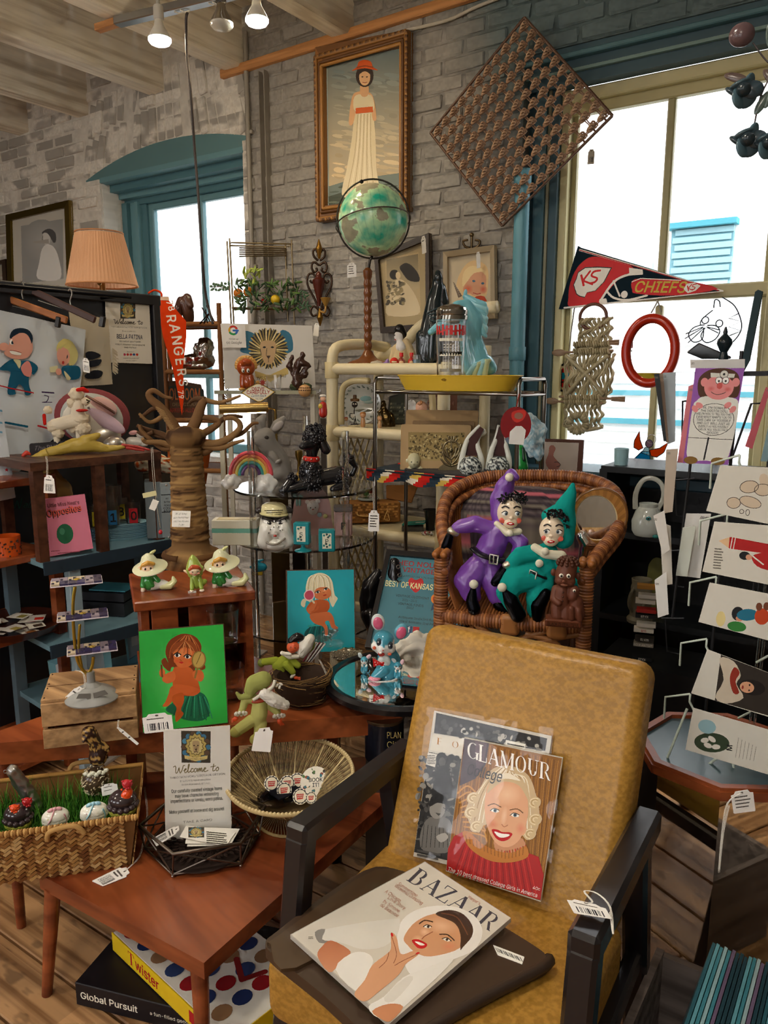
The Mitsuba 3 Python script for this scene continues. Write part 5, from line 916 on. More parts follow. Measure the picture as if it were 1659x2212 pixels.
o.part('bow_tie');o.hull('b81c1c',[((1180,775,-85),6),((1185,830,-85),6),((1228,805,-95),10)]);o.hull('b81c1c',[((1280,790,-85),6),((1275,842,-85),6),((1228,808,-95),10)]);[o.ball('e8e4de',(x,y,-98),(4,4,4),nu=6,nv=5)for x,y in((1192,795),(1200,815),(1245,800),(1262,812),(1256,828),(1212,800),(1230,808))];o.done()
def small_mouse(label,x,y,s_,tilt):
 o=on('mouse_figurine',label,'figurine',x,y,MZ,zm=T3);o.part('body');o.skin(bl_,[[((x,y-22,0),26),((x+4*s_,y-55,0),22)],[((x-16,y-30,-14),12),((x-14,y-62,-20),8)],[((x+18,y-30,-14),12),((x+22,y-62,-20),8)]],5);o.part('paw');o.ball('e2e2da',(x-13,y-68,-22),(8,14,8),20);o.part('paw');o.ball('e2e2da',(x+18,y-68,-20),(8,14,8),-20)
 o.part('head');o.skin(wh,[[((x+2,y-104,0),30),((x+2,y-98,-10),28)]],3,fn=lambda v:np.where((v[:,2]>112/1.)[:,None],C(bl_),C(wh)));o.part('ear');o.ball('b9c4c6',(x-30,y-140,2),(16,24,8),25+tilt);o.part('ear');o.ball('d8b4bc',(x+36,y-128,2),(16,24,8),-50+tilt);o.part('eye');o.ball('16181e',(x-10,y-106,-30),(6,8,4));o.part('eye');o.ball('16181e',(x+16,y-106,-28),(6,8,4));o.ball('a8423a',(x+2,y-92,-34),4);o.part('tail');o.tube(bl_,[(x+20,y-4,10),(x+40,y-4,5),(x+44,y-24,0)],5,cm=4);o.done()
small_mouse('little blue mouse with raised paws, left of the large mouse',1105,918,1,0);small_mouse('little blue mouse sitting to the right of the large mouse',1365,960,-1,30)
o=on('silver_dish','hammered silver dish standing on edge behind the mice','dish',960,840,TZ,'m_chrome',zm=T3,dY=.03);o.part('dish');o.skin('a89a7c',[[((870,800,0),26),((960,780,20),30),((1060,790,30),28)],[((900,830,0),20),((1030,830,20),22)]],3,edge=14,bump=8,freq=.06);o.part('bead','m_chrome',kind='stuff');r=Rnd(6);[o.ball('cfc3a6',(850+(i*13)%240,765+12*(i//19)+r.random()*3,-26+r.random()*8),8,nu=7,nv=5)for i in range(110)];o.done()
o=S('picture','turquoise picture of a cartoon hula girl with blonde hair','picture',[(617,1229),(766,1226),(769,1409),(619,1413)],.2,.24,z=TZ+.002,lean=-6,c='4a3220',t=.012,part='board');o.part('print','m_gloss');o.zoom(480,1200,3.6065)
o.fill('1f9aa6',[(505,112),(1025,100),(1035,750),(512,762)]);o.soft('34b0b8',(770,400),240,290,'1f9aa6')
o.fill('0f4f50',[(640,610),(680,560),(740,530),(800,540),(840,580),(880,570),(905,585),(870,620),(830,660),(760,690),(660,680)],4)
for i in range(12):o.line(('0c4242','1f7a72','145e5a')[i%3],[(690+i*12,545),(660+i*16,610),(640+i*19,670)],7,4)
o.line('2f9a90',[(672,552),(730,545),(795,542)],14,4)
o.fill('d9cfae',[(655,350),(640,400),(612,380),(625,340),(660,320),(650,240),(680,165),(745,128),(810,140),(855,190),(870,270),(880,310),(900,330),(880,370),(860,400),(835,350),(820,300),(700,300),(690,360)],5)
for i in range(15):o.line(('efe6ca','b9a878','e6dab6')[i%3],[(750,135),(672+i*12,190-abs(i-7)*3),(650+i*15.5,300+(i%3)*20)],6,4)
o.fill('b9582c',[(690,360),(750,340),(820,350),(838,400),(800,460),(760,480),(700,470),(665,440),(655,410)],5,c2='a84a20');o.fill('c4673a',[(690,455),(745,445),(830,440),(865,480),(880,540),(905,565),(880,575),(850,560),(830,510),(800,520),(820,560),(822,620),(800,622),(790,560),(720,530),(685,490)],5)
o.fill('cf7444',[(715,290),(740,250),(810,240),(845,270),(845,310),(810,335),(760,340),(725,325)],5);o.soft('e0905e',(790,270),32,26,'cf7444');o.fill('c4673a',[(660,420),(690,385),(720,350),(738,365),(720,410),(700,445),(675,450)],4);o.line('b9582c',[(700,440),(735,420),(745,400)],14,4)
o.line('d9cfae',[(690,330),(715,365)],14);o.fill('e8c8c8',ell(677,305,42,44,-20));o.fill('c04a60',ell(677,305,34,37,-20));o.fill('f0ece2',ell(742,282,17,9,10));o.fill('1a1c22',ell(744,282,9,9));o.fill('f0ece2',ell(806,256,15,9,15));o.fill('1a1c22',ell(808,256,8,9));o.line('1c100c',[(722,286),(742,270),(764,276)],5,4);o.line('1c100c',[(790,258),(808,246),(824,252)],5,4);o.fill('a83226',ell(800,305,14,6,15));o.line('8a3a1c',[(784,285),(796,286)],4)
for i in range(7):o.line('e8d6b0',[(700+i*17,165+abs(i-3)*8),(705+i*18,240)],5)
o.done()
def boot(label,pts,toe,seed):
 o=on('ankle_boot',label,'boot',toe[0],toe[1]+20,TZ,'m_gloss',zm=T3,dY=.16);o.T[:3,3]+=0;o.part('shaft');o.skin('0d0c0e',[[((x,y,d),r)for x,y,d,r in pts]],6,edge=24,bump=5,freq=.02);o.part('foot');o.skin('0a090b',[[((pts[-1][0],pts[-1][1],0),pts[-1][3]),((toe[0]-20,toe[1]-30,-60),50),((toe[0]+60,toe[1]-12,-110),40)]],5,edge=20);o.part('sole');o.hull('060506',[((pts[-1][0]-20,toe[1]+12,0),12),((toe[0]+70,toe[1]+12,-115),14),((toe[0],toe[1]+12,-70),30)])
 o.part('eyelet','m_chrome');e0_,e1_=(pts[0][0]+pts[0][3]*.75,pts[0][1]+10),(pts[-1][0]+pts[-1][3]*.6,pts[-1][1]-60)
 for k in range(6):t=k/5;x,y=e0_[0]+(e1_[0]-e0_[0])*t+14*sin(t*3),e0_[1]+(e1_[1]-e0_[1])*t;o.part('eyelet')if k else None;o.tube('b9b4ae',[(x+14*cos(a),y+14*sin(a),-62+8*cos(a))for a in lin(0,6.283,13)[:-1]],4.5,closed=True)
 o.part('lace','m_cloth');o.tube('121014',[(e0_[0]-20+26*(k%2),e0_[1]+k*44,-66)for k in range(9)],5,cm=3);o.done()
boot('black lace-up ankle boot in front of the framed award sign',[(1345,170,30,42),(1350,300,20,66),(1345,430,10,78),(1340,560,0,86)],(1400,700),1);boot('black lace-up ankle boot further left, with its top folded over',[(1210,260,60,40),(1150,360,50,70),(1130,480,40,76),(1150,590,40,84)],(1180,690),2)
o=S('framed_sign','tilted black frame with blue award poster reading THEO NOUVEAU VINTAGE','sign',[(842,1185),(1010,1209),(985,1430),(797,1398)],.26,.32,z=TZ+.004,lean=-12,c='3a7280',t=.012,part='poster');o.part('frame','m_gloss');q_=[(842,1185),(1010,1209),(985,1430),(797,1398)]
for i in range(4):a,b=arr(q_[i]),arr(q_[(i+1)%4]);c_=np.mean(q_,0);o.poly('141214',[a,b,b+(c_-b)*.1,a+(c_-a)*.1],12,d=-6,smooth=False)
o.part('print','m_print');o.zoom(780,1000,2.6758);o.text('8a1c26','THEO NOUVEAU',(360,600),27,w=345,rot=-8.5,bold=True);o.text('8a1c26','VINTAGE',(330,632),26,w=172,rot=-8.5,bold=True);o.text('24343a','NOMINATED BY THE PITCH MAGAZINE',(335,662),10,w=262,rot=-8.5)
o.fill('b01c24',[(318,745),(285,705),(278,675),(295,657),(318,672),(345,662),(360,685),(350,715)],4);o.text('d8cf9a','BEST OF KANSAS CITY',(322,722),32,w=345,rot=-8.5,bold=True)
for t,x,y,w in(('VINTAGE CLOTHING',300,775,180),('2021 - 2022',285,795,80),('VINTAGE FINDS',292,820,140),('2022',288,838,40),('Antiques 2nd+3rd floor',330,905,210),('West Bottoms 2nd Floor',335,930,210)):o.text('142a30',t,(x,y),13,w=w,rot=-9,bold=True)
o.fill('d8812c',ell(432,785,32));o.fill('b9271f',ell(432,785,22));o.fill('d8b06a',ell(432,785,16));o.fill('1f3a5c',[(412,810),(400,855),(415,848),(428,860),(432,815)]);o.fill('1f3a5c',[(435,812),(440,860),(452,848),(465,855),(452,808)])
o.fill('1c3a6a',[(268,938),(302,943),(298,985),(264,980)]);o.text('e8e8e8','f',(283,978),32,bold=True);o.fill('b81c24',[(308,944),(342,949),(338,991),(304,986)]);o.done()
# ================= nest and the two green pixie dolls =================
nc=Z(650,1525,.55);o=O('bird_nest','round twig bird nest on the right corner of the upper table level','nest',T=frame([*nc[:2]+arr([0,.03]),.55]),kind=None,mat='m_matte');o.part('twigs',kind='stuff');r=np.random.default_rng(3)
for i in range(420):
 a=r.uniform(0,6.283);k=r.uniform(0,1);R_=.062+.024*k+r.uniform(-.006,.006);z0=.012+.075*k;a1=a+r.uniform(.5,1.3);dz=r.uniform(-.016,.016);o.tube(random.choice(('5a4226','7a5c36','3c2a18','8a6c42')),[(R_*cos(t)*(1+.02*sin(9*t)),.9*R_*sin(t),max(.004,z0+dz*(t-a)))for t in lin(a,a1,5)],.0013,n=4)
o.part('lining');o.lathe('33241a',(0,0,.0),[(.05,.004),(.072,.03),(.082,.085),(.07,.08),(.05,.035),(0,.03)],24);o.done()
vg,vg2,sk='8f9a34','a8a662','c9542c'
o=on('pixie_doll','felt pixie doll with black hair and white fur hat brim lying in the bird nest','doll',560,870,.63,'m_cloth',zm=T3)
o.part('suit');o.skin(vg,[[((500,800),42),((440,850,-10),52),((450,890,-10),46)],[((420,810,0),30),((310,820,0),28)],[((500,830,-30),36),((550,890,-50),24)],[((540,820),34),((590,850,-20),26)]],6,edge=16);o.part('collar');o.skin('d8d4c4',[[((470,745,-30),16),((530,775,-40),20),((590,780,-20),18)],[((475,740,-50),14),((530,745,-60),12)]],4);o.part('face','m_satin');o.ball(sk,(555,710,-10),(50,46,44),20);[o.ball('1c1010',(x,y,-52),(5,3,3))for x,y in((538,695),(570,702))];o.ball('8a1c18',(548,728,-52),(7,3,3));o.part('hair','m_gloss');o.skin('0e0c10',[[((545,665,0),30),((590,640,10),36),((620,650,10),30)]],4,bump=4,freq=.08)
o.part('fur_brim');o.skin('d2cdbf',[[((690,655,0),38),((650,710,0),56),((625,760,0),42)]],4,edge=12,bump=4,freq=.12);o.part('hat');o.ball('7a8430',(680,720,30),(46,60,40),-30);o.part('cuff');o.ball('d8d4c4',(548,915,-60),(26,14,16),40);o.part('hand','m_satin');o.ball('d2501f',(575,930,-64),(22,13,14),-10);[o.tube('d2501f',[(585,925+k*6,-70),(608,922+k*9,-76)],4.5,n=6)for k in range(3)];o.part('foot');o.ball('6a7428',(308,825,0),(30,34,28));o.done()
o=on('pixie_doll','felt pixie doll face down with fur hat brim hanging over the table edge','doll',270,1330,.552,'m_cloth',zm=T3)
o.part('suit');o.skin(vg2,[[((300,1150,-10),60),((290,1230,-20),66),((280,1280,-20),60)],[((230,1270,-30),50),((120,1330,-50),44)],[((300,1300,-30),52),((285,1390,-60),44)],[((270,1120,0),38),((190,1110,-5),34),((165,1180,-15),28),((150,1200,-20),24)],[((370,1170,0),36),((430,1220,-20),30)]],6,edge=16);o.part('foot');o.ball('97914e',(112,1335,-52),(54,44,44),20);o.part('foot');o.ball('97914e',(265,1400,-70),(56,46,44))
o.part('hood');o.skin('8d9150',[[((330,980,10),70),((260,1000,10),66),((230,1050,0),50)],[((220,1080,-20),30),((150,1090,-20),20),((125,1055,-20),12)]],6,edge=16);o.part('hood_edging');o.tube('cfcaba',[(420,965,-50),(400,1010,-62),(330,1050,-70),(250,1100,-60)],14,cm=5);o.part('tie');[o.ball('d6d2c6',(450+a,1010+b,-40),(18,10,8),ro)for a,b,ro in((-15,0,50),(15,-8,-30),(5,15,70))];o.part('neck','m_satin');o.ball('9a3a22',(290,1115,-50),(56,18,20),5)
o.part('fur_brim');o.skin('d2cdc2',[[((340,1055,-80),44),((410,1105,-85),52),((490,1150,-75),40)]],4,edge=11,bump=7,freq=.1)
for x,y in((150,1210),(445,1250)):o.part('lace_cuff');[o.ball('cfcaba',(x+40*cos(t),y+14*sin(t),-30+14*sin(t)),(14,16,12),nu=8,nv=6)for t in lin(0,6,9)]
o.part('hand','m_satin');o.ball('cc4a22',(108,1250,-26),(24,20,14),30);[o.tube('cc4a22',[(95,1245+k*8,-26),(78,1250+k*12,-26)],5,n=6)for k in range(3)];o.part('hand','m_satin');o.ball('cc4a22',(448,1290,-40),(20,24,14),20);[o.tube('cc4a22',[(446+k*12,1300,-40),(455+k*14,1320,-42)],5,n=6)for k in range(3)];o.done()
tag('blank white price tag hanging below the face-down pixie doll',[(552,1575),(591,1570),(584,1625),(543,1622)],Y=1.78,bar=False,rows=0)
tag('white price tag hanging on strings beside the bird nest',[(704,1467),(719,1470),(720,1495),(703,1492)],Y=2.06,bar=False,rows=0,string=[(711,1470),(700,1445),(690,1425)])
o=on('candy_sticks','bundle of striped sticks in clear wrap standing in the bird nest','sticks',600,900,.60,'m_satin',zm=T3);[(o.part('stick'),o.tube(c,[(590+i*11,900-i*3,10+(i%2)*12),(725+i*14,690+i*2,20+(i%2)*12)],6.5))for i,c in enumerate(('8a2a3a','d8d2cc','b9b0ac','7a2030','d8d2cc','5a3a44','c9c2be'))];o.part('wrap','m_pane');o.skin('ffffff',[[((760,680,20),40),((830,640,20),48),((890,610,20),26)],[((830,700,10),26),((920,700,0),26)]],3,edge=14,bump=10,freq=.05);o.done()
# ================= behind the low table: tins and papers glimpsed between table and armchair =================
o=K('metal_tin','dark tin with gold lettering standing on the floor beside the low table','tin',830,1625,Y=2.0,mat='m_gloss');o.part('can');o.lathe('14161f',(830,1632),[(0,0),(42,0),(42,88),(0,88)],30);o.part('rim','m_metal');o.lathe('8a7e68',(830,1632),[(42,86),(44,90),(44,94),(40,92)],30);o.part('print','m_print');[o.text('b9a468',t,(850,1575+i*20),13,w=30,d=-42)for i,t in enumerate(('PLAN','City','PEA'))];o.part('stand');o.box('3a332c',(830,1632+210,0),(80,416,80));o.done()
o=K('paper_bundle','crumpled bundle of newspaper between the corner table and the armchair','newspaper',878,1600,Y=2.25,mat='m_matte');o.part('sheets');[o.skin(('cfc9bc','b9b3a6','dcd7cb')[i%3],[[((850+i*6,1420+i*45,10*i),18),((905,1400+i*45,20),24),((930,1430+i*45,10),16)]],3,edge=9,bump=9,freq=.09)for i in range(6)];o.part('stand');o.box('2c2622',(890,1640+240,10),(90,480,90));o.done()
# ================= wicker chair with dolls =================
T4z=(780,1000,2.6758);SZ=.786
wl,wr=Z(952,1321,SZ),Z(1262,1347,SZ);wx=(wr-wl);ww=np.linalg.norm(wx);wyaw=math.degrees(math.atan2(wx[1],wx[0]));WT=frame([wl[0],wl[1],0],wyaw)
o=O('wicker_chair','small brown wicker armchair holding two pixie dolls and a hand mirror','chair',T=WT,mat='m_satin');rc,rd,rl='7a4520','4e2a12','9a6030'
def wrapped(o,pts,r,n=None,c=rc,cm=6):
 P=CM(arr(pts,float),cm,False)if cm else arr(pts,float);L=np.r_[0,np.cumsum(np.linalg.norm(np.diff(P,axis=0),axis=1))];k=int(L[-1]/.0085);q=np.stack([np.interp(lin(0,L[-1],3*k+1),L,P[:,i])for i in range(3)],1)
 R=r*np.where(np.arange(len(q))%3==0,.86,1.04);v,f=tube_mesh(q,R,10);cc=arr([C(x)for x in(rc,rl,'85502a','6b3a1a')])[(np.repeat(np.arange(len(q))//3,10)*7%4)];o.raw(np.vstack([cc,cc[:1],cc[-1:]]),v,f)
rail=[(0,-.01,.945),(-.005,.09,.965),(-.04,.20,1.02),(-.03,.30,1.09),(.06,.39,1.13),(ww/2,.42,1.14),(ww-.03,.40,1.14),(ww+.07,.31,1.11),(ww+.085,.20,1.035),(ww+.03,.08,.97),(ww+.0,-.015,.945)]
o.part('arm_rail');wrapped(o,rail,.019);o.part('arm_rail');wrapped(o,[(x*.93+ww*.035,y-.012,z-.035)for x,y,z in rail],.011);o.part('arm_rail');wrapped(o,[(x*1.03-ww*.015,y+.012,z-.026)for x,y,z in rail],.012)
for x in(0,ww):o.part('front_leg');wrapped(o,[(x,0,.46),(x,0,.7),(x,0,.95)],.021);[o.tube(rl,[(x+dx,-.028,.962),(x+dx,.02,.962)],.011,n=10)for dx in(-.012,.012)]
for x in(.03,ww-.03):o.part('rear_leg');o.tube(rd,[(x,.34,.46),(x,.34,.8)],.014)
o.part('back_weave',kind='stuff');RP=CM(arr(rail),10,False);n=len(RP)
for i in range(2,n-2):
 for dj in(-7,7):
  j=int(np.clip(i+dj,2,n-3));a=RP[i]-[0,.004,.03];t=j/n;b=arr([ww*.05+ww*.9*(RP[j][0]-RP[:,0].min())/np.ptp(RP[:,0]),min(RP[j][1],.34),SZ+.0]);o.tube(('8a5528','6b3c1a')[dj>0],[a,(a+b)/2+[0,.01*(dj>0),0],b],.0042,n=5)
o.part('seat_rail');wrapped(o,[(0,0,SZ-.01),(ww/2,-.012,SZ-.012),(ww,0,SZ-.01)],.021);o.part('seat');o.slab('6b3d1c',[(0,0),(ww,0),(ww-.02,.36),(.02,.36)],SZ-.02,SZ+.005)
o.part('seat_weave',kind='stuff')
for i in range(44):x=ww*(i+.5)/44;o.tube(('8a5528','744420')[i%2],[(x,y,SZ+.007+.003*cos(i*math.pi+y*160))for y in np.arange(-.01,.34,.02)],.0045,n=5)
o.part('rail_patch');o.hull('9a6434',[((ww*.5+a,-.02,SZ-.01+b),.014)for a in(-.014,.014)for b in(-.022,.012)]);o.part('rail_patch');o.hull('9a6434',[((ww*.82+a,-.018,SZ-.01+b),.014)for a in(-.014,.014)for b in(-.022,.012)])
for a,b,c in(((.0,-.005,.76),(.10,-.01,.72),(.19,-.01,.67)),((.09,-.01,.77),(.20,-.01,.70),(.34,-.01,.62)),((ww,-.005,.76),(ww-.10,-.01,.73),(ww-.25,-.01,.66)),((ww-.03,-.01,.62),(ww-.07,-.01,.72),(ww-.16,-.01,.745)),((ww-.3,-.01,.62),(ww-.22,-.01,.70),(ww-.1,-.01,.76)),((.02,.0,.58),(.04,.0,.70),(.10,.0,.745))):o.part('curved_brace');o.tube('8a5a30',[a,b,c],.0095,cm=6)
o.done()
o=O('blanket_chest','dark chest behind the mustard armchair carrying the wicker chair','chest',T=frame([*(wl+wr)[:2]/2,0],wyaw),mat='m_matte');o.box('241d1a',(0,.16,.23),(.56,.38,.459),b=.01);o.done()
o=K('striped_cushion','woven purple grey and pink striped cushion leaning on the wicker chair back','cushion',1120,1290,z=SZ+.01,mat='m_cloth');o.T[:3,3]+=arr([.03,.17,0]);v,f=sphere_mesh(60,40)
v=np.sign(v)*np.abs(v)**.62;v=v*arr([148,34,112])*o.u;v[:,1]+=.22*(v[:,2]);c=[];zz=v[:,2]/o.u;xx=v[:,0]/o.u;base=arr([C('463c44'),C('6a5f5e'),C('3a3038'),C('7d7468')])
k=((zz+xx*.06+120)//7).astype(int);col=base[k%4];pk=(k%9==4);col[pk]=C('b0606a');chk=((xx//5).astype(int)+k)%2==0;col=np.where((chk&~pk)[:,None],col*.62,col);o.raw(col,v+arr([0,0,112*o.u]),f,True);o.done()
def doll_face(o,x,y,s,side):
 """Painted mask face with side-glancing eyes."""
 sk='e0cdb2';o.part('face','m_gloss');o.ball(sk,(x,y,-18*s),(72*s,84*s,62*s),-6*side,nu=24,nv=16);o.ball(sk,(x+4*side*s,y+48*s,-40*s),(46*s,40*s,42*s));o.ball('e4d2b8',(x+6*side*s,y+20*s,-80*s),(12*s,11*s,10*s));D=lambda dx,dy:-18*s-62*s*math.sqrt(max(.05,1-(dx/(74*s))**2-(dy/(86*s))**2))
 for dx in(-28*s,38*s):
  a,b=x+dx,y-2*s;d=D(dx,0);o.part('eye');o.ball('efece4',(a,b,d),(19*s,14*s,5*s));o.ball('5a6a74',(a+6*side*s,b-1,d-4*s),(9*s,11*s,4*s));o.ball('141014',(a+7*side*s,b-1,d-6*s),(5*s,6*s,4*s));o.tube('171012',[(a-20*s,b-3*s,d),(a,b-15*s,d-3*s),(a+20*s,b-5*s,d)],2.6*s,cm=4);o.part('brow');o.tube('171012',[(a-20*s,b-30*s,D(dx-10*s,-28*s)-1),(a,b-40*s,D(dx,-38*s)-1),(a+22*s,b-30*s,D(dx+14*s,-30*s)-1)],4.2*s,cm=4)
 for dx in(-44*s,50*s):o.part('cheek');v,f=sphere_mesh();o.ball('d0604e',(x+dx*.92,y+38*s,D(dx*.88,34*s)+2*s),(20*s,17*s,5*s))
 o.part('mouth');o.ball('b01f24',(x+4*side*s,y+52*s,-84*s),(22*s,9*s,7*s),-5*side);o.ball('f0e9e0',(x+4*side*s,y+50*s,-89*s),(11*s,3.5*s,3*s))
pu,tq,bkk,wt='6a3a94','128a82','101014','d4cfba'
def fuzzy(o,pts,r,c='0d0c0e',n=34,seed=0):
 q=Rnd(seed)
 for i in range(n):k=q.random()*(len(pts)-1);a,b=arr(pts[int(k)],float),arr(pts[min(int(k)+1,len(pts)-1)],float);p=a+(b-a)*(k%1)+[q.uniform(-r,r),q.uniform(-r,r),q.uniform(-r,.3*r)];o.tube(c,[p,p+[q.uniform(-14,14),q.uniform(-16,6),-q.uniform(2,12)],p+[q.uniform(-18,18),q.uniform(-14,14),-q.uniform(4,14)]],4,n=5,cm=3)
o=on('pixie_doll','purple satin pixie doll with black hair and belt sitting in the wicker chair','doll',690,815,SZ+.012,'m_silk',zm=T4z)
o.part('suit','m_silk');o.skin(pu,[[((800,385,10),66),((760,450,0),84),((720,540,-5),80),((700,600,-10),78)],[((770,400,0),50),((660,360,-10),46),((570,370,-20),40),((535,385,-25),26)],[((850,410,0),44),((910,460,-20),44),((880,560,-50),38)],[((670,600,-30),78),((610,670,-60),76),((640,740,-80),56)],[((740,600,-20),76),((760,690,-50),66),((790,760,-70),44)]],8,edge=20,bump=8,freq=.022)
o.part('hood');o.skin(pu,[[((795,330,40),56),((790,230,50),62),((815,150,40),50),((845,85,10),30),((870,100,-10),22)]],6,edge=16,bump=5,freq=.03);o.part('collar');o.skin('cfc9ae',[[((770,350,-40),16),((830,395,-60),22),((895,390,-40),20)]],4);[(o.part('pompom'),o.ball(wt,p,r_,nu=14,nv=9))for p,r_ in(((833,98,-32),24),((845,392,-78),20),((650,668,-130),26))]
doll_face(o,842,290,.98,1);o.part('hair','m_gloss');fuzzy(o,[(795,225,-30),(850,190,-45),(905,205,-30),(912,240,-10)],20,n=70,seed=2);o.part('belt','m_gloss');o.tube(bkk,[(640,490,-40),(680,510,-90),(740,528,-95),(800,545,-80),(820,550,-30)],24,cm=4,sx=.5);o.part('buckle','m_metal');o.tube('cfcabf',[(738,505,-112),(782,512,-110),(778,560,-110),(734,552,-112)],7,closed=True);o.tube('cfcabf',[(758,508,-112),(756,556,-112)],5)
o.part('cuff');o.skin(wt,[[((515,398,-30),26),((540,410,-30),24)]],3);o.part('mitten');o.skin(bkk,[[((505,430,-30),24),((490,480,-30),30),((470,520,-25),22)]],4);o.part('shoe');o.skin(bkk,[[((645,700,-120),20),((640,760,-140),34),((655,800,-150),38)]],5);o.part('shoe');o.skin(bkk,[[((790,790,-90),30),((830,815,-100),28)]],4);o.part('mitten');o.skin(bkk,[[((830,580,-90),30),((790,640,-100),34),((770,660,-100),28)]],4);o.done()
o=on('pixie_doll','turquoise felt pixie doll with rosy cheeks reclining in the wicker chair','doll',930,850,SZ+.012,'m_cloth',zm=T4z)
o.part('suit','m_cloth');o.skin(tq,[[((1060,530,10),72),((1050,590,0),84),((1020,640,-10),78)],[((1000,520,-10),52),((910,530,-40),50),((855,580,-60),36)],[((1130,560,0),60),((1200,630,-10),62),((1240,690,-20),46)],[((990,640,-40),84),((890,660,-80),80),((840,720,-110),60),((880,800,-110),44)],[((1040,670,-30),70),((1010,760,-80),62),((1000,830,-90),40)]],8,edge=20,bump=5,freq=.03)
o.part('hood');o.skin(tq,[[((1150,440,30),62),((1150,350,40),70),((1150,270,30),58),((1180,190,10),32),((1188,140,0),12)],[((1060,320,40),40),((1110,300,40),50)]],6,edge=16);o.part('collar');o.skin('d0ccb4',[[((990,480,-50),24),((1050,510,-70),26),((1140,520,-50),30)]],4);[(o.part('pompom'),o.ball(wt,p,r_,nu=14,nv=9))for p,r_ in(((1048,490,-92),22),((1018,558,-90),23),((815,680,-170),26))]
doll_face(o,1082,388,.98,-1);o.part('hair','m_gloss');fuzzy(o,[(1045,310,-30),(1090,285,-45),(1140,300,-35),(1165,360,-20)],18,n=64,seed=3);o.part('belt','m_gloss');o.tube(bkk,[(930,590,-70),(980,605,-100),(1040,630,-90),(1060,640,-60)],20,cm=4,sx=.5);o.part('buckle','m_metal');o.tube('cfcabf',[(968,590,-118),(1005,602,-118),(998,640,-118),(962,626,-118)],6,closed=True)
o.part('cuff');o.skin(wt,[[((850,575,-70),26),((830,580,-75),22)]],3);o.part('cuff');o.skin(wt,[[((1258,715,-20),26),((1265,735,-20),22)]],3);o.part('shoe');o.skin(bkk,[[((830,700,-150),20),((870,760,-160),44),((910,830,-165),46)]],5);o.part('shoe');o.skin(bkk,[[((1060,720,-110),34),((1020,780,-120),46),((1020,850,-120),34)]],5);o.done()
o=K('hand_mirror','large amber hand mirror propped against the wicker chair back','hand mirror',1254.6,1261.6,Y=2.23,mat='m_glaze').zoom(*T4z);fr='8a5a22';o.part('frame');E=ell(1352,310,158,150,30,40);I=ell(1340,318,118,128,20,40)
g=[np.vstack([E[i:i+2],I[i:i+2][::-1]])if i<39 else np.vstack([E[[39,0]],I[[0,39]]])for i in range(40)];[o.poly(('8a5a22','9c6a2c')[i%2],q,26,d=-10,smooth=False)for i,q in enumerate(g)];o.tube('6a4216',E,12,closed=True);o.tube('c9b48a',I,7,closed=True);o.poly('7a4e1c',E*.999,6,d=14)
o.part('glass','m_mirror');o.poly('ffffff',I,4,d=-2);o.part('handle');o.skin(fr,[[((1262,425,0),34),((1290,470,0),40),((1340,480,0),24)],[((1285,470,0),36),((1272,540,0),26),((1268,640,0),26),((1266,800,0),22)]],4);o.done()
o=on('boy_and_dog_figurine','chocolate brown figurine of a boy with a puppy on a lettered base','figurine',1150,895,SZ+.012,'m_gloss',zm=T4z,dY=-.05);bw='5e3220'
o.part('base');o.box(bw,(1145,875,-20),(205,44,110),b=8);o.part('lettering','m_print');o.text('2a1408','BLACK IS BEAUTIFUL',(1145,886),17,w=176,d=-76,bold=True)
o.part('body');o.skin(bw,[[((1130,710,-10),46),((1125,780,-10),50)],[((1095,700,-10),24),((1085,750,-30),22),((1115,765,-60),20)],[((1165,705,-10),24),((1185,740,-30),22)],[((1105,800,-20),36),((1110,845,-30),36)],[((1155,800,-20),36),((1160,845,-30),36)]],6,edge=16)
o.part('head');o.skin(bw,[[((1155,575,0),56),((1145,620,-10),60)],[((1120,645,-30),34),((1170,648,-30),34)]],5,edge=14);o.ball(bw,(1078,612,0),(16,22,12));o.ball(bw,(1215,625,0),(14,22,12));o.part('hair');[o.ball('4a2616',(1155+58*cos(t)*k,560-34*sin(u_),-58*sin(t)*k),11,nu=8,nv=6)for u_ in lin(.1,1.4,4)for k in(cos(u_*.9),)for t in lin(0,6.1,12)]
for x in(1122,1162):o.part('eye');o.ball('e0d6c4',(x,612,-64),(13,13,7));o.ball('14100e',(x+1,613,-70),(6,7,4))
o.part('nose');o.ball('6a3a26',(1138,640,-76),(10,8,8));o.part('mouth');o.ball('7a4a34',(1140,662,-66),(20,8,8));o.part('button');[o.ball('3a1c10',(1136,705+24*k,-58),5,nu=8,nv=6)for k in range(3)]
o.part('puppy');o.skin(bw,[[((1195,700,-30),34),((1190,730,-40),28)],[((1210,760,-20),40),((1220,830,-20),44)],[((1185,790,-60),18),((1190,845,-60),18)],[((1225,800,-60),18),((1235,850,-60),18)],[((1168,690,-30),12),((1165,720,-35),14)]],5,edge=14);o.ball('e0d6c4',(1198,690,-64),9);o.ball('14100e',(1198,691,-71),5);o.done()
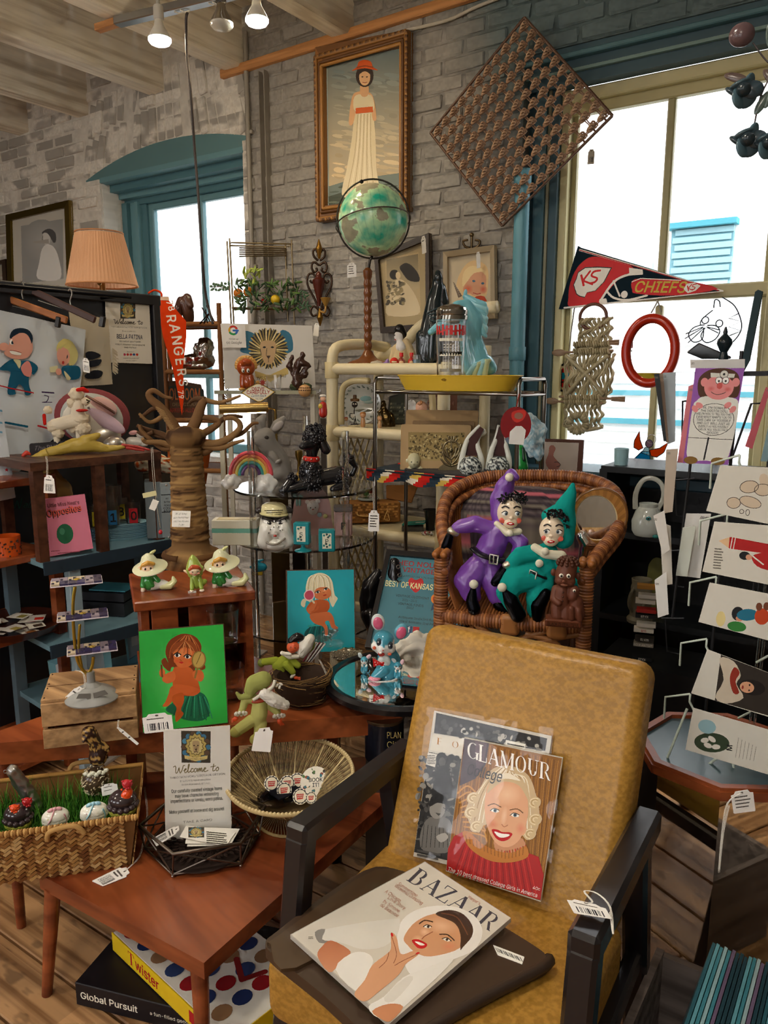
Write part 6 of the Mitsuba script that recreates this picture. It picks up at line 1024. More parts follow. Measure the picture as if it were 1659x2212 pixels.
# ================= wire tier rack in front of the window =================
RL=atY(810,846,2.86);RZ=(RL[2],1.10);rw,rd_=.572,.215;RT=frame([RL[0],RL[1],0],WYAW)
o=O('wire_rack','tall slim chrome wire rack with a yellow tray on its top shelf','rack',T=RT,mat='m_chrome');ch='8a847c'
for x in(0,rw):
 o.part('side_frame');o.tube(ch,[(x,0,.0),(x,0,RZ[0]+.03),(x,.012,RZ[0]+.048),(x,rd_-.012,RZ[0]+.048),(x,rd_,RZ[0]+.03),(x,rd_,0)],.0075,n=9,cm=0);o.tube(ch,[(x,0,RZ[0]-.004),(x,rd_,RZ[0]-.004)],.006,n=8)
for z in RZ+(.62,):
 o.part('shelf_frame');o.tube(ch,[(0,0,z),(rw,0,z),(rw,rd_,z),(0,rd_,z)],.0065,closed=True,n=8);o.part('shelf_wires');[o.tube(ch,[(rw*k/16,0,z),(rw*k/16,rd_,z)],.003,n=5)for k in range(1,16)]
o.done()
def rk(x,z,y=.1):return(RT@[x,y,z,1])[:3]
o=O('yellow_tray','yellow oval metal tray on top of the chrome wire rack','tray',T=frame(rk(rw*.5,RZ[0]+.007,rd_/2),WYAW),mat='m_satin');v,f=lathe_mesh([(0,0),(.215,0),(.245,.05),(.25,.052),(.247,.054),(.21,.006),(0,.005)],56);v[:,1]*=.44;o.raw('c7a42c',v,f,40);o.done();YT=RZ[0]+.0125
T5=(780,560,3.6065)
def onr(key,label,cat,x,y,dep,mat='m_glaze',zm=T5,**k):
 return K(key,label,cat,x/zm[2]+zm[0],y/zm[2]+zm[1],Y=dep,mat=mat,**k).zoom(*zm)
yt=rk(rw*.5,0,rd_/2)[1]
o=onr('cocktail_shaker','glass cocktail shaker with chrome lid and red lettering standing in the yellow tray','shaker',690,940,yt-.05,'m_glass')
o.part('glass_body','m_glass');o.lathe('ffffff',(695,950),[(0,0),(98,0),(104,10),(118,470),(112,470),(98,14),(0,10)],36);o.part('lid','m_chrome');o.lathe('aaa49a',(700,480),[(121,0),(123,30),(117,34),(121,44),(123,70),(116,78),(110,92),(70,112),(0,122)],40)
o.part('print','m_satin');r=Rnd(3);R_=lambda y:98+20*(950-y)/470
def wrapbox(c,a,y,w,h):R=R_(y)+1.5;x=695+R*sin(a);d=-R*cos(a);o.box(c,(x,y,d),(w,h,2),yaw=-math.degrees(a)*-1)
for i in range(9):a=-1.15+i*.29;wrapbox('b8201e',a,555+r.random()*10,16+12*r.random(),60+20*r.random());wrapbox('b8201e',a+.13,548+r.random()*30,26,12)
for y in(632,740,865):[wrapbox('d9d5c0',-.8+k*.2,y,22,22 if y!=740 else 32)for k in range(9)]
[wrapbox('d9d5c0',-.45+k*.22,y,14,5)for k in range(5)for y in(668,690,710,780,800,820)];o.done()
o=onr('unicorn_figurine','pale turquoise ceramic unicorn with a curly mane behind the cocktail shaker','figurine',920,915,yt+.05);ut,ud='6fb0be','8fc4cc'
o.part('body');o.skin(ut,[[((810,370,0),52),((860,480,10),88),((850,620,20),82),((880,740,20),100),((900,840,20),108)],[((810,370,0),50),((740,370,-40),36),((700,400,-60),28)],[((760,560,-10),40),((600,520,-20),32),((540,570,-30),26)],[((960,820,20),80),((1010,850,20),50)]],6,edge=24)
o.part('mane');[o.skin(ud if i%2 else '7ab8c4',[[((800+i*14,300+i*8,10),22),((880+i*8,340+i*32,0),26),((945+(i%2)*14,360+i*36,0),22),((965,400+i*34,4),12)]],3)for i in range(7)];o.part('horn','m_satin');o.tube('6a5a4a',[(762,305,-20),(735,250,-24),(708,195,-28)],[16,10,3],n=10);[o.tube('b9a98a',[(762-54*k+(15-12*k)*cos(t),305-110*k+5*sin(t),-20-8*k+(15-12*k)*sin(t))for t in lin(0,6.28,9)[:-1]],2.4,n=5,closed=True)for k in lin(.1,.9,7)]
o.part('ear');o.ball(ut,(800,275,0),(14,30,10),-10);o.part('eye');o.ball('3a4a50',(768,352,-48),(15,7,5),-15);o.part('wave_base');[o.skin('a9b48a' if i%2 else ud,[[((840+i*40,900,-60),24),((880+i*32,830-i*10,-80),22),((950+i*16,790,-70),14)]],3)for i in range(4)];o.done()
R2=RZ[1]+.0065;ys=rk(rw*.5,0,rd_*.4)[1]
o=O('patterned_scarf','red black and cream patterned scarf draped over the second shelf of the chrome rack','scarf',T=frame(rk(0,0,0),WYAW),mat='m_cloth');n=60
def drape(y0,z0,ph):
 V,Fq,Cc=[],[],[];cols=[C(x)for x in('b5231c','1e2a34','c9c0ac','a81f1a','2c3a44','b89a4a')]
 for i in range(n+1):
  x=-.03+(rw+.06)*i/n
  for j in range(7):t=j/6;V.append([x,y0+.012*sin(i*.5+ph)*t,z0+.004-.045*t-.006*sin(i*.33+ph)*t])
 V=arr(V);F=[[i*7+j,(i+1)*7+j,(i+1)*7+j+1]for i in range(n)for j in range(6)]+[[i*7+j,(i+1)*7+j+1,i*7+j+1]for i in range(n)for j in range(6)]
 v,f,nn=flat(V,arr(F));ci=arr([(((k%(n*6))//6+((k%6)>2)*3+(k%6))//4+2*((k%6)>2))%6 for k in range(len(F))]);o.raw(np.repeat(arr(cols)[ci],3,0),v,f,True)
drape(-.014,R2+.006,0);o.slab('20262c',[(-.03,-.016),(rw+.03,-.016),(rw+.03,rd_+.01),(-.03,rd_+.01)],R2+.0005,R2+.006);o.part('folded_edge')
for i in range(14):o.slab(('b5231c','c9c0ac','1e2a34')[i%3],[(-.02+i*.043,rd_-.03),(.02+i*.043,rd_-.04),(.025+i*.043,rd_+.01),(-.015+i*.043,rd_+.01)],R2+.006,R2+.010)
o.done();o=O('slate_board','dark slate serving board on the patterned scarf','board',T=frame(rk(rw*.5,R2+.0065,rd_*.45),WYAW),mat='m_matte');o.slab('3a3634',ell(0,0,.235,.08,0,30),0,.006);o.done();R2+=.0132
o=onr('bunny_figurine','cream glazed lop-eared bunny figurine on the slate board','figurine',425,1670,rk(.12,0,.08)[1]);bc_='bcb793'
o.part('body');o.skin(bc_,[[((420,1570,20),66),((420,1610,20),72)],[((360,1560,0),40),((335,1640,0),32),((330,1655,-10),26)],[((480,1560,0),40),((505,1640,0),32),((515,1655,-10),24)],[((385,1630,-40),26),((375,1655,-55),22)],[((455,1630,-40),26),((470,1655,-55),22)],[((412,1555,-40),52),((412,1580,-56),44)]],6,edge=16);[o.ball('5a5644',(x,1568,-98),5,nu=8,nv=6)for x in(392,436)];o.ball('8f8a6a',(414,1585,-104),(9,7,5));o.done()
for i,(x0,y0,x1,y1,c,l,dd)in enumerate(((340,1180,905,1500,'a08258','large tan cabinet photograph card at the back of the rack shelf',.17),(392,1262,875,1560,'7a6040','brown photograph card in the middle of the leaning stack',.155),(303,1290,850,1630,'ad9066','tan mounted antique group photograph at the front of the leaning stack',.14))):
 o=onr('antique_photograph',l,'photograph',(x0+x1)/2,1640,rk(.25,0,dd)[1],'m_print');o.part('mount');o.poly(c,[(x0,1640),(x0+6,y0+10),(x0+14,y0),(x1-8,y0+4),(x1,y0+14),(x1-20,1640)],6)
 if i==2:
  o.part('print');o.fill('8f7a4a',[(366,1350),(802,1352),(790,1570),(366,1570)],c2='a8925e');r=Rnd(4)
  for k in range(240):o.fill(r.choice(('5f4f2c','b7a470','6e5d36','c0ae7c','4a3e22')),ell(375+r.random()*415,1360+r.random()**.8*190,4+7*r.random(),4+8*r.random(),r.random()*90,7))
 o.done()
o=onr('brass_letter_stand','ornate pierced brass letter stand with scrolling leaves next to the shoes','ornament',700,1650,rk(.26,0,.085)[1],'m_metal');bs='8d8062'
o.part('base');o.poly(bs,[(605,1655),(640,1600),(700,1615),(765,1600),(790,1655)],40,sm=3);o.part('scrollwork');o.tube(bs,[(700,1500+130*cos(t)*.75,0)if False else(700+62*sin(t),1480+66*cos(t),0)for t in lin(0,6.28,22)[:-1]],8,closed=True)
for s_ in(-1,1):
 for k,(a,b)in enumerate((((700,1600),(700+s_*70,1500)),((700,1610),(700+s_*80,1555)),((700,1420),(700+s_*46,1395)),((700,1410),(700+s_*22,1380)),((700,1560),(700+s_*40,1470)),((700+s_*20,1540),(700+s_*74,1440)))):o.tube(bs,[a,((a[0]+b[0])/2+s_*6,(a[1]+b[1])/2+12),b,(b[0]-s_*10,b[1]+14)],[9,8,7,4],cm=4)
o.tube(bs,[(700,1620),(700,1380)],7);o.ball(bs,(700,1490),(16,22,10));o.ball('5a5038',(700,1492,-8),(9,14,6));o.done()
def shoe(label,x0,tip,s_):
 o=onr('ballet_shoe',label,'shoe',x0,1690,rk(.40,0,.07)[1],'m_satin');A=[(x0-80,1640,-10),(x0-55,1500,10),(x0-20,1400,40),(tip,1300,60),(tip+40,1330,60),(x0+50,1430,40),(x0+85,1560,10),(x0+80,1650,-10)]
 o.part('toe');v,f=sphere_mesh(40,26);z=v*arr([88,60,82])*o.u;nz=meshkit.fbm(v*7+x0,4);col=np.where((nz>.5)[:,None],C('c9cdc6'),C('161a1e'));col=np.where((np.abs(nz-.5)<.018)[:,None],C('3a4a4c'),col);o.raw(col,z+o.p((x0,1612,-30)),f)
 o.part('side');o.tube('c4c6bc',[A[i]for i in range(4)],[26,22,18,10],cm=5,sx=.5);o.tube('c4c6bc',[A[i]for i in range(7,3,-1)],[26,22,18,10],cm=5,sx=.5);o.part('insole','m_leather');o.poly('3a1712',[(x0-64,1535),(x0-30,1420),(tip+4,1310),(tip+34,1330),(x0+46,1440),(x0+74,1535)],8,d=30);o.part('sole');o.hull('2a2422',[((x0-50,1686,-40),8),((x0+50,1686,-40),8),((x0,1680,-90),8),((x0,1684,60),8)]);o.done()
shoe('white ballet shoe with black lace pattern, left of the pair on the rack',850,915,1);shoe('white ballet shoe with black lace pattern, right of the pair on the rack',1065,1060,-1)
o=onr('table_tennis_bat','round red bat with a barcode tag hanging from the right of the chrome rack','bat',1200,1300,rk(rw,0,-.03)[1],'m_gloss');o.part('blade');o.poly('7a1016',ell(1205,1290,120,140,0,36),14);o.part('picture','m_print');o.fill('b8281c',[(1170,1200),(1200,1180),(1262,1172),(1282,1200),(1260,1250),(1210,1272),(1175,1245)],3);o.fill('8a5a4a',ell(1225,1220,34,26));o.fill('5a6a7a',[(1120,1400),(1150,1385),(1160,1420),(1145,1440)]);o.part('tag');o.poly('d6d4ce',[(1160,1345),(1205,1300),(1250,1298),(1285,1330),(1270,1445),(1155,1440)],3,d=-6);o.part('barcode','m_print');o.bars('26262c',(1215,1300),(1215,1440),(40,0),12);o.part('ribbon','m_cloth');o.tube('8a3a30',[(1205,1160),(1212,1120),(1225,1050)],5);o.done()
for i in range(0):pass
o=onr('green_bottle','green glass bottle behind the right shoe on the chrome rack','bottle',1240,1650,rk(.5,0,.16)[1],'m_gloss');o.skin('1f8a3a',[[((1230,1480,0),40),((1240,1560,0),50),((1245,1620,0),58)]],4);o.part('stripe');o.skin('12331c',[[((1212,1470,-42),10),((1205,1560,-50),12),((1210,1620,-56),10)],[((1255,1470,-38),10),((1265,1560,-46),12)]],3);o.done()
o=onr('lace_cloth','pale blue lace cloth hanging behind the red bat on the chrome rack','cloth',1350,1550,rk(rw-.02,0,.17)[1],'m_cloth');fnl=lambda v:np.where((meshkit.fbm(v*.05,3)>.5)[:,None],C('8fb2c0'),C('c0d2d8'));o.skin('9fc0cc',[[((1300,1240,0),40),((1370,1330,10),60),((1350,1430,0),70),((1380,1540,0),36)],[((1330,1260,10),40),((1410,1330,0),34)],[((1300,1420,0),50),((1330,1500,0),46)]],3,edge=16,bump=14,freq=.03,fn=fnl);o.done()
tag('white handwritten price tag hanging on a string from the scarf on the chrome rack',[(797,1102),(819,1103),(819,1148),(795,1147)],Y=2.66,bar=False,rows=5,string=[(808,1105),(807,1060),(807,1040)])
# ================= white rattan shelf along the wall =================
RO=.62;uL=atW(718,900,RO)[0];uR=atW(958,900,RO)[0];ZT=atW(850,797,RO)[2];Z2,Z3=atW(718,932,RO)[2],atW(718,1140,RO)[2];Z4=.42;rt,rtd='cfc3a0','b3a47c'
o=O('rattan_shelf','cream rattan shelf unit with arched top standing against the grey brick wall','shelf unit',T=WALL,mat='m_satin');dF,dB=-RO,-RO+.36
for x in(uL,uR):
 o.part('front_post');o.tube(rt,[(x,dF,0),(x,dF,ZT)],.026,n=12);o.part('rear_post');o.tube(rt,[(x,dB,0),(x,dB,ZT+.1)],.024,n=12)
 for z in(ZT,Z2,Z3):o.part('binding');o.tube('c9b98c',[(x,dF,z-.04),(x,dF,z+.03)],.031,n=12);
for z in(ZT,Z2,Z3,Z4):
 o.part('front_rail');o.tube(rt,[(uL,dF,z),(uR,dF,z)],.024,n=12);o.part('rear_rail');o.tube(rt,[(uL,dB,z),(uR,dB,z)],.02,n=10);[(o.part('side_rail'),o.tube(rt,[(x,dF,z),(x,dB,z)],.02,n=10))for x in(uL,uR)];o.part('shelf_board');o.box('bfb18a',((uL+uR)/2,(dF+dB)/2,z+.008),(uR-uL,.34,.016))
o.part('arch');um=(uL+uR)/2;o.tube(rt,[(uL,dB,ZT+.0),(uL+.01,dB,ZT+.06),(uL+.12,dB,ZT+.09),(um-.05,dB,ZT+.19),(um+.1,dB,ZT+.25),(uR+.05,dB,ZT+.26)],.026,n=12,cm=6);o.part('arch');o.tube(rt,[(uL,dF,ZT),(uL-.0,dF+.03,ZT+.09),(uL+.03,dF+.18,ZT+.11),(uL+.05,dB,ZT+.10)],.024,n=12,cm=5)
for z in(ZT,):
 o.part('corner_brace');o.tube(rtd,[(uL+.05,dF+.0,z-.24),(uL+.055,dF,z-.10),(uL+.10,dF,z-.055),(uL+.2,dF,z-.05)],.014,n=9,cm=5);o.part('corner_brace');o.tube(rtd,[(uR-.05,dF+.0,z-.24),(uR-.055,dF,z-.10),(uR-.10,dF,z-.055),(uR-.2,dF,z-.05)],.014,n=9,cm=5)
o.part('side_lattice',kind='stuff')
for z0,z1 in((Z3+.03,Z2-.03),(Z4,Z3-.03)):
 for k in range(-6,8):
  for s_ in(-1,1):
   a,b=arr([dF+.03+k*.05,z0]),arr([dF+.03+k*.05+s_*(z1-z0)*.55,z1]);q=LineString([a,b]).intersection(Polygon([(dF+.02,z0),(dB-.02,z0),(dB-.02,z1),(dF+.02,z1)]))
   if not q.is_empty and q.length>.02:c=arr(q.coords);[o.tube(rtd,[(x,*c[0]),(x,*c[-1])],.005,n=5)for x in(uL+.004,uR-.004)]
o.done();YF=lambda px,py,off=RO-.1:atW(px,py,off)
def onw(key,label,cat,px,py,off,zf=None,mat='m_glaze',zm=None,**k):
 o=K(key,label,cat,px,py,W=off,mat=mat,**k);o.T[:3,:3]=frame(np.zeros(3),-math.degrees(math.atan2(o.T[0,3],o.T[1,3])))[:3,:3]
 u=np.linalg.norm(o.T[:3,3]-EYE);u=((o.T[:3,3]-EYE)@FWD)/FOC;o.u=o.s=u;o.kz=1.
 if zf is not None:o.T[2,3]=zf
 return o.zoom(*zm)if zm else o
TT=ZT+.0165
o=onw('globe','green and teal relief globe on a turned wooden spindle stand','globe',797,778,RO-.12,TT,'m_satin');wd='6a3c1c'
o.part('stand','m_gloss');o.lathe(wd,(795,778),[(46,0),(46,4),(36,9),(20,14),(13,22),(9,30)]+[(6.5+2.6*abs(sin(i*.62)),32+i*3.6)for i in range(42)]+[(9,184),(10,196),(5,202),(0,203)],22);o.part('meridian','m_metal');a=lin(0,6.283,49)[:-1];o.tube('3a3632',[(807+76*cos(t),478-79*sin(t),0)for t in a],1.8,closed=True);o.tube('6a645c',[(807+78*cos(t),486+16*sin(t)-78*cos(t)*.12+56*0,78*sin(t))for t in a],1.4,closed=True);o.tube('3a3632',[(797,578),(800,560),(805,552)],3);o.ball('2a2624',(783,404,0),4)
def gcol(v):
 p=v*1.9+arr([3.1,1.2,7.7]);n=meshkit.fbm(p,5,4);m=meshkit.fbm(v*5,4,9);land=n>.56;t=((n-.3)/.24).clip(0,1)[:,None];sea=C('1fa88c')*(1-t)+C('b9dcae')*t;sea=sea*(.85+.3*m[:,None]);ld=C('6f7562')*(1-m[:,None])+C('b5b094')*m[:,None];c=np.where(land[:,None],ld,sea);lo=np.abs(np.mod(np.degrees(np.arctan2(v[:,0],v[:,1]))+7.5,15)-7.5);return np.where(((lo<.22)&~land)[:,None],c*.8,c)
o.part('sphere','m_gloss');v,f=sphere_mesh(180,110);nrm=1+.012*(meshkit.fbm(v*1.9+arr([3.1,1.2,7.7]),5,4)>.535)*meshkit.fbm(v*9,3);w_=v@rot3(arr([.3,.15,.3]));o.raw(gcol(v),w_*nrm[:,None]*72*o.u+o.p((807,480)),f);o.done()
tag('white printed price tag hanging from the meridian ring of the globe',[(750,568),(769,567),(770,598),(750,600)],Y=3.35,bar=False,rows=4,string=[(760,570),(758,560),(757,550)])
o=onw('pierrot_bust','porcelain lady half-doll with black bob and cream shawl on the rattan shelf top','figurine',868,775,RO-.16,TT,zm=T5)
o.part('shawl','m_cloth');o.skin('c9b48c',[[((315,620,0),44),((310,720,0),70)],[((350,610,0),40),((385,690,0),38),((390,740,0),34)],[((275,650,0),36),((250,730,0),34)]],5,edge=16);o.part('bust');o.skin('d8d6d4',[[((295,540,0),38),((300,590,-5),24),((310,640,-30),40)],[((278,560,-10),22),((280,575,-14),16)]],5,edge=12);o.part('hair','m_gloss');o.skin('0f0e10',[[((300,505,0),42),((325,540,5),30),((325,560,5),16)],[((268,520,-5),16),((262,530,-8),8)]],4,edge=10);o.part('lips');o.ball('a83028',(266,583,-28),(6,5,4));o.part('eye');o.ball('1a1a1c',(262,548,-30),(4,6,3));o.done()
for x,y,l,kd in((300,780,'left',0),(380,780,'right',1)):
 o=onw('hot_sauce_bottle',f'tiny red capped sauce bottle, {l} one on the rattan shelf top','bottle',x/T5[2]+780,775,RO-.05,TT,'m_gloss',zm=T5);o.part('bottle');o.lathe('a8281c' if kd else '8a3a22',(x+14,780),[(0,0),(26,0),(28,8),(28,40),(12,60),(10,74),(0,74)],18);o.part('cap');o.lathe('c01c18',(x+14,712),[(0,0),(15,0),(15,30),(0,32)],14);o.part('label','m_print');o.ball('d8b48a',(x+14,755,-22),(18,14,8));o.done()
o=onw('red_maraca','round red painted rattle lying on the rattan shelf top','rattle',852,775,RO-.04,TT,'m_gloss',zm=T5);o.ball('c02a1c',(258,750),(33,33,33));o.part('band','m_print');o.ball('d8c8a0',(258,752,-24),(22,9,12));o.done()
o=onw('shell_ornament','small grey shell and purple trinket beside the globe foot','ornament',820,776,RO-.06,TT,'m_satin',zm=T5);o.part('shell');o.skin('a89c88',[[((90,770),20),((130,768),24),((150,760),16)]],3,bump=6,freq=.06);o.part('trinket');o.skin('8a6aa8',[[((175,772),12),((200,765),18),((206,740),10)]],3);o.done()
o=onw('jam_jar','small glass jar of blue beads next to the sauce bottles','jar',898,776,RO-.06,TT,'m_glass',zm=T5);o.part('beads','m_gloss');o.lathe('6f8ea0',(430,778),[(0,2),(31,2),(31,40),(0,42)],20);o.part('glass','m_glass');o.lathe('ffffff',(430,780),[(0,0),(36,0),(38,78),(34,78),(32.5,1.5),(0,1.2)],20);o.done()
o=onw('dog_statue','tall dark glossy dog statue sitting with its nose raised','statue',925,776,RO-.22,TT,'m_glaze',zm=T5);dg='0f1c20'
o.part('body');o.skin(dg,[[((590,120,0),36),((590,200,0),50),((570,290,0),66),((560,420,0),84),((540,560,0),92),((520,700,0),88)],[((590,90,-20),22),((595,130,-20),36)],[((620,190,10),32),((640,300,10),40)],[((560,480,-70),36),((550,620,-80),30),((545,740,-80),28)],[((480,560,-20),56),((480,680,-20),52),((500,750,-50),34)]],6,edge=24);o.part('rib_line','m_gloss');[o.tube('41585c',[(505+i*10,390+i*12,-68),(550,370+i*26,-92),(600,350+i*34,-84)],3.5,cm=4)for i in range(5)];o.part('plinth');o.box(dg,(530,768,-20),(150,22,130),b=4);o.done()
T6=(700,800,5.53);S2_=Z2+.0165
o=onw('ceramic_plate','white floral transfer plate standing on the second rattan shelf','plate',781,918,RO-.26,S2_,zm=T6);o.T=o.T@np.block([[rot3(arr([math.radians(-8),0,0])),np.zeros((3,1))],[np.zeros((1,3)),1]]);o.part('rim');v,f=lathe_mesh([(0,3),(150,3),(236,22),(242,26),(238,30),(150,12),(0,10)],48);v=v[:,[0,2,1]]*o.u;v[:,1]*=-1;o.raw('b8bcb8',v+o.p((440,410,20)),f,40);o.part('print','m_print')
r=Rnd(5)
for i in range(22):a=i*.2856;[o.ball(r.choice(('4f5a56','6f7a74','8a8f88')),(440+(205+9*k)*cos(a+k*.05),410-(205+9*k)*sin(a+k*.05),-2+0*k),(13,9,4),r.random()*180,nu=7,nv=5)for k in(-1,0,1)]
[o.ball(c,(440+x,410+y,8),(w,h,4),nu=10,nv=6)for x,y,w,h,c in((60,-60,70,34,'7fa6ac'),(90,-20,60,20,'a3bcbc'),(40,80,110,18,'6a6a5c'))];o.done()
o=onw('mariachi_figure','bent nail mariachi figure with sombrero and guitar in front of the floral plate','figure',767,918,RO-.08,S2_,'m_metal',zm=T6);o.part('hat','m_satin');o.lathe('6a4a28',(370,345),[(0,0),(52,0),(54,26),(46,30),(24,34),(20,74),(0,78)],18);o.part('head');o.ball('2a221e',(367,385),(36,36,34));[o.ball('d8d2c4',(x,375,-30),(9,9,6))for x in(352,382)];o.part('body');o.tube('1e1a18',[(365,420),(360,500),(375,540),(355,610),(340,615)],6,cm=4);o.tube('1e1a18',[(362,500),(310,490),(330,550),(350,560)],5,cm=4);o.tube('1e1a18',[(375,540),(382,600),(395,612)],5);o.part('guitar','m_satin');o.beam('b9bcb8',(330,520,-16),(512,440,-16),12,16);o.ball('c9c4b4',(345,515,-16),(30,22,8),24);o.part('base');o.box('3a342e',(365,618),(90,12,60));o.done()
def kid(label,x,hair,cl,px,base=650,sz=1.,extra=None):
 o=onw('kewpie_figurine',label,'figurine',px,918,RO-.06,S2_,zm=T6);o.part('head');o.ball('c9966c',(x,base-150*sz),(34*sz,34*sz,32*sz));o.part('hair');o.ball(hair,(x,base-166*sz,6),(37*sz,26*sz,32*sz));o.part('body');o.skin(cl,[[((x,base-100*sz),26*sz),((x,base-40*sz),30*sz),((x,base-10*sz),26*sz)]],3);o.part('base');o.lathe('c9c4b4',(x,base),[(0,0),(40*sz,0),(40*sz,8),(0,9)],16);o.done()
kid('little kewpie figurine with blond hair right of the mariachi figure',465,'a8703c','b98a5c',784);kid('tiny figurine with red cap left of the mariachi figure',265,'a83a1c','d8d2c8',748,sz=.62);kid('bare kewpie doll figure next to the bronze sculpture',665,'b98f62','b98f62',820,sz=.8)
o=onw('bronze_sculpture','crumpled bronze seated figure sculpture on the second rattan shelf','sculpture',838,918,RO-.2,S2_,'m_chrome',zm=T6);o.skin('5a4a2e',[[((712,370),26),((705,430),34),((730,500),56),((760,590),70),((760,650),66)],[((690,440),20),((650,480),16),((660,560),16)],[((770,490),26),((820,540),22),((830,640),18)],[((720,520,-30),22),((740,660,-40),18)]],5,edge=18,bump=12,freq=.035);o.done()
o=onw('framed_engraving','dark framed street engraving at the back of the second rattan shelf','picture',846,918,RO-.32,S2_,'m_print',zm=T6);o.part('frame');o.poly('2a2822',[(740,660),(780,320),(985,265),(985,660)],12);o.part('print');o.fill('3f4234',[(760,640),(796,340),(975,285),(975,640)]);r=Rnd(9);[o.fill(r.choice(('6a6a54','2a2c22','55584a','84826a')),[(x,y),(x+22,y-8),(x+22,y+14),(x,y+22)])for x,y in[(790+26*(i%7),400+44*(i//7))for i in range(35)]];o.done()
o=onw('doll_head','bald pink baby doll head on the second rattan shelf beside the tag','doll',910,918,RO-.1,S2_,'m_satin',zm=T6);o.part('stand');o.lathe('8a6a54',(1160,660),[(0,0),(50,0),(50,20),(20,40),(18,190),(0,192)],14);o.part('head');o.ball('d6a68c',(1160,385,0),(72,80,70));o.ball('d8a890',(1140,425,-40),(40,34,34));[o.ball('2a1c18',(x,415,-64),(10,6,5))for x in(1112,1160)];o.ball('b0564a',(1130,450,-72),(10,5,5));o.part('curl');o.tube('b0784c',[(1150,305,-30),(1165,325,-50),(1140,345,-60),(1120,330,-50)],12,cm=4);o.done()
o=onw('sun_face_plaque','bronze smiling sun-face plaque right of the doll head','plaque',933,918,RO-.22,S2_,'m_satin',zm=T6);o.part('stand');o.box('5a4436',(1290,560),(30,200,20));o.part('face');o.ball('8a6a58',(1290,370),(68,74,40));[o.ball('a88874',(x,388,-34),(20,16,12))for x in(1260,1320)];o.part('features');[o.tube('3a2a22',p,4,cm=4)for p in([(1240,352,-32),(1262,344,-36),(1282,354,-38)],[(1298,354,-38),(1320,344,-36),(1342,354,-32)],[(1262,412,-34),(1290,426,-36),(1318,412,-34)],[(1290,350,-40),(1284,390,-46),(1296,394,-44)])];o.done()
o=onw('carved_panel','reddish carved relief panel standing behind the right rattan post','panel',960,918,RO-.3,S2_,'m_matte',zm=T6);o.part('panel');o.box('8f6454',(1420,430,20),(330,460,14));o.part('relief');[o.tube('a87c6a',[(1300+i*60,330+(i%3)*60,8),(1340+i*50,300+(i%3)*70,4),(1370+i*44,340+(i%2)*60,6),(1350+i*44,380+(i%2)*60,8)],8,cm=4)for i in range(5)];o.done()
tag('white scalloped price tag beside the doll head on the rattan shelf',[(882,862),(898,865),(898,886),(880,886)],Y=3.1,bar=False,rows=0)
T7=T6;S3_=Z3+.0165
o=onw('wicker_case','open wicker picnic case on the third rattan shelf','basket',795,1128,RO-.1,S3_,'m_matte',zm=T7);o.part('case');o.box('8a5c2c',(560,1670,60),(680,240,260),yaw=8,b=14);o.part('weave',kind='stuff');r=Rnd(2);[o.box(r.choice(('a87438','6e4620','b98548','7a5026')),(240+i*34+(j%2)*14,1570+j*30,-72-(i-9)*-4.6),(30,20,10),yaw=8)for i in range(19)for j in range(7)];o.part('lid');o.hull('7d5228',[((760,1520,120),14),((1120,1390,200),14),((760,1390,190),14),((1040,1560,60),14)]);o.part('handle');o.tube('c49a5c',[(400,1640,-80),(410,1690,-110),(540,1700,-100),(600,1660,-70)],9,cm=4);o.part('strap','m_cloth');o.tube('c49a5c',[(760,1640,-50),(720,1740,-70),(780,1760,-60),(760,1680,-56)],7,cm=4);o.done()
o=onw('snow_globe_dome','clear domed paperweight with flowers beside the wicker case lid','paperweight',790,1085,RO-.12,None,'m_glass',zm=T7);o.part('flowers','m_gloss');[o.ball(c,(x,y,d),s_,nu=9,nv=6)for x,y,d,s_,c in((470,1500,0,26,'d8c9b4'),(510,1480,10,30,'3f7a34'),(550,1460,0,22,'a8342c'),(560,1500,-10,26,'cfc9bc'),(600,1490,10,24,'4a8a3a'))];o.part('base','m_gloss');o.lathe('8a9088',(530,1540),[(0,0),(125,0),(130,14),(120,24),(0,26)],28);o.part('dome','m_glass');o.lathe('ffffff',(530,1514),[(0,0),(112,0),(104,44),(70,84),(0,100)],28);o.done()
o=onw('green_booklet','teal booklet lying on clutter at the right of the wicker case','booklet',900,1118,RO-.1,S3_,'m_print',zm=T7);o.part('stack');o.box('4a463e',(1060,1740,30),(260,80,200),b=10);o.part('cover');o.box('1f7a6c',(1080,1672,20),(270,14,180),yaw=-10,rot=6);o.part('lettering');o.box('c9d4c4',(1150,1655,-20),(110,4,30),yaw=-10,rot=6);o.done()
o=onw('black_vase','black flared vase at the right end of the third rattan shelf','vase',927,1118,RO-.14,S3_,'m_gloss',zm=T7);o.lathe('121214',(1270,1780),[(0,0),(50,0),(56,100),(70,230),(90,270),(84,272),(0,200)],24);o.done()
o=onw('berry_sprig','small sprig with red and white berries on the third rattan shelf','sprig',925,1122,RO-.03,S3_,'m_gloss',zm=T7);r=Rnd(4);o.part('berry',kind='stuff');[o.ball(r.choice(('b0282c','d8cfc4','c4bcae','8a2a30')),(1170+130*r.random(),1730+50*r.random(),-10+30*r.random()),12,nu=8,nv=6)for i in range(26)];o.part('stem');o.tube('4a4a34',[(1160,1780),(1240,1760),(1300,1770)],6,cm=3);o.done()
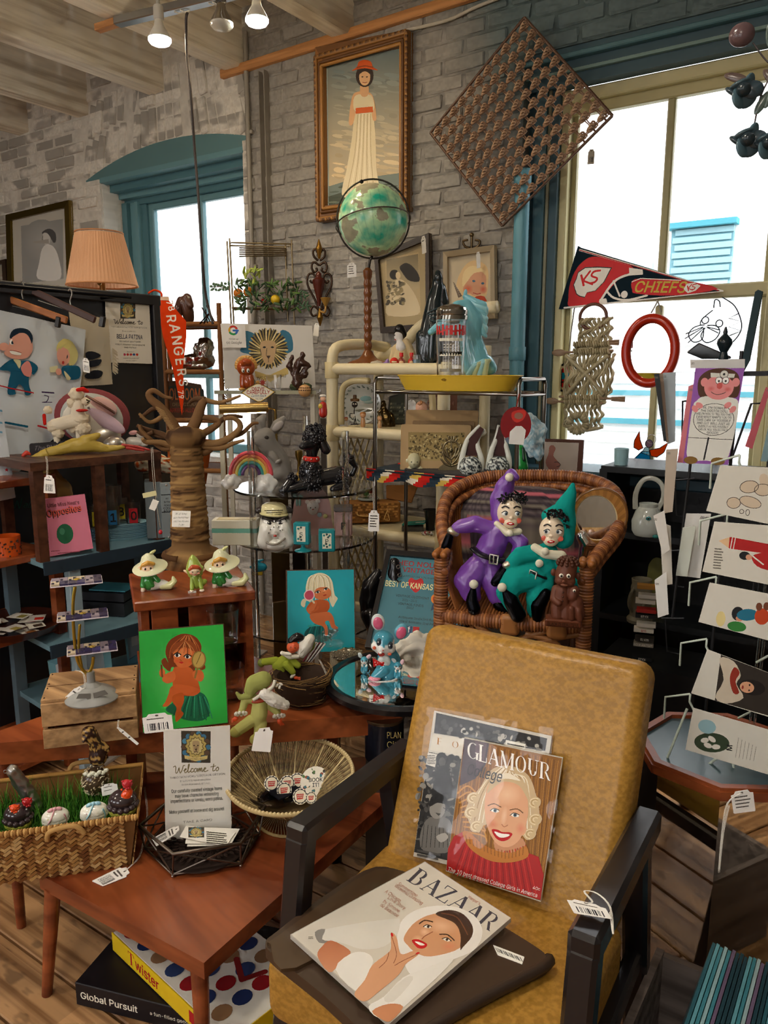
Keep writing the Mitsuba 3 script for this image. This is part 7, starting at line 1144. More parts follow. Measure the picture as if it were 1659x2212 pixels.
# ================= left: screen, hangers, shelves =================
TA,TB,TC=(0,560,2.9625),(0,800,3.456),(450,460,2.9625)
def at(key,label,cat,x,y,Y,zm,mat='m_matte',yaw=0,**k):return K(key,label,cat,x/zm[2]+zm[0],y/zm[2]+zm[1],Y=Y,yaw=yaw,mat=mat,**k).zoom(*zm)
pr=atY(338,640,3.55);PT=frame([pr[0],pr[1],0],math.degrees(math.atan2(-N[1],-N[0])))
o=O('black_screen','tall black painted panel screen with a white welcome poster on it','screen',T=PT,mat='m_satin');o.part('panel');o.box('17171b',(-.75,.02,pr[2]/2),(1.5,.03,pr[2]-.002));o.part('top_rail');o.box('1d1d22',(-.75,.012,pr[2]-.02),(1.52,.06,.045),b=.004);o.part('end_stile');o.box('1d1d22',(-.015,.012,pr[2]/2),(.04,.06,pr[2]),b=.004);o.done()
SN=PT[:3,:3]@[0,-1,0];SP=pr+SN*.006;SP[2]=1
o=S('welcome_poster','white welcome poster with lion crest pinned to the black screen','poster',[(227,641),(322,651),(329,786),(231,783)],.2,.3,plane=(SP,SN),c='dcd6cb',t=.001,part='paper');o.part('print');o.zoom(*TA);crest(o,818,325,48,55);o.script('4a4440',(726,412),(192,6),(0,-34),4);o.text('5a554e','THEO NOUVEAU VINTAGE DESIGN',(825,440),9,w=228,rot=-2);o.text('5a554e','find us also at...',(825,465),9,w=90,slant=.3);o.text('3a3a4c','BELLA PATINA',(828,510),28,w=168,rot=-2,bold=True)
for t,y,w in(('KC WEST BOTTOMS',532,138),('FIRST FRIDAY WEEKENDS',552,190),('2ND FLOOR',570,78)):o.text('5a554e',t,(832,y),9,w=w,rot=-2,bold=True)
o.text('4a4440','Follow us on:',(834,594),6,w=48);[o.fill(c,ell(797+i*20,610,8))for i,c in enumerate(('b03a5a','a82a2a','b02a30','2a4a8a','b8281e'))];o.text('4a4440','Satisfied? Leave us a review!',(838,636),7,w=104);o.text('6a655e','Google reviews',(840,652),6,w=64);o.done()
def hung(key,label,cat,cs,Y,seed,c='c6ccd0',**k):
 o=S(key,label,cat,cs,.3,.5,plane=(arr([atY(*cs[0],Y)[0],Y,1.])if np.isscalar(Y)else Y,SN),c=None,mat='m_cloth',part='cloth');n,m=40,30;a_,b_=np.meshgrid(lin(0,1,n),lin(1,0,m));G_=(o.quad[0]*(1-a_)[...,None]+o.quad[1]*a_[...,None])*(1-b_)[...,None]+(o.quad[3]*(1-a_)[...,None]+o.quad[2]*a_[...,None])*b_[...,None];x,z=G_[...,0],G_[...,1];y=.005*np.sin(x*38+seed)*(.4+.6*(.5-z/o.h))+.006*meshkit.noise(np.stack([x*20,z*14,x*0+seed],-1));i,j=np.meshgrid(np.arange(m-1),np.arange(n-1),indexing='ij');q=(i*n+j).ravel()
 o.raw(c,np.stack([x,y+.004,z],-1).reshape(-1,3),np.vstack([np.stack([q,q+1,q+n+1],1),np.stack([q,q+n+1,q+n],1)]),True);o.wave=lambda v:.005*np.sin(v[:,0]*38+seed)*(.4+.6*(.5-v[:,2]/o.h));L0=o._lay
 def lay(xy,d=0):P=L0(xy,d);P[:,1]+=o.wave(P)-.0025-o.lay*.0003;return P
 o._lay=lay;o.part('print','m_cloth');return o
YH=SP+SN*.11
o=hung('tea_towel','white vintage tea towel printed with a cartoon man and a blonde girl','tea towel',[(-60,655),(188,712),(170,900),(-60,1120)],YH,1.);o.zoom(*TA);sk='d59a86'
o.fill('1c5570',[(0,690),(70,640),(130,650),(190,650),(240,690),(215,740),(190,720),(185,800),(200,860),(160,870),(150,830),(120,800),(90,840),(95,862),(45,862),(50,780),(60,720),(0,710)],4);o.fill(sk,[(50,560),(70,490),(110,465),(170,475),(200,520),(205,580),(180,625),(130,640),(60,630),(20,600)],5);o.fill('1c2a38',[(60,500),(80,455),(130,440),(180,455),(205,500),(195,540),(170,490),(110,480),(85,510)],5);o.fill(sk,ell(20,560,34,26));o.fill('f0ece6',ell(75,530,16,18));o.fill('1c2a38',ell(78,534,9,10));o.fill('f0ece6',ell(128,540,16,18));o.fill('1c2a38',ell(128,544,9,10));o.fill('e8e4da',[(60,585),(130,600),(125,614),(70,606)],3);o.line('8a3a34',[(58,582),(100,588),(132,598)],3,4);o.fill('c9c49a',[(80,640),(130,650),(120,700),(100,670)],3);o.fill('d58a80',[(130,690),(175,650),(200,700),(190,750),(150,740)],4);o.line('a82a30',[(-40,800),(60,826),(210,855)],8)
o.fill('c2b878',[(360,590),(365,540),(410,510),(455,530),(490,600),(480,660),(440,680),(420,560)],5);o.fill(sk,ell(400,620,42,62,8));o.fill('c9bc74',[(355,570),(400,508),(450,540),(430,575),(390,560)],4);o.fill('1c2a38',ell(378,615,9,15));o.fill('1c2a38',ell(420,622,9,15));o.fill('a83a34',ell(398,662,8,11));o.fill('1c5570',[(390,690),(440,680),(500,690),(500,760),(430,770),(390,730)],4);o.fill('c9c49a',[(400,700),(440,690),(450,760),(420,770)],3);o.fill('c9c49a',[(305,690),(360,680),(360,720),(308,725)]);o.fill(sk,ell(365,720,20,22))
o.line('1c5570',[(30,1045),(160,1070)],14);o.line('a82a30',[(235,1065),(330,1090)],12);o.line('3a2c4c',[(262,850),(330,855)],9);o.line('3a2c4c',[(275,870),(300,880),(290,910),(265,915),(320,915)],5,4);o.fill('b02a30',[(20,1200),(28,1222),(50,1222),(32,1236),(40,1260),(20,1246),(0,1260),(8,1236),(-10,1222),(12,1222)]);o.line('1f5a52',[(60,1520),(75,1590),(95,1545),(110,1590),(130,1530)],7,4);o.text('1f5a52','ally',(180,1590),40,rot=-6,slant=.3);o.done()
tag('white barcode tag pinned to the edge of the cartoon tea towel',[(178,772),(192,775),(194,806),(180,803)],Y=2.98,rows=1)
o=hung('tea_towel','second white tea towel with red stars hanging at the far left edge','tea towel',[(-80,870),(5,880),(36,1075),(-80,1100)],SP+SN*.2,2.);o.zoom(*TB);[o.fill('b02a30',[(x+(r_ if k%2 else r_*.45)*sin(k*.628),y+(r_ if k%2 else r_*.45)*cos(k*.628))for k in range(10)])for x,y,r_ in((42,742,16),(45,805,24))];[o.fill('5a8aa4',[(-20,y),(10,y+6),(12,y+20),(-20,y+14)])for y in(290,380,450)];o.done()
o=hung('woven_throw','cream and black patterned woven throw with fringe on the second hanger','throw',[(150,670),(236,690),(246,830),(168,835)],SP+SN*.075,3.,'b9ae98');o.zoom(*TA);o.fill('22242a',[(548,600),(590,590),(640,615),(600,640),(560,640)],3);o.fill('22242a',[(545,660),(640,640),(625,680),(560,690)],3);o.fill('22242a',[(545,740),(600,710),(650,720),(630,760),(560,765)],3);o.part('fringe',kind='stuff');r=Rnd(3);[o.tube('c4b9a2',[(720,570+k*7,0),(740+r.random()*20,590+k*7,0)],3,n=5)for k in range(22)];o.done()
for i,(l,a,b,hk,c)in enumerate((('light wooden coat hanger with metal clip holding the cartoon tea towel',(-30,215),(430,395),(160,235),'9a5c2c'),('dark brown clip hanger holding the woven throw',(225,205),(605,395),(460,290),'3a2018'))):
 o=at('coat_hanger',l,'hanger',200,400,2.98-.05*i,TA,'m_satin',yaw=-35);o.part('bar');o.beam(c,(*a,0),(*b,0),20,40,6);o.part('hook','m_chrome');o.tube('a8a298',[(hk[0],hk[1]+20),(hk[0]-5,hk[1]-20),(hk[0]+10,hk[1]-60),(hk[0]+2,hk[1]-92),(hk[0]-12,hk[1]-80)],4,cm=4);o.part('clip','m_metal');o.box('3a3836',(b[0]+(-55 if i==0 else 45),b[1]+10,-6),(30,60,24),rot=-15,b=4);o.tube('a8a298',[(a[0]+30,a[1]+60,0),(b[0]-40,b[1]-20,0)],3);o.done()
o=O('hanging_rail','black rail along the top of the black screen holding the coat hangers','rail',T=PT,mat='m_metal');o.part('rail');o.tube('1c1c20',[(-1.4,-.14,pr[2]-.03),(-.25,-.14,pr[2]-.03)],.008);[(o.part('bracket'),o.tube('1c1c20',[(x,-.14,pr[2]-.03),(x,.02,pr[2]-.03)],.007))for x in(-1.35,-.3)];o.done()
o=K('table_lamp','lamp with a large peach pleated shade behind the black screen','lamp',222,625,Y=4.55,mat='m_cloth');n=120;A=lin(0,6.2832,n,endpoint=False);V=np.vstack([np.stack([(R_+.9*(np.arange(n)%2))*np.cos(A),(R_+.9*(np.arange(n)%2))*np.sin(A),np.full(n,z)],1)for R_,z in((78,8),(52,120))])*o.u;i=np.arange(n);j=(i+1)%n;F=np.vstack([np.stack([i,j,j+n],1),np.stack([i,j+n,i+n],1)])
o.part('shade','m_shade');o.raw('e6b48c',V,F,False);twin('m_shade',lambda c:{'type':'principledthin','base_color':c,'roughness':.9,'diff_trans':.7,'spec_trans':0.0});o.part('trim','m_cloth');o.tube('b8825a',[(222+78*cos(t),617,78*sin(t))for t in A[::3]],2,closed=True);o.part('trim','m_cloth');o.tube('b8825a',[(222+52*cos(t),505,52*sin(t))for t in A[::3]],1.6,closed=True)
o.part('stem','m_metal');o.lathe('8a6a3c',(222,1150),[(0,0),(55,0),(55,12),(12,30),(8,300),(14,420),(7,520),(5,590),(0,592)],18);o.part('finial','m_metal');o.ball('8a6a3c',(216,615,-30),5);o.done()
o=K('lamp_cabinet','hidden cabinet under the peach pleated lamp','cabinet',222,1150,Y=4.55,mat='m_darkwood');zz=(o.T[2,3]);o.T[2,3]=0;o.o=None;o.slab('2a1810',[(-.25,-.2),(.25,-.2),(.25,.2),(-.25,.2)],0,zz-.001);o.done()
def wallpic(key,label,cs,fw,fc,ic,t=.03,off=.025,mat='m_metal',**k):
 cs=arr(cs,float);P=(WALL@[0,-off,0,1])[:3];o=S(key,label,'picture',cs,1,1,plane=(P,N),c=ic,t=.006,part='picture',**k);o.part('frame',mat);c_=cs.mean(0)
 I=[c_+(q-c_)*(1-fw)for q in cs]
 for i in range(4):a,b=cs[i],cs[(i+1)%4];o.poly(fc[i%len(fc)],[a,b,I[(i+1)%4],I[i]],t/o.u,d=-t*.6/o.u,smooth=False)
 o.part('print','m_print');return o
o=wallpic('portrait_picture','pencil portrait of a woman in profile in a gilt frame on the whitewashed wall',[(17,465),(153,433),(160,640),(22,665)],.14,('6a5a28','7d6a34','8a7638'),'b5b2aa');o.zoom(0,150,5.53);o.fill('8e8f8e',[(250,1870),(750,1785),(760,2500),(270,2560)]);o.soft('a5a5a3',(500,2050),240,260,'8e8f8e');o.fill('4a4a4c',[(500,1960),(540,1915),(600,1905),(660,1950),(670,2040),(640,2070),(580,1980)],4);o.fill('bdbcb9',[(515,1960),(560,1955),(600,2010),(590,2080),(545,2100),(520,2040)],4);o.fill('d2d1ce',[(500,2150),(560,2090),(640,2120),(700,2250),(720,2500),(450,2500),(470,2300)],4);o.line('5a5a5a',[(512,1990),(505,2030),(518,2050)],6);o.done()
o=wallpic('round_picture','dark oval frame cut by the left edge of the picture',[(-60,580),(16,560),(20,640),(-60,660)],.2,('2a1c14',),'8a8478',mat='m_gloss');o.done()
e=lambda x,y,Y=4.15:atY(x,y,Y);o=O('wicker_etagere','slim brown wicker tower shelf in front of the teal window','shelf unit',mat='m_matte');wc='6a4426';q=[arr([*e(x,700,Y)[:2],0])for x,Y in((352,4.05),(474,4.0),(474,4.3),(362,4.35))];zt=[e(400,y)[2]for y in(703,803,905,1010)]
for p in q:o.part('post');o.tube(wc,[p,p+[0,0,e(400,660)[2]]],.012)
for z in zt:[(o.part('rail'),o.tube('7d5430',[q[i]+[0,0,z],q[(i+1)%4]+[0,0,z]],.013))for i in range(4)];o.part('shelf');o.slab('5a3a20',[p[:2]for p in q],z-.005,z+.008)
o.part('scrollwork','m_metal',kind='stuff');[o.tube('2a1c14',[q[1]+[.02+.02*cos(t+i),.0,zt[2]+.06+i*.03+.03*sin(t)]for t in lin(0,5.5,10)],.003,n=5)for i in range(6)];[o.tube('2a1c14',[q[1]-[.02*k,0,0]+[0,0,zt[0]],q[1]-[.02*k+.05*sin(k),0,0]+[0,0,zt[0]+.10-.01*k]],.003,n=5)for k in range(6)];o.done()
o=at('bloodhound_statue','brown drooping hound head statue on top of the wicker tower','statue',1200,402,4.15,TA,'m_gloss');o.T[2,3]=zt[0]+.009;o.part('head');o.skin('4a3024',[[((1190,270),48),((1205,330,-10),40),((1210,370),34)],[((1205,240,-20),30),((1222,290,-40),24)]],4,edge=14);o.part('ear');o.skin('3a2018',[[((1160,250,-10),20),((1145,310,-20),28),((1150,350,-20),20)]],3);o.part('eye');o.ball('8a8478',(1215,240,-48),(9,7,5));o.done()
o=at('silver_dog_bank','shiny silver lying dog figure in the wicker tower','figurine',1270,712,4.12,TA,'m_chrome');o.T[2,3]=zt[1]+.009;o.skin('b5b2ac',[[((1200,660),46),((1290,650),56),((1330,650),50)],[((1320,560),58),((1310,620,-20),50)],[((1270,560,0),24),((1262,610,0),24)],[((1180,690,-20),26),((1300,690,-30),26)]],4,edge=16,bump=8,freq=.05);o.done()
o=at('orange_pennant','long orange felt pennant lettered RANGERS hanging in front of the wicker tower','pennant',1090,240,3.9,TA,'m_cloth');o.part('felt');o.poly('cf3a12',[(992,240),(1080,265),(1130,330),(1185,395),(1180,500),(1150,700),(1150,880),(1128,1020),(1112,900),(1085,720),(1030,500),(1010,330)],5);o.part('header');o.poly('d8b9a0',[(985,238),(1080,240),(1082,265),(992,262)],5,d=-3);o.part('cord');o.tube('c93a14',[(950,222),(990,200),(1030,215),(1035,240)],7,cm=4);o.part('lettering','m_print');o.text('e4d8cc','78',(1070,300),40,rot=-75,d=-.6,bold=True)
for ch_,x,y,h in zip('RANGERS',(1072,1090,1100,1108,1116,1124,1132),(375,440,515,585,655,725,795),(60,64,64,62,60,58,56)):o.text('e4d8cc',ch_,(x-12,y+6),h,rot=-84,d=-.6,bold=True)
o.text('e4d8cc','79',(1112,880),34,rot=-84,d=-.6,bold=True);o.done()
o=at('sign_board','worn brown wooden sign lettered POOL ROOM in the wicker tower','sign',1180,1000,4.1,TA,'m_satin');o.T[2,3]=zt[2]+.01;o.part('board');o.poly('4a2c18',[(1020,1000),(1030,770),(1150,765),(1295,790),(1310,850),(1310,1000)],20);o.part('lettering','m_print');o.fill('26302c',[(1025,810),(1160,790),(1310,820),(1315,900),(1160,880),(1025,900)],d=-.5);o.text('a4582c','POOL ROOM',(1158,885),70,w=260,bold=True,d=-.5);o.text('8a7a5a','DELICIOUS',(1190,925),20,w=170,d=-.5);o.text('8a2a20','NO BARKERS ALLOWED',(1165,965),26,w=270,bold=True,d=-.5);o.done()
o=at('terracotta_pot','large terracotta pot under the wooden sign on the wicker tower','pot',1200,1190,4.1,TA,'m_matte');o.T[2,3]=zt[3]+.009;o.lathe('a8541f',(1200,1300),[(0,0),(110,0),(150,230),(170,232),(172,285),(160,288),(140,240),(0,60)],28);o.done()
bl0,bl1=Z(96,1214,.83),Z(388,1160,.83);bd=bl1-bl0;bw_=np.linalg.norm(bd);BS=frame([bl0[0],bl0[1],0],math.degrees(math.atan2(bd[1],bd[0])))
o=O('blue_shelf_unit','grey blue painted open shelf unit along the black screen','shelf unit',T=BS,mat='m_satin');cs_=('6a8a94','22313c')
for z in(.82,.52,.27):o.part('shelf');o.box(cs_[0],(bw_/2,.16,z),(bw_+.02,.34,.02));o.part('shelf_edge');o.box(cs_[1],(bw_/2,-.014,z-.012),(bw_+.02,.01,.045))
for x in(.1,bw_-.03):o.part('post');o.box('7f929a',(x,.01,.40),(.045,.04,.80),b=.004)
for x in(0,bw_):o.part('rear_post');o.box('5a6c74',(x,.30,.40),(.04,.04,.80))
o.done();TZ2=1.175
o=O('side_table','small dark brown table standing on the blue shelf unit under the rubber chicken','table',T=BS,mat='m_darkwood');o.part('top','m_darkwood');o.slab('3a1c12',[(-.03,-.02),(bw_*.86,-.02),(bw_*.92,.06),(bw_*.92,.30),(-.03,.30)],TZ2-.028,TZ2)
for x,y in((.0,.01),(bw_*.40,.0),(bw_*.86,.03),(.0,.27),(bw_*.86,.27)):o.part('leg');o.box('30170f',(x,y,(.831+TZ2-.028)/2),(.034,.034,TZ2-.028-.831))
o.done()
def tb(x,y):return(BS@[x,y,0,1])[1]
o=at('rubber_chicken','yellow rubber chicken with red feet draped along the dark little table','rubber chicken',550,615,tb(.28,.03),TB,'m_satin');o.T[2,3]=TZ2+.001;cy='a88f3a';o.part('body');o.skin(cy,[[((220,650,-10),26),((330,600,0),34),((450,575),40),((540,550),56),((640,545),62),((720,560),44),((820,585),28),((930,570),18)],[((640,520),50),((745,480),22)]],8,edge=16,bump=5,freq=.03);o.part('foot');o.skin('9a2620',[[((930,560,0),15),((1040,575),12),((1130,600,-10),9)],[((960,580,-10),12),((1090,605,-14),8)]],4);o.part('comb');o.skin('b8321f',[[((180,610,0),14),((205,590),18),((225,600),12)]],3);o.part('beak');o.skin('8a7a3a',[[((190,660,-12),16),((120,675,-16),6)],[((190,665),12),((165,700),6)]],3);o.part('eye');o.ball('d8d0a8',(205,632,-34),(12,12,6));o.ball('1a1412',(205,632,-40),5);o.part('tie','m_cloth');o.tube('8a7430',[(345,560,-20),(360,600,-40),(375,640,-30)],4,cm=4);o.done()
tag('white barcode price tag on a string hanging under the rubber chicken neck',[(96,1025),(116,1028),(120,1066),(94,1065)],Y=tb(.02,-.03),rows=1,string=[(102,1030),(102,1005),(100,985)])
o=at('black_sign','black board with faded silver lettering behind the rubber chicken','sign',370,585,tb(.2,.16),TB,'m_satin');o.T[2,3]=TZ2+.001;o.part('board');o.poly('1c1a1e',[(220,600),(222,515),(235,505),(500,495),(500,600)],12);o.part('lettering','m_print');o.text('6a6468','The',(290,558),34,slant=.4,d=-.4);o.text('6a6468','BUR',(395,555),34,bold=True,d=-.4);o.done()
o=at('plush_bunny','cream plush lop-eared bunny in a dusty pink hood sitting on the dark little table','soft toy',740,540,tb(.45,.17),TB,'m_cloth');o.T[2,3]=TZ2+.001;o.part('hood');o.ball('7d3f42',(705,310,60),(285,225,90),-8,nu=28,nv=18);o.part('hood_lining');o.ball('a9aaa4',(700,320,10),(235,200,80),-14,nu=28,nv=18);o.part('head');o.ball('d2cbbd',(650,330,-60),(170,150,80),-20);o.part('inner_ear');o.ball('c9a29a',(790,230,-70),(105,70,40),-28);o.ball('c3a9b4',(800,330,-110),(165,55,40),-34);o.part('sequin_band','m_metal');o.tube('7a5a50',[(670,150,-100),(760,200,-130),(870,275,-120)],18,cm=4,sx=.5);o.part('body');o.ball('cfc8bb',(780,440,-60),(130,90,80));o.part('foot');o.ball('d4cec2',(850,505,-110),(88,70,70));o.part('face');o.tube('3a2c28',[(672,232,-140),(690,242,-146),(682,226,-140)],4);o.done()
o=at('toy_poodle','white woolly toy poodle with red bow standing in front of the plush bunny','soft toy',560,560,tb(.32,.09),TB,'m_cloth');o.T[2,3]=TZ2+.03;pc='cdbfa6';r=Rnd(3)
o.part('wool');[o.skin(pc,[[(p,s_*.8),((p[0],p[1]+2,p[2]),s_*.8)]],1,edge=s_*.3,bump=s_*.16,freq=.07)for p,s_ in(((600,190,0),72),((660,240,-20),40),((560,250,0),50),((610,370,0),84),((630,440,-10),76),((420,420,10),70),((440,470,0),60),((380,300,20),42),((560,430,20),60))];o.part('body','m_cloth');o.skin('d2c6b0',[[((600,260),46),((600,380),60),((430,410),50)],[((600,470),30),((600,530),26)],[((430,470),28),((430,535),24)]],4);o.part('bow');o.skin('b8231c',[[((610,155,-60),14),((650,150,-66),18),((680,165,-60),12)]],2);o.ball('a82a24',(630,305,-70),(46,12,20));o.skin('b8231c',[[((350,340,10),14),((350,400,0),12)]],2);o.part('face');o.tube('1c1614',[(668,228,-62),(692,238,-66),(672,250,-62)],5);o.done()
o=at('rabbit_ornament','small white rabbit ornament with pink ear at the right end of the dark little table','figurine',1010,560,tb(.56,.12),TB,'m_glaze');o.T[2,3]=TZ2+.001;o.part('body');o.skin('cfccc4',[[((980,525),44),((1030,525),40)],[((1050,470),30),((1075,465,-10),24)],[((1060,540),24),((1090,540),18)]],4);o.part('ear');o.ball('d09a9a',(1000,452,-10),(34,18,12),10);o.part('eye');o.ball('2a1a18',(1072,466,-22),5);o.done()
z0=.8305
o=at('childrens_book','pink picture book titled Opposites standing open-faced on the blue shelf unit','book',500,1390,tb(.12,-.02),TB,'m_satin');P_=[(300,990),(668,965),(703,1370),(338,1408)];o.T[2,3]=z0+.012;o.part('cover');o.poly('d2788e',P_,40,d=0);o.part('spine');o.poly('c26a80',[P_[0],(316,989),(352,1406),P_[3]],42,d=-1);o.part('print','m_print');o.text('5a1c22',"Little Miss Neat's",(503,1038),26,w=240,rot=3,bold=True,d=-1.2)
for dx,c in((6,'2a1416'),(0,'d8584a')):o.text(c,'Opposites',(508-dx,1096+dx),48,w=262,rot=7,bold=True,d=-1.2)
o.fill('1c5c3c',ell(498,1245,62,74),d=-1.2);o.fill('3a7a5a',ell(478,1225,20,26),d=-1.2);o.rows('8a3a4a',385,470,1360,1372,1);o.rows('8a3a4a',432,630,1378,1392,1);o.done()
o=at('tray_stack','stack of pale blue oval plastic trays on the blue shelf unit','tray',900,1250,tb(.42,.12),TB,'m_satin');o.T[2,3]=z0;o.part('tray');
for k in range(9):o.part('tray')if k else None;v,f=lathe_mesh(arr([(0,0),(205,0),(218,16),(222,17),(219,19),(204,4),(0,4)])*o.u,40);v[:,1]*=.6;o.raw(('86aebc','7aa2b2')[k%2],v+[0,0,(k*13)*o.u],f,40)
o.done();zt_=z0+(8*13+6)*at.__defaults__[0].__len__()*0+.0
ug=tb(.42,.12)/FOC/3.456*1.02
for i,(x,y,n_,c,l)in enumerate(((725,1175,'3','b5a522','tumbler with a yellow panel and the number 3 on the blue trays'),(845,1165,'1','2a72a8','tumbler printed with a blue panel on the blue trays'),(1000,1150,'0','b81f2a','tumbler printed with a red panel on the blue trays'),(905,1120,'8','b5a522','tumbler behind the blue panel glass on the blue trays'),(750,1010,'','','clear tumbler stacked upside down, left of the upper pair'),(850,1005,'','','clear tumbler stacked upside down, right of the upper pair'))):
 o=at('number_tumbler',l,'glass',x,y,tb(.30+.0006*(x-725),.10+(.06 if i in(3,)else 0)),TB,'m_glass',group=None);o.part('glass','m_glass');R_,H_g=(62,185)if i<4 else(70,160);o.lathe('ffffff',(x,y),[(0,0),(R_-8,0),(R_,H_g),(R_-5,H_g),(R_-14,12),(0,10)],26)
 if c:o.part('panel','m_print');o.box(c,(x,y-75,-R_*.96),(64,116,3));o.text('1a1a1e',n_,(x,y-45),60,d=-R_*.96-3,bold=True)
 o.done()
o=at('cookbook_binder','grey ring-binder cookbook standing at the right end of the blue shelf unit','book',1250,1240,tb(.72*bw_/.7,.02)if False else bl1[1]-.05,TB,'m_satin');o.T[2,3]=z0;o.part('binder');o.box('7d8688',(1262,1020,0),(95,430,30),b=4);o.box('5f696c',(1160,1020,110),(120,440,210),b=4);o.part('lettering','m_print');[o.text('20262a',t,(1262,940+i*24),17 if i>2 else 12,d=-16,bold=True,w=w)for i,(t,w)in enumerate((('MY',22),('BETTER',50),('HOMES',50),('COOK',62),('BOOK',62)))];[o.box('20262a',(1262,y,-16),(88,6,2))for y in(905,1032)];o.part('rivet','m_metal');[o.ball('b5b2aa',(1262,y,-16),(9,9,4))for y in(835,1220)];o.done()
o=at('paper_bag','brown paper wrapped parcel under the dark little table','parcel',430,1100,tb(.1,.16),TB,'m_satin');o.skin('8f6a34',[[((400,800),80),((470,920),90),((480,1060),90),((480,1290),90)]],3,edge=26,bump=16,freq=.02);o.done()
o=at('orange_cloth','orange floral printed cloth bundle behind the grey cookbook','cloth',1230,800,bl1[1]+.25,TB,'m_cloth');fo=lambda v:arr([C('b8501a'),C('c9c0a8'),C('8a3a14'),C('c46a22')])[(np.clip((meshkit.noise(v*.03,4)*3.4).astype(int),0,3))];o.part('cloth');o.skin('b8501a',[[((1060,700,0),50),((1180,690,20),66),((1300,720,20),70)]],3,edge=20,bump=14,freq=.03,fn=fo);o.part('box','m_matte');o.box('3a3228',(1200,1180,40),(260,860,140));o.done()
for i,(x,l)in enumerate(((240,'left pale blue picture frame leaning on the lowest shelf of the blue unit'),(470,'right blue picture frame leaning at the end of the blue unit'))):
 o=at('picture',l,'picture',x*1.4,870,bl0[1]+.12+.3*i,(0,1160,2.9625),'m_satin');o.T[2,3]=.281+.0*i;o.part('border');X0,X1,Y0,Y1=((310,740,560,930)if i==0 else(805,935,450,900));q4=[(X0,Y0+70),(X1-15,Y0),(X1,Y1-60),(X0+20,Y1)];c4=np.mean(q4,0);I4=[c4+(arr(p)-c4)*.76 for p in q4];[o.poly(('5f97a8','6fa8b6')[k%2],[q4[k],q4[(k+1)%4],I4[(k+1)%4],I4[k]],16,d=-4,smooth=False)for k in range(4)];o.part('mat_board');o.poly('9fb2ba',q4,6,d=8);o.part('tag');o.poly('c4cdd0',[(X0+50,660),(X0+120,640),(X0+120,750),(X0+52,760)],3,d=-8);o.done()
o=at('box_stack','dark flat boxes with a pale blue leaflet on the middle shelf of the blue unit','boxes',700,470,tb(.4,.12),(0,1160,2.9625),'m_satin');o.T[2,3]=.531;o.part('box');o.box('14161a',(700,425,0),(330,90,200),yaw=-30);o.part('box');o.box('1a1c22',(705,350,0),(320,56,200),yaw=-30);o.part('leaflet','m_print');o.box('4a98aa',(740,316,0),(260,8,190),yaw=-30);o.done()
o=O('bookcase','brown wooden bookcase cut by the left edge of the picture','bookcase',T=frame(atY(100,1500,2.42)*[1,1,0]+[-.25,0,0],-34),mat='m_walnut');bz=[atY(90,y,2.42)[2]for y in(1048,1225,1400)]
for x,y in((0,0),(0,.34),(-.6,0),(-.6,.34)):o.part('post');o.box('4a2412',(x,y,bz[0]/2),(.035,.035,bz[0]-.002))
for z in bz+[.1]:o.part('shelf');o.box('5a3018',(-.3,.17,z-.02),(.62,.36,.025),b=.003);o.part('shelf_edge');o.box('4a2412',(-.3,-.015,z-.035),(.6,.02,.05))
o.done();bT=frame(atY(100,1500,2.42)*[1,1,0]+[-.25,0,0],-34)
o=K('patterned_cup','orange cup with dark flecks on the bookcase shelf at the left edge','cup',4,1210,Y=2.42,mat='m_gloss');o.T[:3,3]=(bT@[-.05,.2,bz[1]-.007,1])[:3];v,f=lathe_mesh([(0,0),(.038,0),(.042,.07),(.039,.07),(.036,.004),(0,.003)],40);o.raw('c4501a',v,f,40);o.part('fleck',kind='stuff');r=Rnd(1);[o.ball('3a1a12',((.0405+.004*h)*cos(a),(.0405+.004*h)*sin(a),.004+.06*h),(.0045,.0045,.003),nu=6,nv=5)if False else o.raw('3a1a12',sphere_mesh(6,5)[0]*.003+arr([(.039+.0035*h)*cos(a),(.039+.0035*h)*sin(a),.004+.062*h]),sphere_mesh(6,5)[1])for a,h in[(r.random()*6.28,r.random())for _ in range(90)]];o.done()
o=O('sticker_tray','brown tray of illustrated stickers on the lower bookcase shelf','tray',T=frame((bT@[-.06,.2,bz[2]-.006,1])[:3],-34),mat='m_gloss');o.part('tray');v,f=lathe_mesh([(0,0),(.14,0),(.17,.03),(.172,.032),(.165,.032),(.135,.005),(0,.004)],36);o.raw('3a1a10',v,f,40);o.part('sticker','m_print',kind='stuff');r=Rnd(2);[o.box(r.choice(('c9c2b4','b9b2a8','d8d2c6')),(.09*cos(k*1.7),.07*sin(k*1.7),.012+k*.003),(.07,.055,.0015),yaw=k*40)for k in range(9)];[o.box(r.choice(('a82a20','7a4a24','8a7a3a','3a2a20')),(.09*cos(k*1.7)+.016,.07*sin(k*1.7),.0135+k*.003),(.026,.03,.0012),yaw=k*40)for k in range(9)];o.done()
g_=Z(40,1565,.02);o=O('leopard_rug','black and cream leaf patterned rug on the floor behind the corner table','rug',T=frame([*atZ(40,1575,0)[:2],0],-20),mat='m_cloth');o.part('rug');o.box('a39a90',(-.2,.5,.005),(1.5,1.3,.01));o.part('pattern',kind='stuff');r=Rnd(4);[o.slab('1c1a1e',ell(-.9+1.4*r.random(),-.1+1.2*r.random(),.034,.016,r.random()*180,8),.0101,.0108,False)for _ in range(330)];o.done()
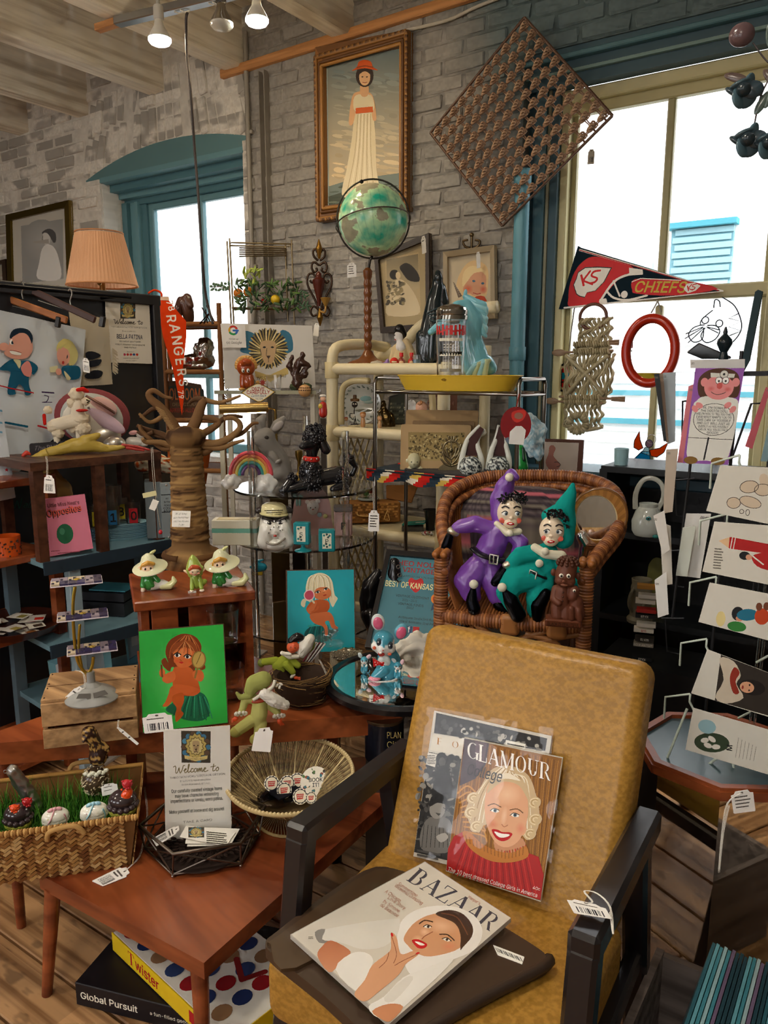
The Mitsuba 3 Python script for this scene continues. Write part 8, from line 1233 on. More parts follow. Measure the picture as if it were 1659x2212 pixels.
# ================= on the wall and in the window =================
o=wallpic('oil_painting',[],0,'','')if 0 else None
o=wallpic('oil_painting','tall oil painting of a lady in a pale dress in an ornate gilt frame',[(688,106),(888,68),(887,456),(692,481)],.17,('6a4420','7d5428','70481f','8a5c2c'),'93a0a0',t=.045,off=.03,mat='m_satin');o.zoom(600,60,4.608);r=Rnd(6)
Fq=[arr(p,float)for p in((405,300),(1325,40),(1320,1815),(425,1940))];cq=np.mean(Fq,0)
o.part('frame_moulding','m_satin')
for k_,cc in((.97,'8a5f2e'),(.90,'5a3818'),(.86,'9a6c34')):
 qs=[cq+(p-cq)*k_ for p in Fq];[o.tube(cc,[(*qs[i],-.03/o.u),(*qs[(i+1)%4],-.03/o.u)],14,n=8)for i in range(4)]
o.part('carved_leaf','m_satin',kind='stuff')
for i in range(4):
 a,b=Fq[i],Fq[(i+1)%4];n=int(np.linalg.norm(b-a)/20)
 for k in range(n):p=cq+(a+(b-a)*(k+.5)/n-cq)*.985;o.ball(('6e4822','8f6430','55361a')[k%3],(*p,-.034/o.u),(13,16,10),40*(k%2),nu=7,nv=5)
o.part('print','m_print');o.fill('5f7074',[(495,375),(1255,180),(1262,1790),(512,1840)],c2='c9b693')
for i in range(150):y=420+1060*r.random();x=520+720*r.random();t=(y-400)/1100;b=r.random();c=C('6b7a7c')*(1-t)+C('cdb992')*t;o.fill(c*(.75+.5*b),ell(min(max(x,610),1150),y,40+60*r.random(),8+22*r.random(),-8,10))
o.fill('6f7d78',[(508,1580),(700,1520),(900,1490),(1262,1440),(1262,1790),(512,1840)]);o.fill('4c5648',[(508,1680),(640,1640),(900,1660),(1262,1600),(1262,1790),(512,1840)],c2='3a4036');[o.fill(r.choice(('3f4a3c','6a7566','59665c')),ell(540+700*r.random(),1560+200*r.random(),50,9,5,8))for _ in range(26)]
o.fill('d9cba6',[(775,830),(860,800),(945,830),(975,1100),(985,1400),(1010,1640),(900,1700),(760,1700),(640,1660),(690,1400),(740,1100)],4,c2='e2d6b6');[o.line(('b9a880','efe5cc')[i%2],[(800+i*16,860),(770+i*20,1250),(690+i*34,1650)],7,4)for i in range(9)]
o.fill('d0a376',[(740,700),(790,640),(900,640),(955,700),(985,900),(950,920),(920,800),(800,800),(750,960),(710,940)],4);o.fill('ddd0ac',[(765,690),(860,660),(945,690),(950,830),(775,835)],4);o.fill('c4551c',[(778,800),(948,785),(952,840),(778,858)]);o.fill('d0a376',[(830,560),(900,560),(905,660),(865,690),(825,660)],3)
o.fill('2e211b',ell(868,480,88,112));o.fill('d6ab80',ell(868,495,56,82));o.fill('2e211b',[(805,470),(830,405),(900,400),(932,470),(890,440),(850,440)],4);[o.fill('2a1c18',ell(x,490,9,6))for x in(845,890)];o.line('9a4a34',[(850,545),(868,550),(888,545)],7);o.fill('c9541c',[(740,430),(790,390),(810,340),(870,320),(930,340),(950,390),(1000,425),(930,415),(870,405),(800,415)],4);o.line('8f3a12',[(795,398),(870,382),(945,395)],12,4);o.done()
o=wallpic('wedding_photograph','sepia photograph of a bowing couple in a wide dark frame behind the globe stand',[(812,552),(930,504),(932,712),(826,720)],.14,('2a1f1a','33261f'),'a59470',off=.05,mat='m_satin');o.zoom(450,460,2.9625);o.fill('b5a27c',[(1130,290),(1345,250),(1360,650),(1145,662)]);o.fill('7d735c',[(1140,300),(1342,262),(1350,480),(1142,560)],c2='c4b28c');o.fill('2a2622',ell(1190,395,30,32));o.fill('2a2622',[(1225,345),(1265,320),(1310,345),(1348,400),(1345,440),(1280,430),(1240,380)],4);o.fill('cdbd9c',[(1150,560),(1200,430),(1270,450),(1340,560),(1340,650),(1150,655)],4);r=Rnd(2);[o.fill(r.choice(('4a4438','6e6650','d8caa8','938562')),ell(1145+110*r.random(),440+150*r.random(),5+12*r.random(),5+9*r.random(),30,7))for _ in range(70)];o.fill('d2c09c',ell(1215,400,16,24));o.done()
o=wallpic('child_portrait','picture of a blonde child in a narrow silver gilt frame with a crest on top',[(961,545),(1071,530),(1073,688),(962,697)],.16,('8a7a60','9c8c70'),'c4b59a',off=.045,mat='m_satin');o.zoom(780,560,3.6065);o.fill('d8b98a',[(740,230),(770,110),(830,30),(900,10),(980,60),(990,180),(960,300),(800,300)],4);o.fill('cf9878',[(800,190),(830,110),(900,80),(970,130),(965,230),(920,280),(850,270)],4);o.soft('c8573a',(835,230),40,38,'cf9878');o.soft('c8573a',(950,235),30,34,'cf9878');[o.fill('4a6a84',ell(x,y,12,9))for x,y in((878,170),(948,188))];o.line('a84a3a',[(875,262),(905,272),(930,265)],7);o.fill('b9432a',[(880,300),(960,290),(985,380),(900,390)],3);o.fill('e2c998',[(790,210),(800,100),(870,50),(960,90),(880,110),(830,170)],4)
o.part('crest','m_metal');[o.tube('6a5a44',[(860+s_*6,-80),(860+s_*50,-100),(860+s_*66,-140),(860+s_*30,-150)],8,cm=4)for s_ in(-1,1)];o.tube('6a5a44',[(860,-80),(862,-190)],9);o.ball('7a6a50',(862,-190,0),16);o.done()
tag('white tag hanging over the face of the blonde child portrait',[(1028,545),(1037,543),(1038,578),(1030,580)],Y=3.55,bar=False,rows=0);tag('white tag on the corner of the dark wedding photograph frame',[(909,512),(919,508),(921,546),(912,549)],Y=3.7,bar=False,rows=1)
mt,mr,mb,ml=[atW(x,y,.10)for x,y in((1133,38),(1323,250),(1085,488),(930,287))];o=O('knotted_hanging','large diamond-shaped knotted rattan panel in a thin wooden frame','wall hanging',T=WALL,mat='m_satin');o.part('frame');[o.tube('5a3f2e',[a,b],.006,n=7)for a,b in((mt,mr),(mr,mb),(mb,ml),(ml,mt))]
pt=lambda a,b:(mt*(1-a)+mr*a)*(1-b)+(ml*(1-a)+mb*a)*b
o.part('cord',kind='stuff');nn=11
for i in range(nn):
 for k in range(nn):
  c0=pt((i+.5)/nn,(k+.5)/nn)
  for di,dk in((1,0),(0,1)):
   a,b=(i+.5+di)/nn,(k+.5+dk)/nn
   if a<1 and b<1:c1=pt(a,b);[o.tube('8a6c56',[c0+[0,s_*.004,s_*.007],(c0+c1)/2+[0,.004,s_*.004],c1+[0,s_*.004,s_*.007]],.0026,n=5)for s_ in(-1,1)]
  if i in(0,nn-1)or k in(0,nn-1):e=pt(min(max((i+.5)/nn,0 if i else 0),1)if 0<i<nn-1 else(0 if i==0 else 1),(k+.5)/nn if 0<i<nn-1 or True else 0)if i in(0,nn-1)else pt((i+.5)/nn,0 if k==0 else 1);o.tube('6b4b3a',[c0,e],.004,n=5)
kn=O('x',mat='m_satin',base='knotted_hanging');kn.L=[]
for s_,(rx,rz,rr)in enumerate(((.021,.011,.0042),(.013,.019,.0042),(.009,.007,.0042))):kn.tube(('a5846a','8f7058','b39478')[s_],[(rx*cos(t)+.3*rz*sin(t),-.006*s_+.006*cos(2*t),rz*sin(t)+.3*rx*cos(t))for t in lin(0,6.283,13)[:-1]],rr,n=6,closed=True)
o.done();key=numbered('knotted_hanging__knot');_USED.discard(key);put(key,kn.cur['L'],'m_satin');kd=scene.pop(key)
for i in range(nn):
 for k in range(nn):scene[numbered('knotted_hanging__knot')]={**kd,'to_world':T4((WALL@frame(pt((i+.5)/nn,(k+.5)/nn))@frame([0,0,0],0)).tolist())}
tag('price tag with barcode hanging from the right corner of the macrame panel',[(1271,323),(1285,322),(1283,354),(1269,355)],Y=3.3,c='a89f90',rows=0)
o=onw('candle_sconce','wrought iron and gilt leaf candle sconce with a wooden urn on the brick wall','sconce',690,690,.06,None,'m_metal',zm=TC);ir,gl='4a3a30','9a7434';o.part('scroll')
for s_ in(-1,1):[o.tube(ir,[(715+s_*a,b,0)for a,b in p],7,cm=5)for p in(((0,640),(30,560),(75,470),(70,410),(40,400),(25,430),(45,455),(60,440)),((0,350),(35,330),(48,360),(35,390),(15,380),(20,365)),((5,320),(30,300),(38,270),(25,250),(12,270)),((10,620),(40,600),(60,630),(45,660),(20,650)))]
o.part('gilt_leaf');[o.hull(gl,[((715,y0,-12),8),((715,(y0+y1)/2,-18),20),((715,y1,-12),3)])for y0,y1 in((305,195),(620,720))];o.part('urn','m_gloss');o.lathe('4a1c12',(710,600,-16),[(0,0),(10,0),(14,40),(36,130),(40,160),(20,175),(16,200),(0,215)],18);o.part('candle_cup');o.lathe(gl,(752,600,-40),[(0,0),(10,0),(34,48),(30,50),(8,12)],18);o.tube(gl,[(752,600,-40),(745,640,-40),(715,630,-16)],7,cm=4);o.done()
tag('blank white tag hanging from the sconce',[(679,697),(690,699),(688,727),(676,725)],Y=3.9,bar=False,rows=0)
o=onw('wire_wall_rack','gold wire wall rack holding artificial fruit and leaves between window and sconce','rack',560,700,.12,None,'m_metal',zm=TC);gw='8f7f60';o.part('frame')
for x,d in((150,0),(510,0),(545,-120),(170,-120)):o.tube(gw,[(x,720,d),(x-8,210,d)],5)
for z in(235,620):o.part('shelf');[o.tube(gw,[(215 if z==235 else 160,z+14*k*(z==235),-120*k/5 if z>300 else-10*k),(510,z+12*k*(z==235),-120*k/5 if z>300 else-10*k)],4,n=5)for k in range(6)];o.tube(gw,[(160,z,0),(515,z,0),(545,z,-120),(170,z,-120)],4.5,closed=True)
o.done();r=Rnd(7)
for l,x,y,c,s_ in(('orange artificial fruit at the left of the wire wall rack',192,515,'c9761c',30),('second orange fruit, right of the first in the wire wall rack',257,508,'c9761c',32),('yellow lemon in the wire wall rack',430,555,'c9a81c',30),('small red berry fruit in the wire wall rack',352,565,'b8281c',17)):
 o=onw('artificial_fruit',l,'fruit',x/2.9625+450,(y+s_)/2.9625+460,.16,None,'m_satin',zm=TC);o.ball(c,(x,y),s_);o.done()
o=onw('artificial_foliage','sprays of green artificial leaves and berries in the wire wall rack','leaves',560,660,.20,None,'m_satin',zm=TC);o.meta=(*o.meta[:3],'stuff')
for i in range(150):
 x,y=(180+400*r.random(),440+190*r.random())if i>14 else(230+110*r.random(),370+90*r.random());a=r.random()*360;o.ball(r.choice(('2f4a24','4a6a2c','1f3420','3c5a34'))if i>14 else r.choice(('a3b04a','8aa03c')),(x,y,-60+70*r.random()),(26,9,4),a,r.random()*90,nu=7,nv=5)
for i in range(16):t=i/15;o.ball('38563c',(560+80*t,560+50*sin(i),-30),(22,7,4),i*47,nu=7,nv=5);o.ball('45634a',(30+110*t,480+20*sin(i*2),-10),(10+6*(i%2),8,5),i*30,nu=7,nv=5)
o.tube('4a3a28',[(140,500,-10),(80,480,-10),(30,484,-10)],3);o.tube('4a3a28',[(500,560,-30),(640,600,-20)],3);o.done()
o=at('lion_canvas','white canvas with a printed lion head logo standing on the glass shelf','canvas',440,1115,3.75,TC,'m_print');o.part('canvas');o.poly('cdcac4',[(100,715),(672,725),(688,1118),(108,1122)],14);o.part('print')
o.fill('2f6a86',[(245,760),(330,800),(320,900),(215,890),(240,830)],4,d=-.3);o.fill('2f6a86',[(470,760),(535,780),(545,880),(480,890)],4,d=-.3);n=44;o.fill('2a2620',[(390+128*(1 if i%2 else.84)*sin(i*.1428),870-132*(1 if i%2 else.86)*cos(i*.1428))for i in range(n)],d=-.3);[o.line(('b59c5c','7a6a3c','d2c08a')[i%3],[(390+55*sin(i*.19),880-55*cos(i*.19)),(390+122*sin(i*.19+.12),870-124*cos(i*.19+.12))],9,d=-.3)for i in range(33)];o.fill('b99a72',[(345,830),(435,830),(430,920),(410,965),(370,965),(350,920)],4,d=-.3);[o.fill('2a2620',ell(x,862,10,6),d=-.3)for x in(366,416)];o.fill('3a2c24',[(376,915),(404,915),(390,938)],d=-.3);o.line('5a4632',[(382,870),(376,912)],4,d=-.3);o.line('3a2c24',[(390,938),(390,955)],3,d=-.3);o.fill('c4ac6a',[(300,1010),(390,1040),(510,985),(515,1030),(390,1085),(305,1050)],d=-.3);o.text('4a3c20','THEO NOUVEAU',(405,1060),20,w=190,rot=6,d=-.3);o.done()
o=at('review_card','small white card with a multicoloured letter G hanging at the corner of the canvas','card',165,860,3.7,TC,'m_print');o.part('card');o.poly('dcdad6',[(83,712),(240,712),(244,862),(92,862)],3);o.part('print');[o.line(c,arc(163,752,25,25,a0,a1,8),13,d=-.3)for c,a0,a1 in(('b8342a',30,150),('c99a1c',150,215),('2a8a4a',215,315),('2f62b4',315,360))];o.line('2f62b4',[(165,753),(193,753)],12,d=-.3);o.text('4a4a4c','review us',(165,812),13,w=58,d=-.3);o.text('3a3a3c','on Google',(166,838),18,w=100,d=-.3);o.done()
gz=atY(560,840,3.7)[2];gx=[atY(x,840,3.7)[0]for x in(476,688)];o=O('glass_shelf','narrow clear shelf stand in front of the brick wall holding the canvas','shelf',T=frame([gx[0],3.7,0]),mat='m_acrylic');o.part('shelf');o.box('dfeaea',((gx[1]-gx[0])/2,.0,gz-.012),(gx[1]-gx[0],.26,.014));o.part('edge','m_satin');o.box('8f8f78',((gx[1]-gx[0])/2,-.132,gz-.012),(gx[1]-gx[0],.004,.016));o.part('leg','m_satin')
for i,(x,y)in enumerate(((.02,-.1),(gx[1]-gx[0]-.02,-.1),(.02,.1),(gx[1]-gx[0]-.02,.1))):o.part('leg','m_satin')if i else None;o.box('b5b0a2',(x,y,(gz-.02)/2),(.02,.02,gz-.022))
o.done();gz+=0
def gs(key,label,cat,x,y,m='m_glaze',Y=3.62):o=at(key,label,cat,x,y,Y,TC,m);o.T[2,3]=gz-.0045;return o
o=gs('lion_figurine','glossy orange ceramic lion cub with a yellow mane in front of the canvas','figurine',250,1118);og='9a4012';o.part('body');o.skin(og,[[((250,1030),40),((255,1070),46)],[((225,1030,-20),22),((222,1090,-24),20)],[((270,1030,-20),22),((275,1090,-24),20)],[((230,950,-60),18),((240,935,-70),20),((265,940,-70),18)]],4,edge=14);o.part('head');o.ball(og,(245,975,-20),(58,54,44));o.part('mane');[o.ball('c2924a',(246+56*cos(t),960-50*sin(t),-4),(18,16,16),nu=9,nv=6)for t in lin(-.2,3.4,13)];[(o.part('eye'),o.ball('d8d4c8',(x,992,-62),(10,14,6)),o.ball('1a1412',(x+2,996,-67),(4,6,3)))for x in(226,258)];o.part('paw');o.ball('c2924a',(215,1110,-40),(22,10,18));o.part('tail');o.tube('c2924a',[(290,1090,0),(320,1080,-20),(310,1060,-26)],12,cm=4);o.done()
o=gs('monkey_tree_figure','dark brown tangled monkey and branch figure at the right of the canvas','figurine',590,1115,'m_gloss');o.skin('3a241c',[[((570,1080),34),((560,1000),22),((590,930),26),((640,960),18),((600,1010),16)],[((560,1040),16),((520,960),16),((540,900),12)],[((590,930),14),((610,890),18)],[((560,1060),14),((630,1010),16)]],3,edge=12,bump=7,freq=.06);o.part('moss_base','m_matte');o.skin('3f4a34',[[((540,1095),20),((640,1095),24)]],2,edge=10,bump=7,freq=.09);o.done()
o=gs('drive_carefully_sign','diamond-shaped toy sign reading DRIVE CAREFULLY Come Back Soon','sign',320,1180,'m_gloss',3.55);o.T[2,3]=atY(320/2.9625+450,1180/2.9625+460,3.55)[2];dm=arr([(210,1150),(255,1118),(310,1090),(335,1090),(385,1118),(432,1145),(385,1180),(335,1212),(315,1212),(258,1182)]);dc=dm.mean(0);o.part('board');o.poly('1f1d24',dm,14);o.part('print','m_print');o.fill('c9a040',dc+(dm-dc)*.95,d=-.3);o.fill('e2ddcc',dc+(dm-dc)*.88,d=-.3);o.text('9a2a24','DRIVE',(320,1136),20,bold=True,d=-.3);o.text('9a2a24','CAREFULLY',(320,1158),22,w=150,bold=True,d=-.3);o.text('2a4a7a','Come Back',(322,1178),17,w=96,slant=.3,d=-.3);o.text('4a4a4c','SOON',(325,1194),11,w=48,d=-.3);o.part('star');o.poly('8a2a1c',[(350+(26 if i%2 else 11)*sin(i*.3927),1085-(26 if i%2 else 11)*cos(i*.3927))for i in range(16)],8,d=-8);o.part('hanger','m_metal');o.tube('5a5850',[(300,1100,8),(300,1128-60,30)],4);o.done()
o=gs('clay_ball','small pierced clay ball ornament hanging at the right end of the glass shelf','ornament',618,1178,'m_satin',3.55);o.T[2,3]=atY(618/2.9625+450,1178/2.9625+460,3.55)[2];o.part('ball');o.ball('b58a5a',(618,1138),(42,40,42));o.part('hole');[o.ball('3a2214',(618+40*sin(a)*cos(b),1138-38*sin(b),-40*cos(a)*cos(b)),5,nu=7,nv=5)for b in(.5,.1)for a in lin(-1.2,1.2,8)];o.part('cord','m_cloth');o.tube('5a4a34',[(618,1100),(618,1085,20)],3);o.done()
o=gs('glass_cup','clear glass cup in front of the lion canvas ribbon','glass',420,1116,'m_glass',3.6);o.lathe('ffffff',(420,1116),[(0,0),(44,0),(50,100),(46,100),(40,8),(0,6)],22);o.done()
o=at('picture_light','brass picture light lamp glowing below the glass shelf','lamp',240,1290,3.5,TC,'m_metal');o.part('shade');o.tube('b39a62',[(75,1255,0),(385,1245,0)],32,n=16);o.part('arm');o.tube('8a7444',[(385,1250,0),(430,1260,20),(440,1700,40)],8);o.part('base');o.box('5a4a2c',(440,2400,40),(120,1500,120));o.part('bulb','m_glow');o.tube('fff2d8',[(100,1278,-4),(370,1270,-4)],12,n=10);k=o.done();scene[k+'__bulb']['emitter']={'type':'area','radiance':{'type':'rgb','value':[26,22,14]}}
o=at('brass_bell','small brass hand bell on the lower shelf left of the black poodle','bell',575,1400,3.3,TC,'m_metal');o.T[2,3]=1.0;o.lathe('8a7038',(577,1420),[(50,0),(44,30),(26,70),(12,90),(14,110),(10,150),(26,200),(24,225),(0,232)],20);o.part('stand');o.box('2a241f',(577,1420+560,0),(110,1118,110));o.T[2,3]=1.0;o.done()
o=at('santa_figure','little red and yellow figure clipped to the rattan post','figurine',735,1300,3.2,TC,'m_gloss');o.skin('a8281f',[[((735,1230),24),((735,1285),28)]],3,edge=12);o.part('head');o.ball('d8a88a',(735,1190),18);o.part('hat');o.ball('d8d4cc',(735,1172),(22,10,18));o.part('apron');o.ball('c9a83a',(718,1235,-22),(14,16,8));o.part('stand');o.box('3a332c',(735,1315+560,0),(36,1120,36));o.done()
def win(key,label,cat,px,py,off,mat='m_satin',zm=(1140,500,3.1965)):return K(key,label,cat,px,py,W=off,mat=mat).zoom(*zm)
o=win('football_pennant','red and black football pennant lettered CHIEFS pinned across the window rail','pennant',1380,600,-.075,'m_cloth');o.part('felt');o.poly('14242e',[(318,62),(190,512),(230,514),(1325,440),(342,78)],5);o.part('print','m_print');b=.3
o.fill('c4141c',[(345,82),(440,120),(345,170),(290,250),(265,340),(262,430),(275,496),(250,500)],d=-b)if 0 else None
o.fill('c8121a',[(430,148),(560,175),(700,230),(730,270),(650,300),(590,360),(540,420),(500,470),(490,494),(280,500),(262,430),(268,340),(300,250),(350,185)],4,d=-b);o.fill('e4e0da',[(330,84),(1325,438),(1320,446),(325,98)],d=-b);o.fill('a81820',[(330,90),(1300,436),(1290,440),(328,96)],d=-b);o.fill('e4e0da',[(228,498),(1325,440),(1325,446),(228,512)],d=-b)
ar=[(318,300),(330,255),(380,225),(470,228),(565,240),(520,330),(460,390),(400,400),(385,432),(345,420),(325,405),(300,340)];o.fill('14181c',np.mean(ar,0)+(arr(ar)-np.mean(ar,0))*1.06,d=-b);o.fill('ece8e0',ar,d=-b)
def kc(x,y,k):
 o.line('c8121a',[(x-62*k,y-35*k),(x-42*k,y+35*k)],17*k,d=-b);o.line('c8121a',[(x+2*k,y-62*k),(x-48*k,y+2*k),(x+22*k,y+32*k)],14*k,d=-b);o.line('c8121a',[(x+75*k,y-62*k),(x+30*k,y-56*k),(x+14*k,y-28*k),(x+55*k,y-8*k),(x+40*k,y+18*k),(x+2*k,y+24*k)],14*k,4,d=-b)
kc(415,312,1.);o.line('ece8e0',[(500,470),(580,350),(650,305),(730,288)],16,4,d=-b);o.line('ece8e0',[(545,400),(600,450),(700,470),(830,445)],15,4,d=-b);o.line('ece8e0',[(590,330),(640,440)],12,d=-b);o.fill('ece8e0',[(495,455),(545,450),(555,485),(500,490)],d=-b);o.fill('ece8e0',[(695,245),(790,265),(795,300),(700,300)],d=-b);o.fill('ece8e0',ell(672,430,24,26),d=-b);o.fill('c8121a',[(720,345),(780,325),(1050,355),(1290,425),(1020,455),(760,430),(725,400)],3,d=-b);o.line('ece8e0',[(720,345),(780,325),(1050,355)],6,d=-b);o.text('c9a63a','CHIEFS',(905,428),74,w=350,rot=-4,bold=True,slant=.22,d=-b)
a2=arr([(1072,415),(1090,380),(1140,376),(1180,400),(1150,430),(1100,445)]);o.fill('ece8e0',a2,d=-b);kc(1122,412,.42);o.done()
o=win('macrame_hanging','cream macrame wall hanging with wooden forks and spoons woven in','wall hanging',1280,660,-.05,'m_cloth');cm_=('a39878','8f8464','b5aa8a');o.part('ring','m_satin');o.tube('5a3424',ell(455,590,92,88),11,closed=True);o.part('knotted_cord',kind='stuff');r=Rnd(3)
for y0,y1,x0,x1,n in((600,770,370,570,9),(770,850,350,570,10),(850,1160,280,600,14),(1160,1200,280,560,12),(1190,1400,290,540,9)):
 for i in range(n):
  xa,xb=x0+(x1-x0)*i/(n-1),x0+(x1-x0)*(n-1-i)/(n-1);m=(x0+x1)/2;xa=m+(xa-m)*(1-.2*(y0==600)*0);xe=m+(xa-m)*(.55 if y0==850 and i%2 else 1)*(.3 if y0==1190 else 1);pts=[(xa+10*sin(k*1.9+i),y0+(y1-y0)*k/7,8*cos(k*1.9+i))for k in range(8)];pts[-1]=(xe,y1,0);[o.tube(cm_[(i+s_)%3],[(p[0]+s_*12*cos(k*2.1),p[1],p[2]-s_*12*sin(k*2.1))for k,p in enumerate(pts)],9,cm=3,n=6)for s_ in(0,1)]
for s_ in(-1,1):o.tube(cm_[0],[(430+s_*150,860,-20),(430-s_*10,1000,-22),(430-s_*130,1140,-20)],15,cm=4)
[o.ball(cm_[i%3],(385+62*cos(i*.314),1350+62*sin(i*.314),-14),(24,15,16),-i*18,nu=8,nv=6)for i in range(20)]
for y in(780,830,1160,1195):o.part('wrapped_bar');[o.ball(cm_[i%3],(340+i*17-(y>1100)*50,y,-16),(9,22,16),12,nu=8,nv=6)for i in range(15)]
for i,(x0,y0,x1,y1,k)in enumerate(((330,785,645,772,'f'),(610,828,180,838,'s'),(245,1155,705,1165,'f'),(560,1198,140,1190,'s'))):o.part('wooden_fork' if k=='f' else 'wooden_spoon','m_satin');c='8a7058';o.tube(c,[(x0,y0,-16),(x1,y1,-16)],8);sx=1 if x1>x0 else-1;o.ball(c,(x1-sx*50,y1,-16),(52,24,8))if k=='s' else[o.tube(c,[(x1-sx*90,y1+dy*.6,-16),(x1,y1+dy,-16)],6)for dy in(-14,0,14)]
o.done()
o=win('wall_mirror','oval mirror in a shiny red-orange frame hanging in the right window','mirror',1407,760,-.03,'m_gloss');E=ell(847,825,198,250,0,48);I=ell(850,828,140,196,0,48);o.part('frame');v,f=tube_mesh(arr([o.p((847+170*cos(t),826+224*sin(t),-8))for t in lin(0,6.2832,61)[:-1]]),33*o.u,12,True);o.raw('b0260c',v,f);o.part('glass','m_mirror');o.poly('ffffff',I,4,d=-4);o.part('backing');o.poly('5a1a0c',E,5,d=4);o.part('hook','m_metal');o.tube('8a8478',[(835,565),(868,500),(872,480),(905,565)],5,cm=4);o.done()
o=win('stained_glass_disc','round stained glass sun-catcher with red and teal panes hanging in the window','suncatcher',1223,818,-.12,'m_stained');twin('m_stained',lambda c:{'type':'principledthin','base_color':c,'roughness':.3,'diff_trans':1.2,'spec_trans':0.});o.part('pane');o.poly('a8181c',ell(265,1010,92),3)
o.part('pattern');[o.fill(c,q,d=-3)for c,q in(('d8c9a4',ell(265,1005,80,84)),('0f7a8a',[(180,1050),(350,1050),(330,1090),(265,1112),(200,1090)]),('b01c18',ell(265,1000,56,62)),('0f8aa0',[(235,975),(300,975),(300,1020),(235,1020)]),('c42a1c',[(225,1040),(305,1040),(300,1075),(230,1075)]),('d8b070',[(235,1078),(295,1078),(285,1112),(245,1112)]))];o.part('lead','m_metal');o.tube('15161a',ell(265,1010,94),8,closed=True);[o.tube('15161a',[(x,930+abs(x-265)*.8,-4),(x,1095-abs(x-265)*.8,-4)],3)for x in(205,235,300,325)];o.tube('15161a',[(178,1040,-4),(352,1040,-4)],4);o.part('chain');o.tube('6a6258',[(272,912),(285,700),(302,525)],4);o.done()
o=win('glass_angel','stained glass angel with orange wings and blue dress in the window','suncatcher',1400,1012,-.06,'m_stained',(1180,860,5.53))
for nm,c,q in(('wing','c4500c',[(1085,405),(1030,520),(1030,600),(1090,630),(1140,600),(1100,510)]),('wing','c4500c',[(1435,515),(1340,590),(1220,620),(1240,690),(1310,700),(1390,640)]),('dress','1a86a8',[(1130,640),(1220,640),(1260,880),(1240,905),(1190,890),(1160,905),(1060,880),(1030,750)]),('bodice','a8c0c4',[(1165,590),(1210,590),(1225,685),(1125,660)]),('head','8a7480',ell(1210,545,44,46))):o.part(nm,'m_stained');o.poly(c,q,8);o.part('leading','m_metal');o.tube('2a2a2e',q,5,closed=True)
o.part('halo','m_chrome');o.tube('c4c0ba',ell(1235,490,52),4,closed=True);o.part('foot_wire','m_chrome');o.tube('8a8a88',[(1190,890),(1190,1100)],5);o.done()
o=win('wire_cat','black wire cat face hanging in the right window','wire ornament',1565,700,-.06,'m_metal');wk='20282c';[o.tube(wk,p,4,cm=5)for p in([(1270,540),(1200,600),(1190,640),(1220,640)],[(1330,455),(1420,520),(1475,640),(1460,720),(1400,790)],[(1200,640),(1140,660),(1110,710),(1150,760),(1210,740),(1215,660)],[(1225,660),(1200,720),(1240,765),(1300,745),(1330,690),(1300,650),(1240,645)],[(1275,525),(1280,470),(1310,480),(1320,520)])];[o.tube(wk,ell(x,y,24),4,closed=True)for x,y in((1222,608),(1322,634))];[o.tube(wk,p,3.5)for p in([(1210,655),(1090,700)],[(1210,660),(1085,735)],[(1215,665),(1110,765)],[(1235,655),(1330,680)],[(1240,660),(1320,700)],[(1450,570),(1385,600),(1470,625),(1390,660),(1478,690),(1400,720)])];o.done()
o=win('newel_finial','dark turned wooden finial standing before the window','finial',1563,778,.05,'m_gloss');o.lathe('17262c',(1350,890),[(0,-900),(30,-900),(30,0),(34,10),(24,60),(30,70),(55,120),(50,150),(28,175),(14,190),(16,205),(6,240),(0,242)],20);o.part('bracket');o.hull('14181c',[((1100,830,10),10),((1170,780,10),14),((1230,840,10),14),((1390,870,10),10),((1200,870,10),10)]);o.done()
o=win('dark_post','dark weathered board standing at the right edge of the window','board',1610,775,.0,'m_matte');o.poly('33464c',[(1530,425),(1550,412),(1580,425),(1530,890),(1480,1000),(1470,980)],40);o.done()
# ================= right: dark cabinet, card racks, mirrored pedestal, record crate =================
TD=(1300,780,3.95)
cw=[atY(x,1000,Y)for x,Y in((1330,2.95),(1460,2.8))];o=O('black_cabinet','low black open cabinet under the right window','cabinet',T=frame([cw[0][0],cw[0][1],0],WYAW),mat='m_satin');cz=[atY(1390,y,2.9)[2]for y in(1010,1150,1330)];
for z in cz+[.1]:o.part('shelf');o.box('101417',(.35,.14,z-.012),(.8,.32,.024))
for x in(-.04,.75):o.part('side');o.box('14181c',(x,.14,cz[0]/2),(.03,.32,cz[0]-.026))
o.part('back');o.box('0d1013',(.35,.3,cz[0]/2),(.78,.01,cz[0]-.03));o.done()
def cb(key,label,cat,x,y,i,mat='m_glaze',dY=2.85,**k):o=at(key,label,cat,x,y,dY,TD,mat,**k);o.T[2,3]=cz[i]+.0005;return o
o=cb('white_teapot','white ceramic teapot with a tall hoop handle on the black cabinet shelf','teapot',385,1465,1);o.part('pot');o.lathe('b9c0bc',(385,1465),[(0,0),(110,0),(135,40),(140,130),(110,220),(80,260),(82,290),(74,292),(70,262),(0,250)],32);o.part('handle');o.tube('b9bcb4',[(275,1250),(270,1120),(320,1010),(400,985),(480,1030),(505,1140),(450,1270)],[26,24,22,22,22,24,20],cm=5,sx=.4);o.part('flower');o.ball('2f7a84',(390,1300,-138),(22,18,6));o.ball('101418',(390,1302,-143),(8,9,4));o.ball('1f7a74',(460,1450,-120),(28,16,10));o.done()
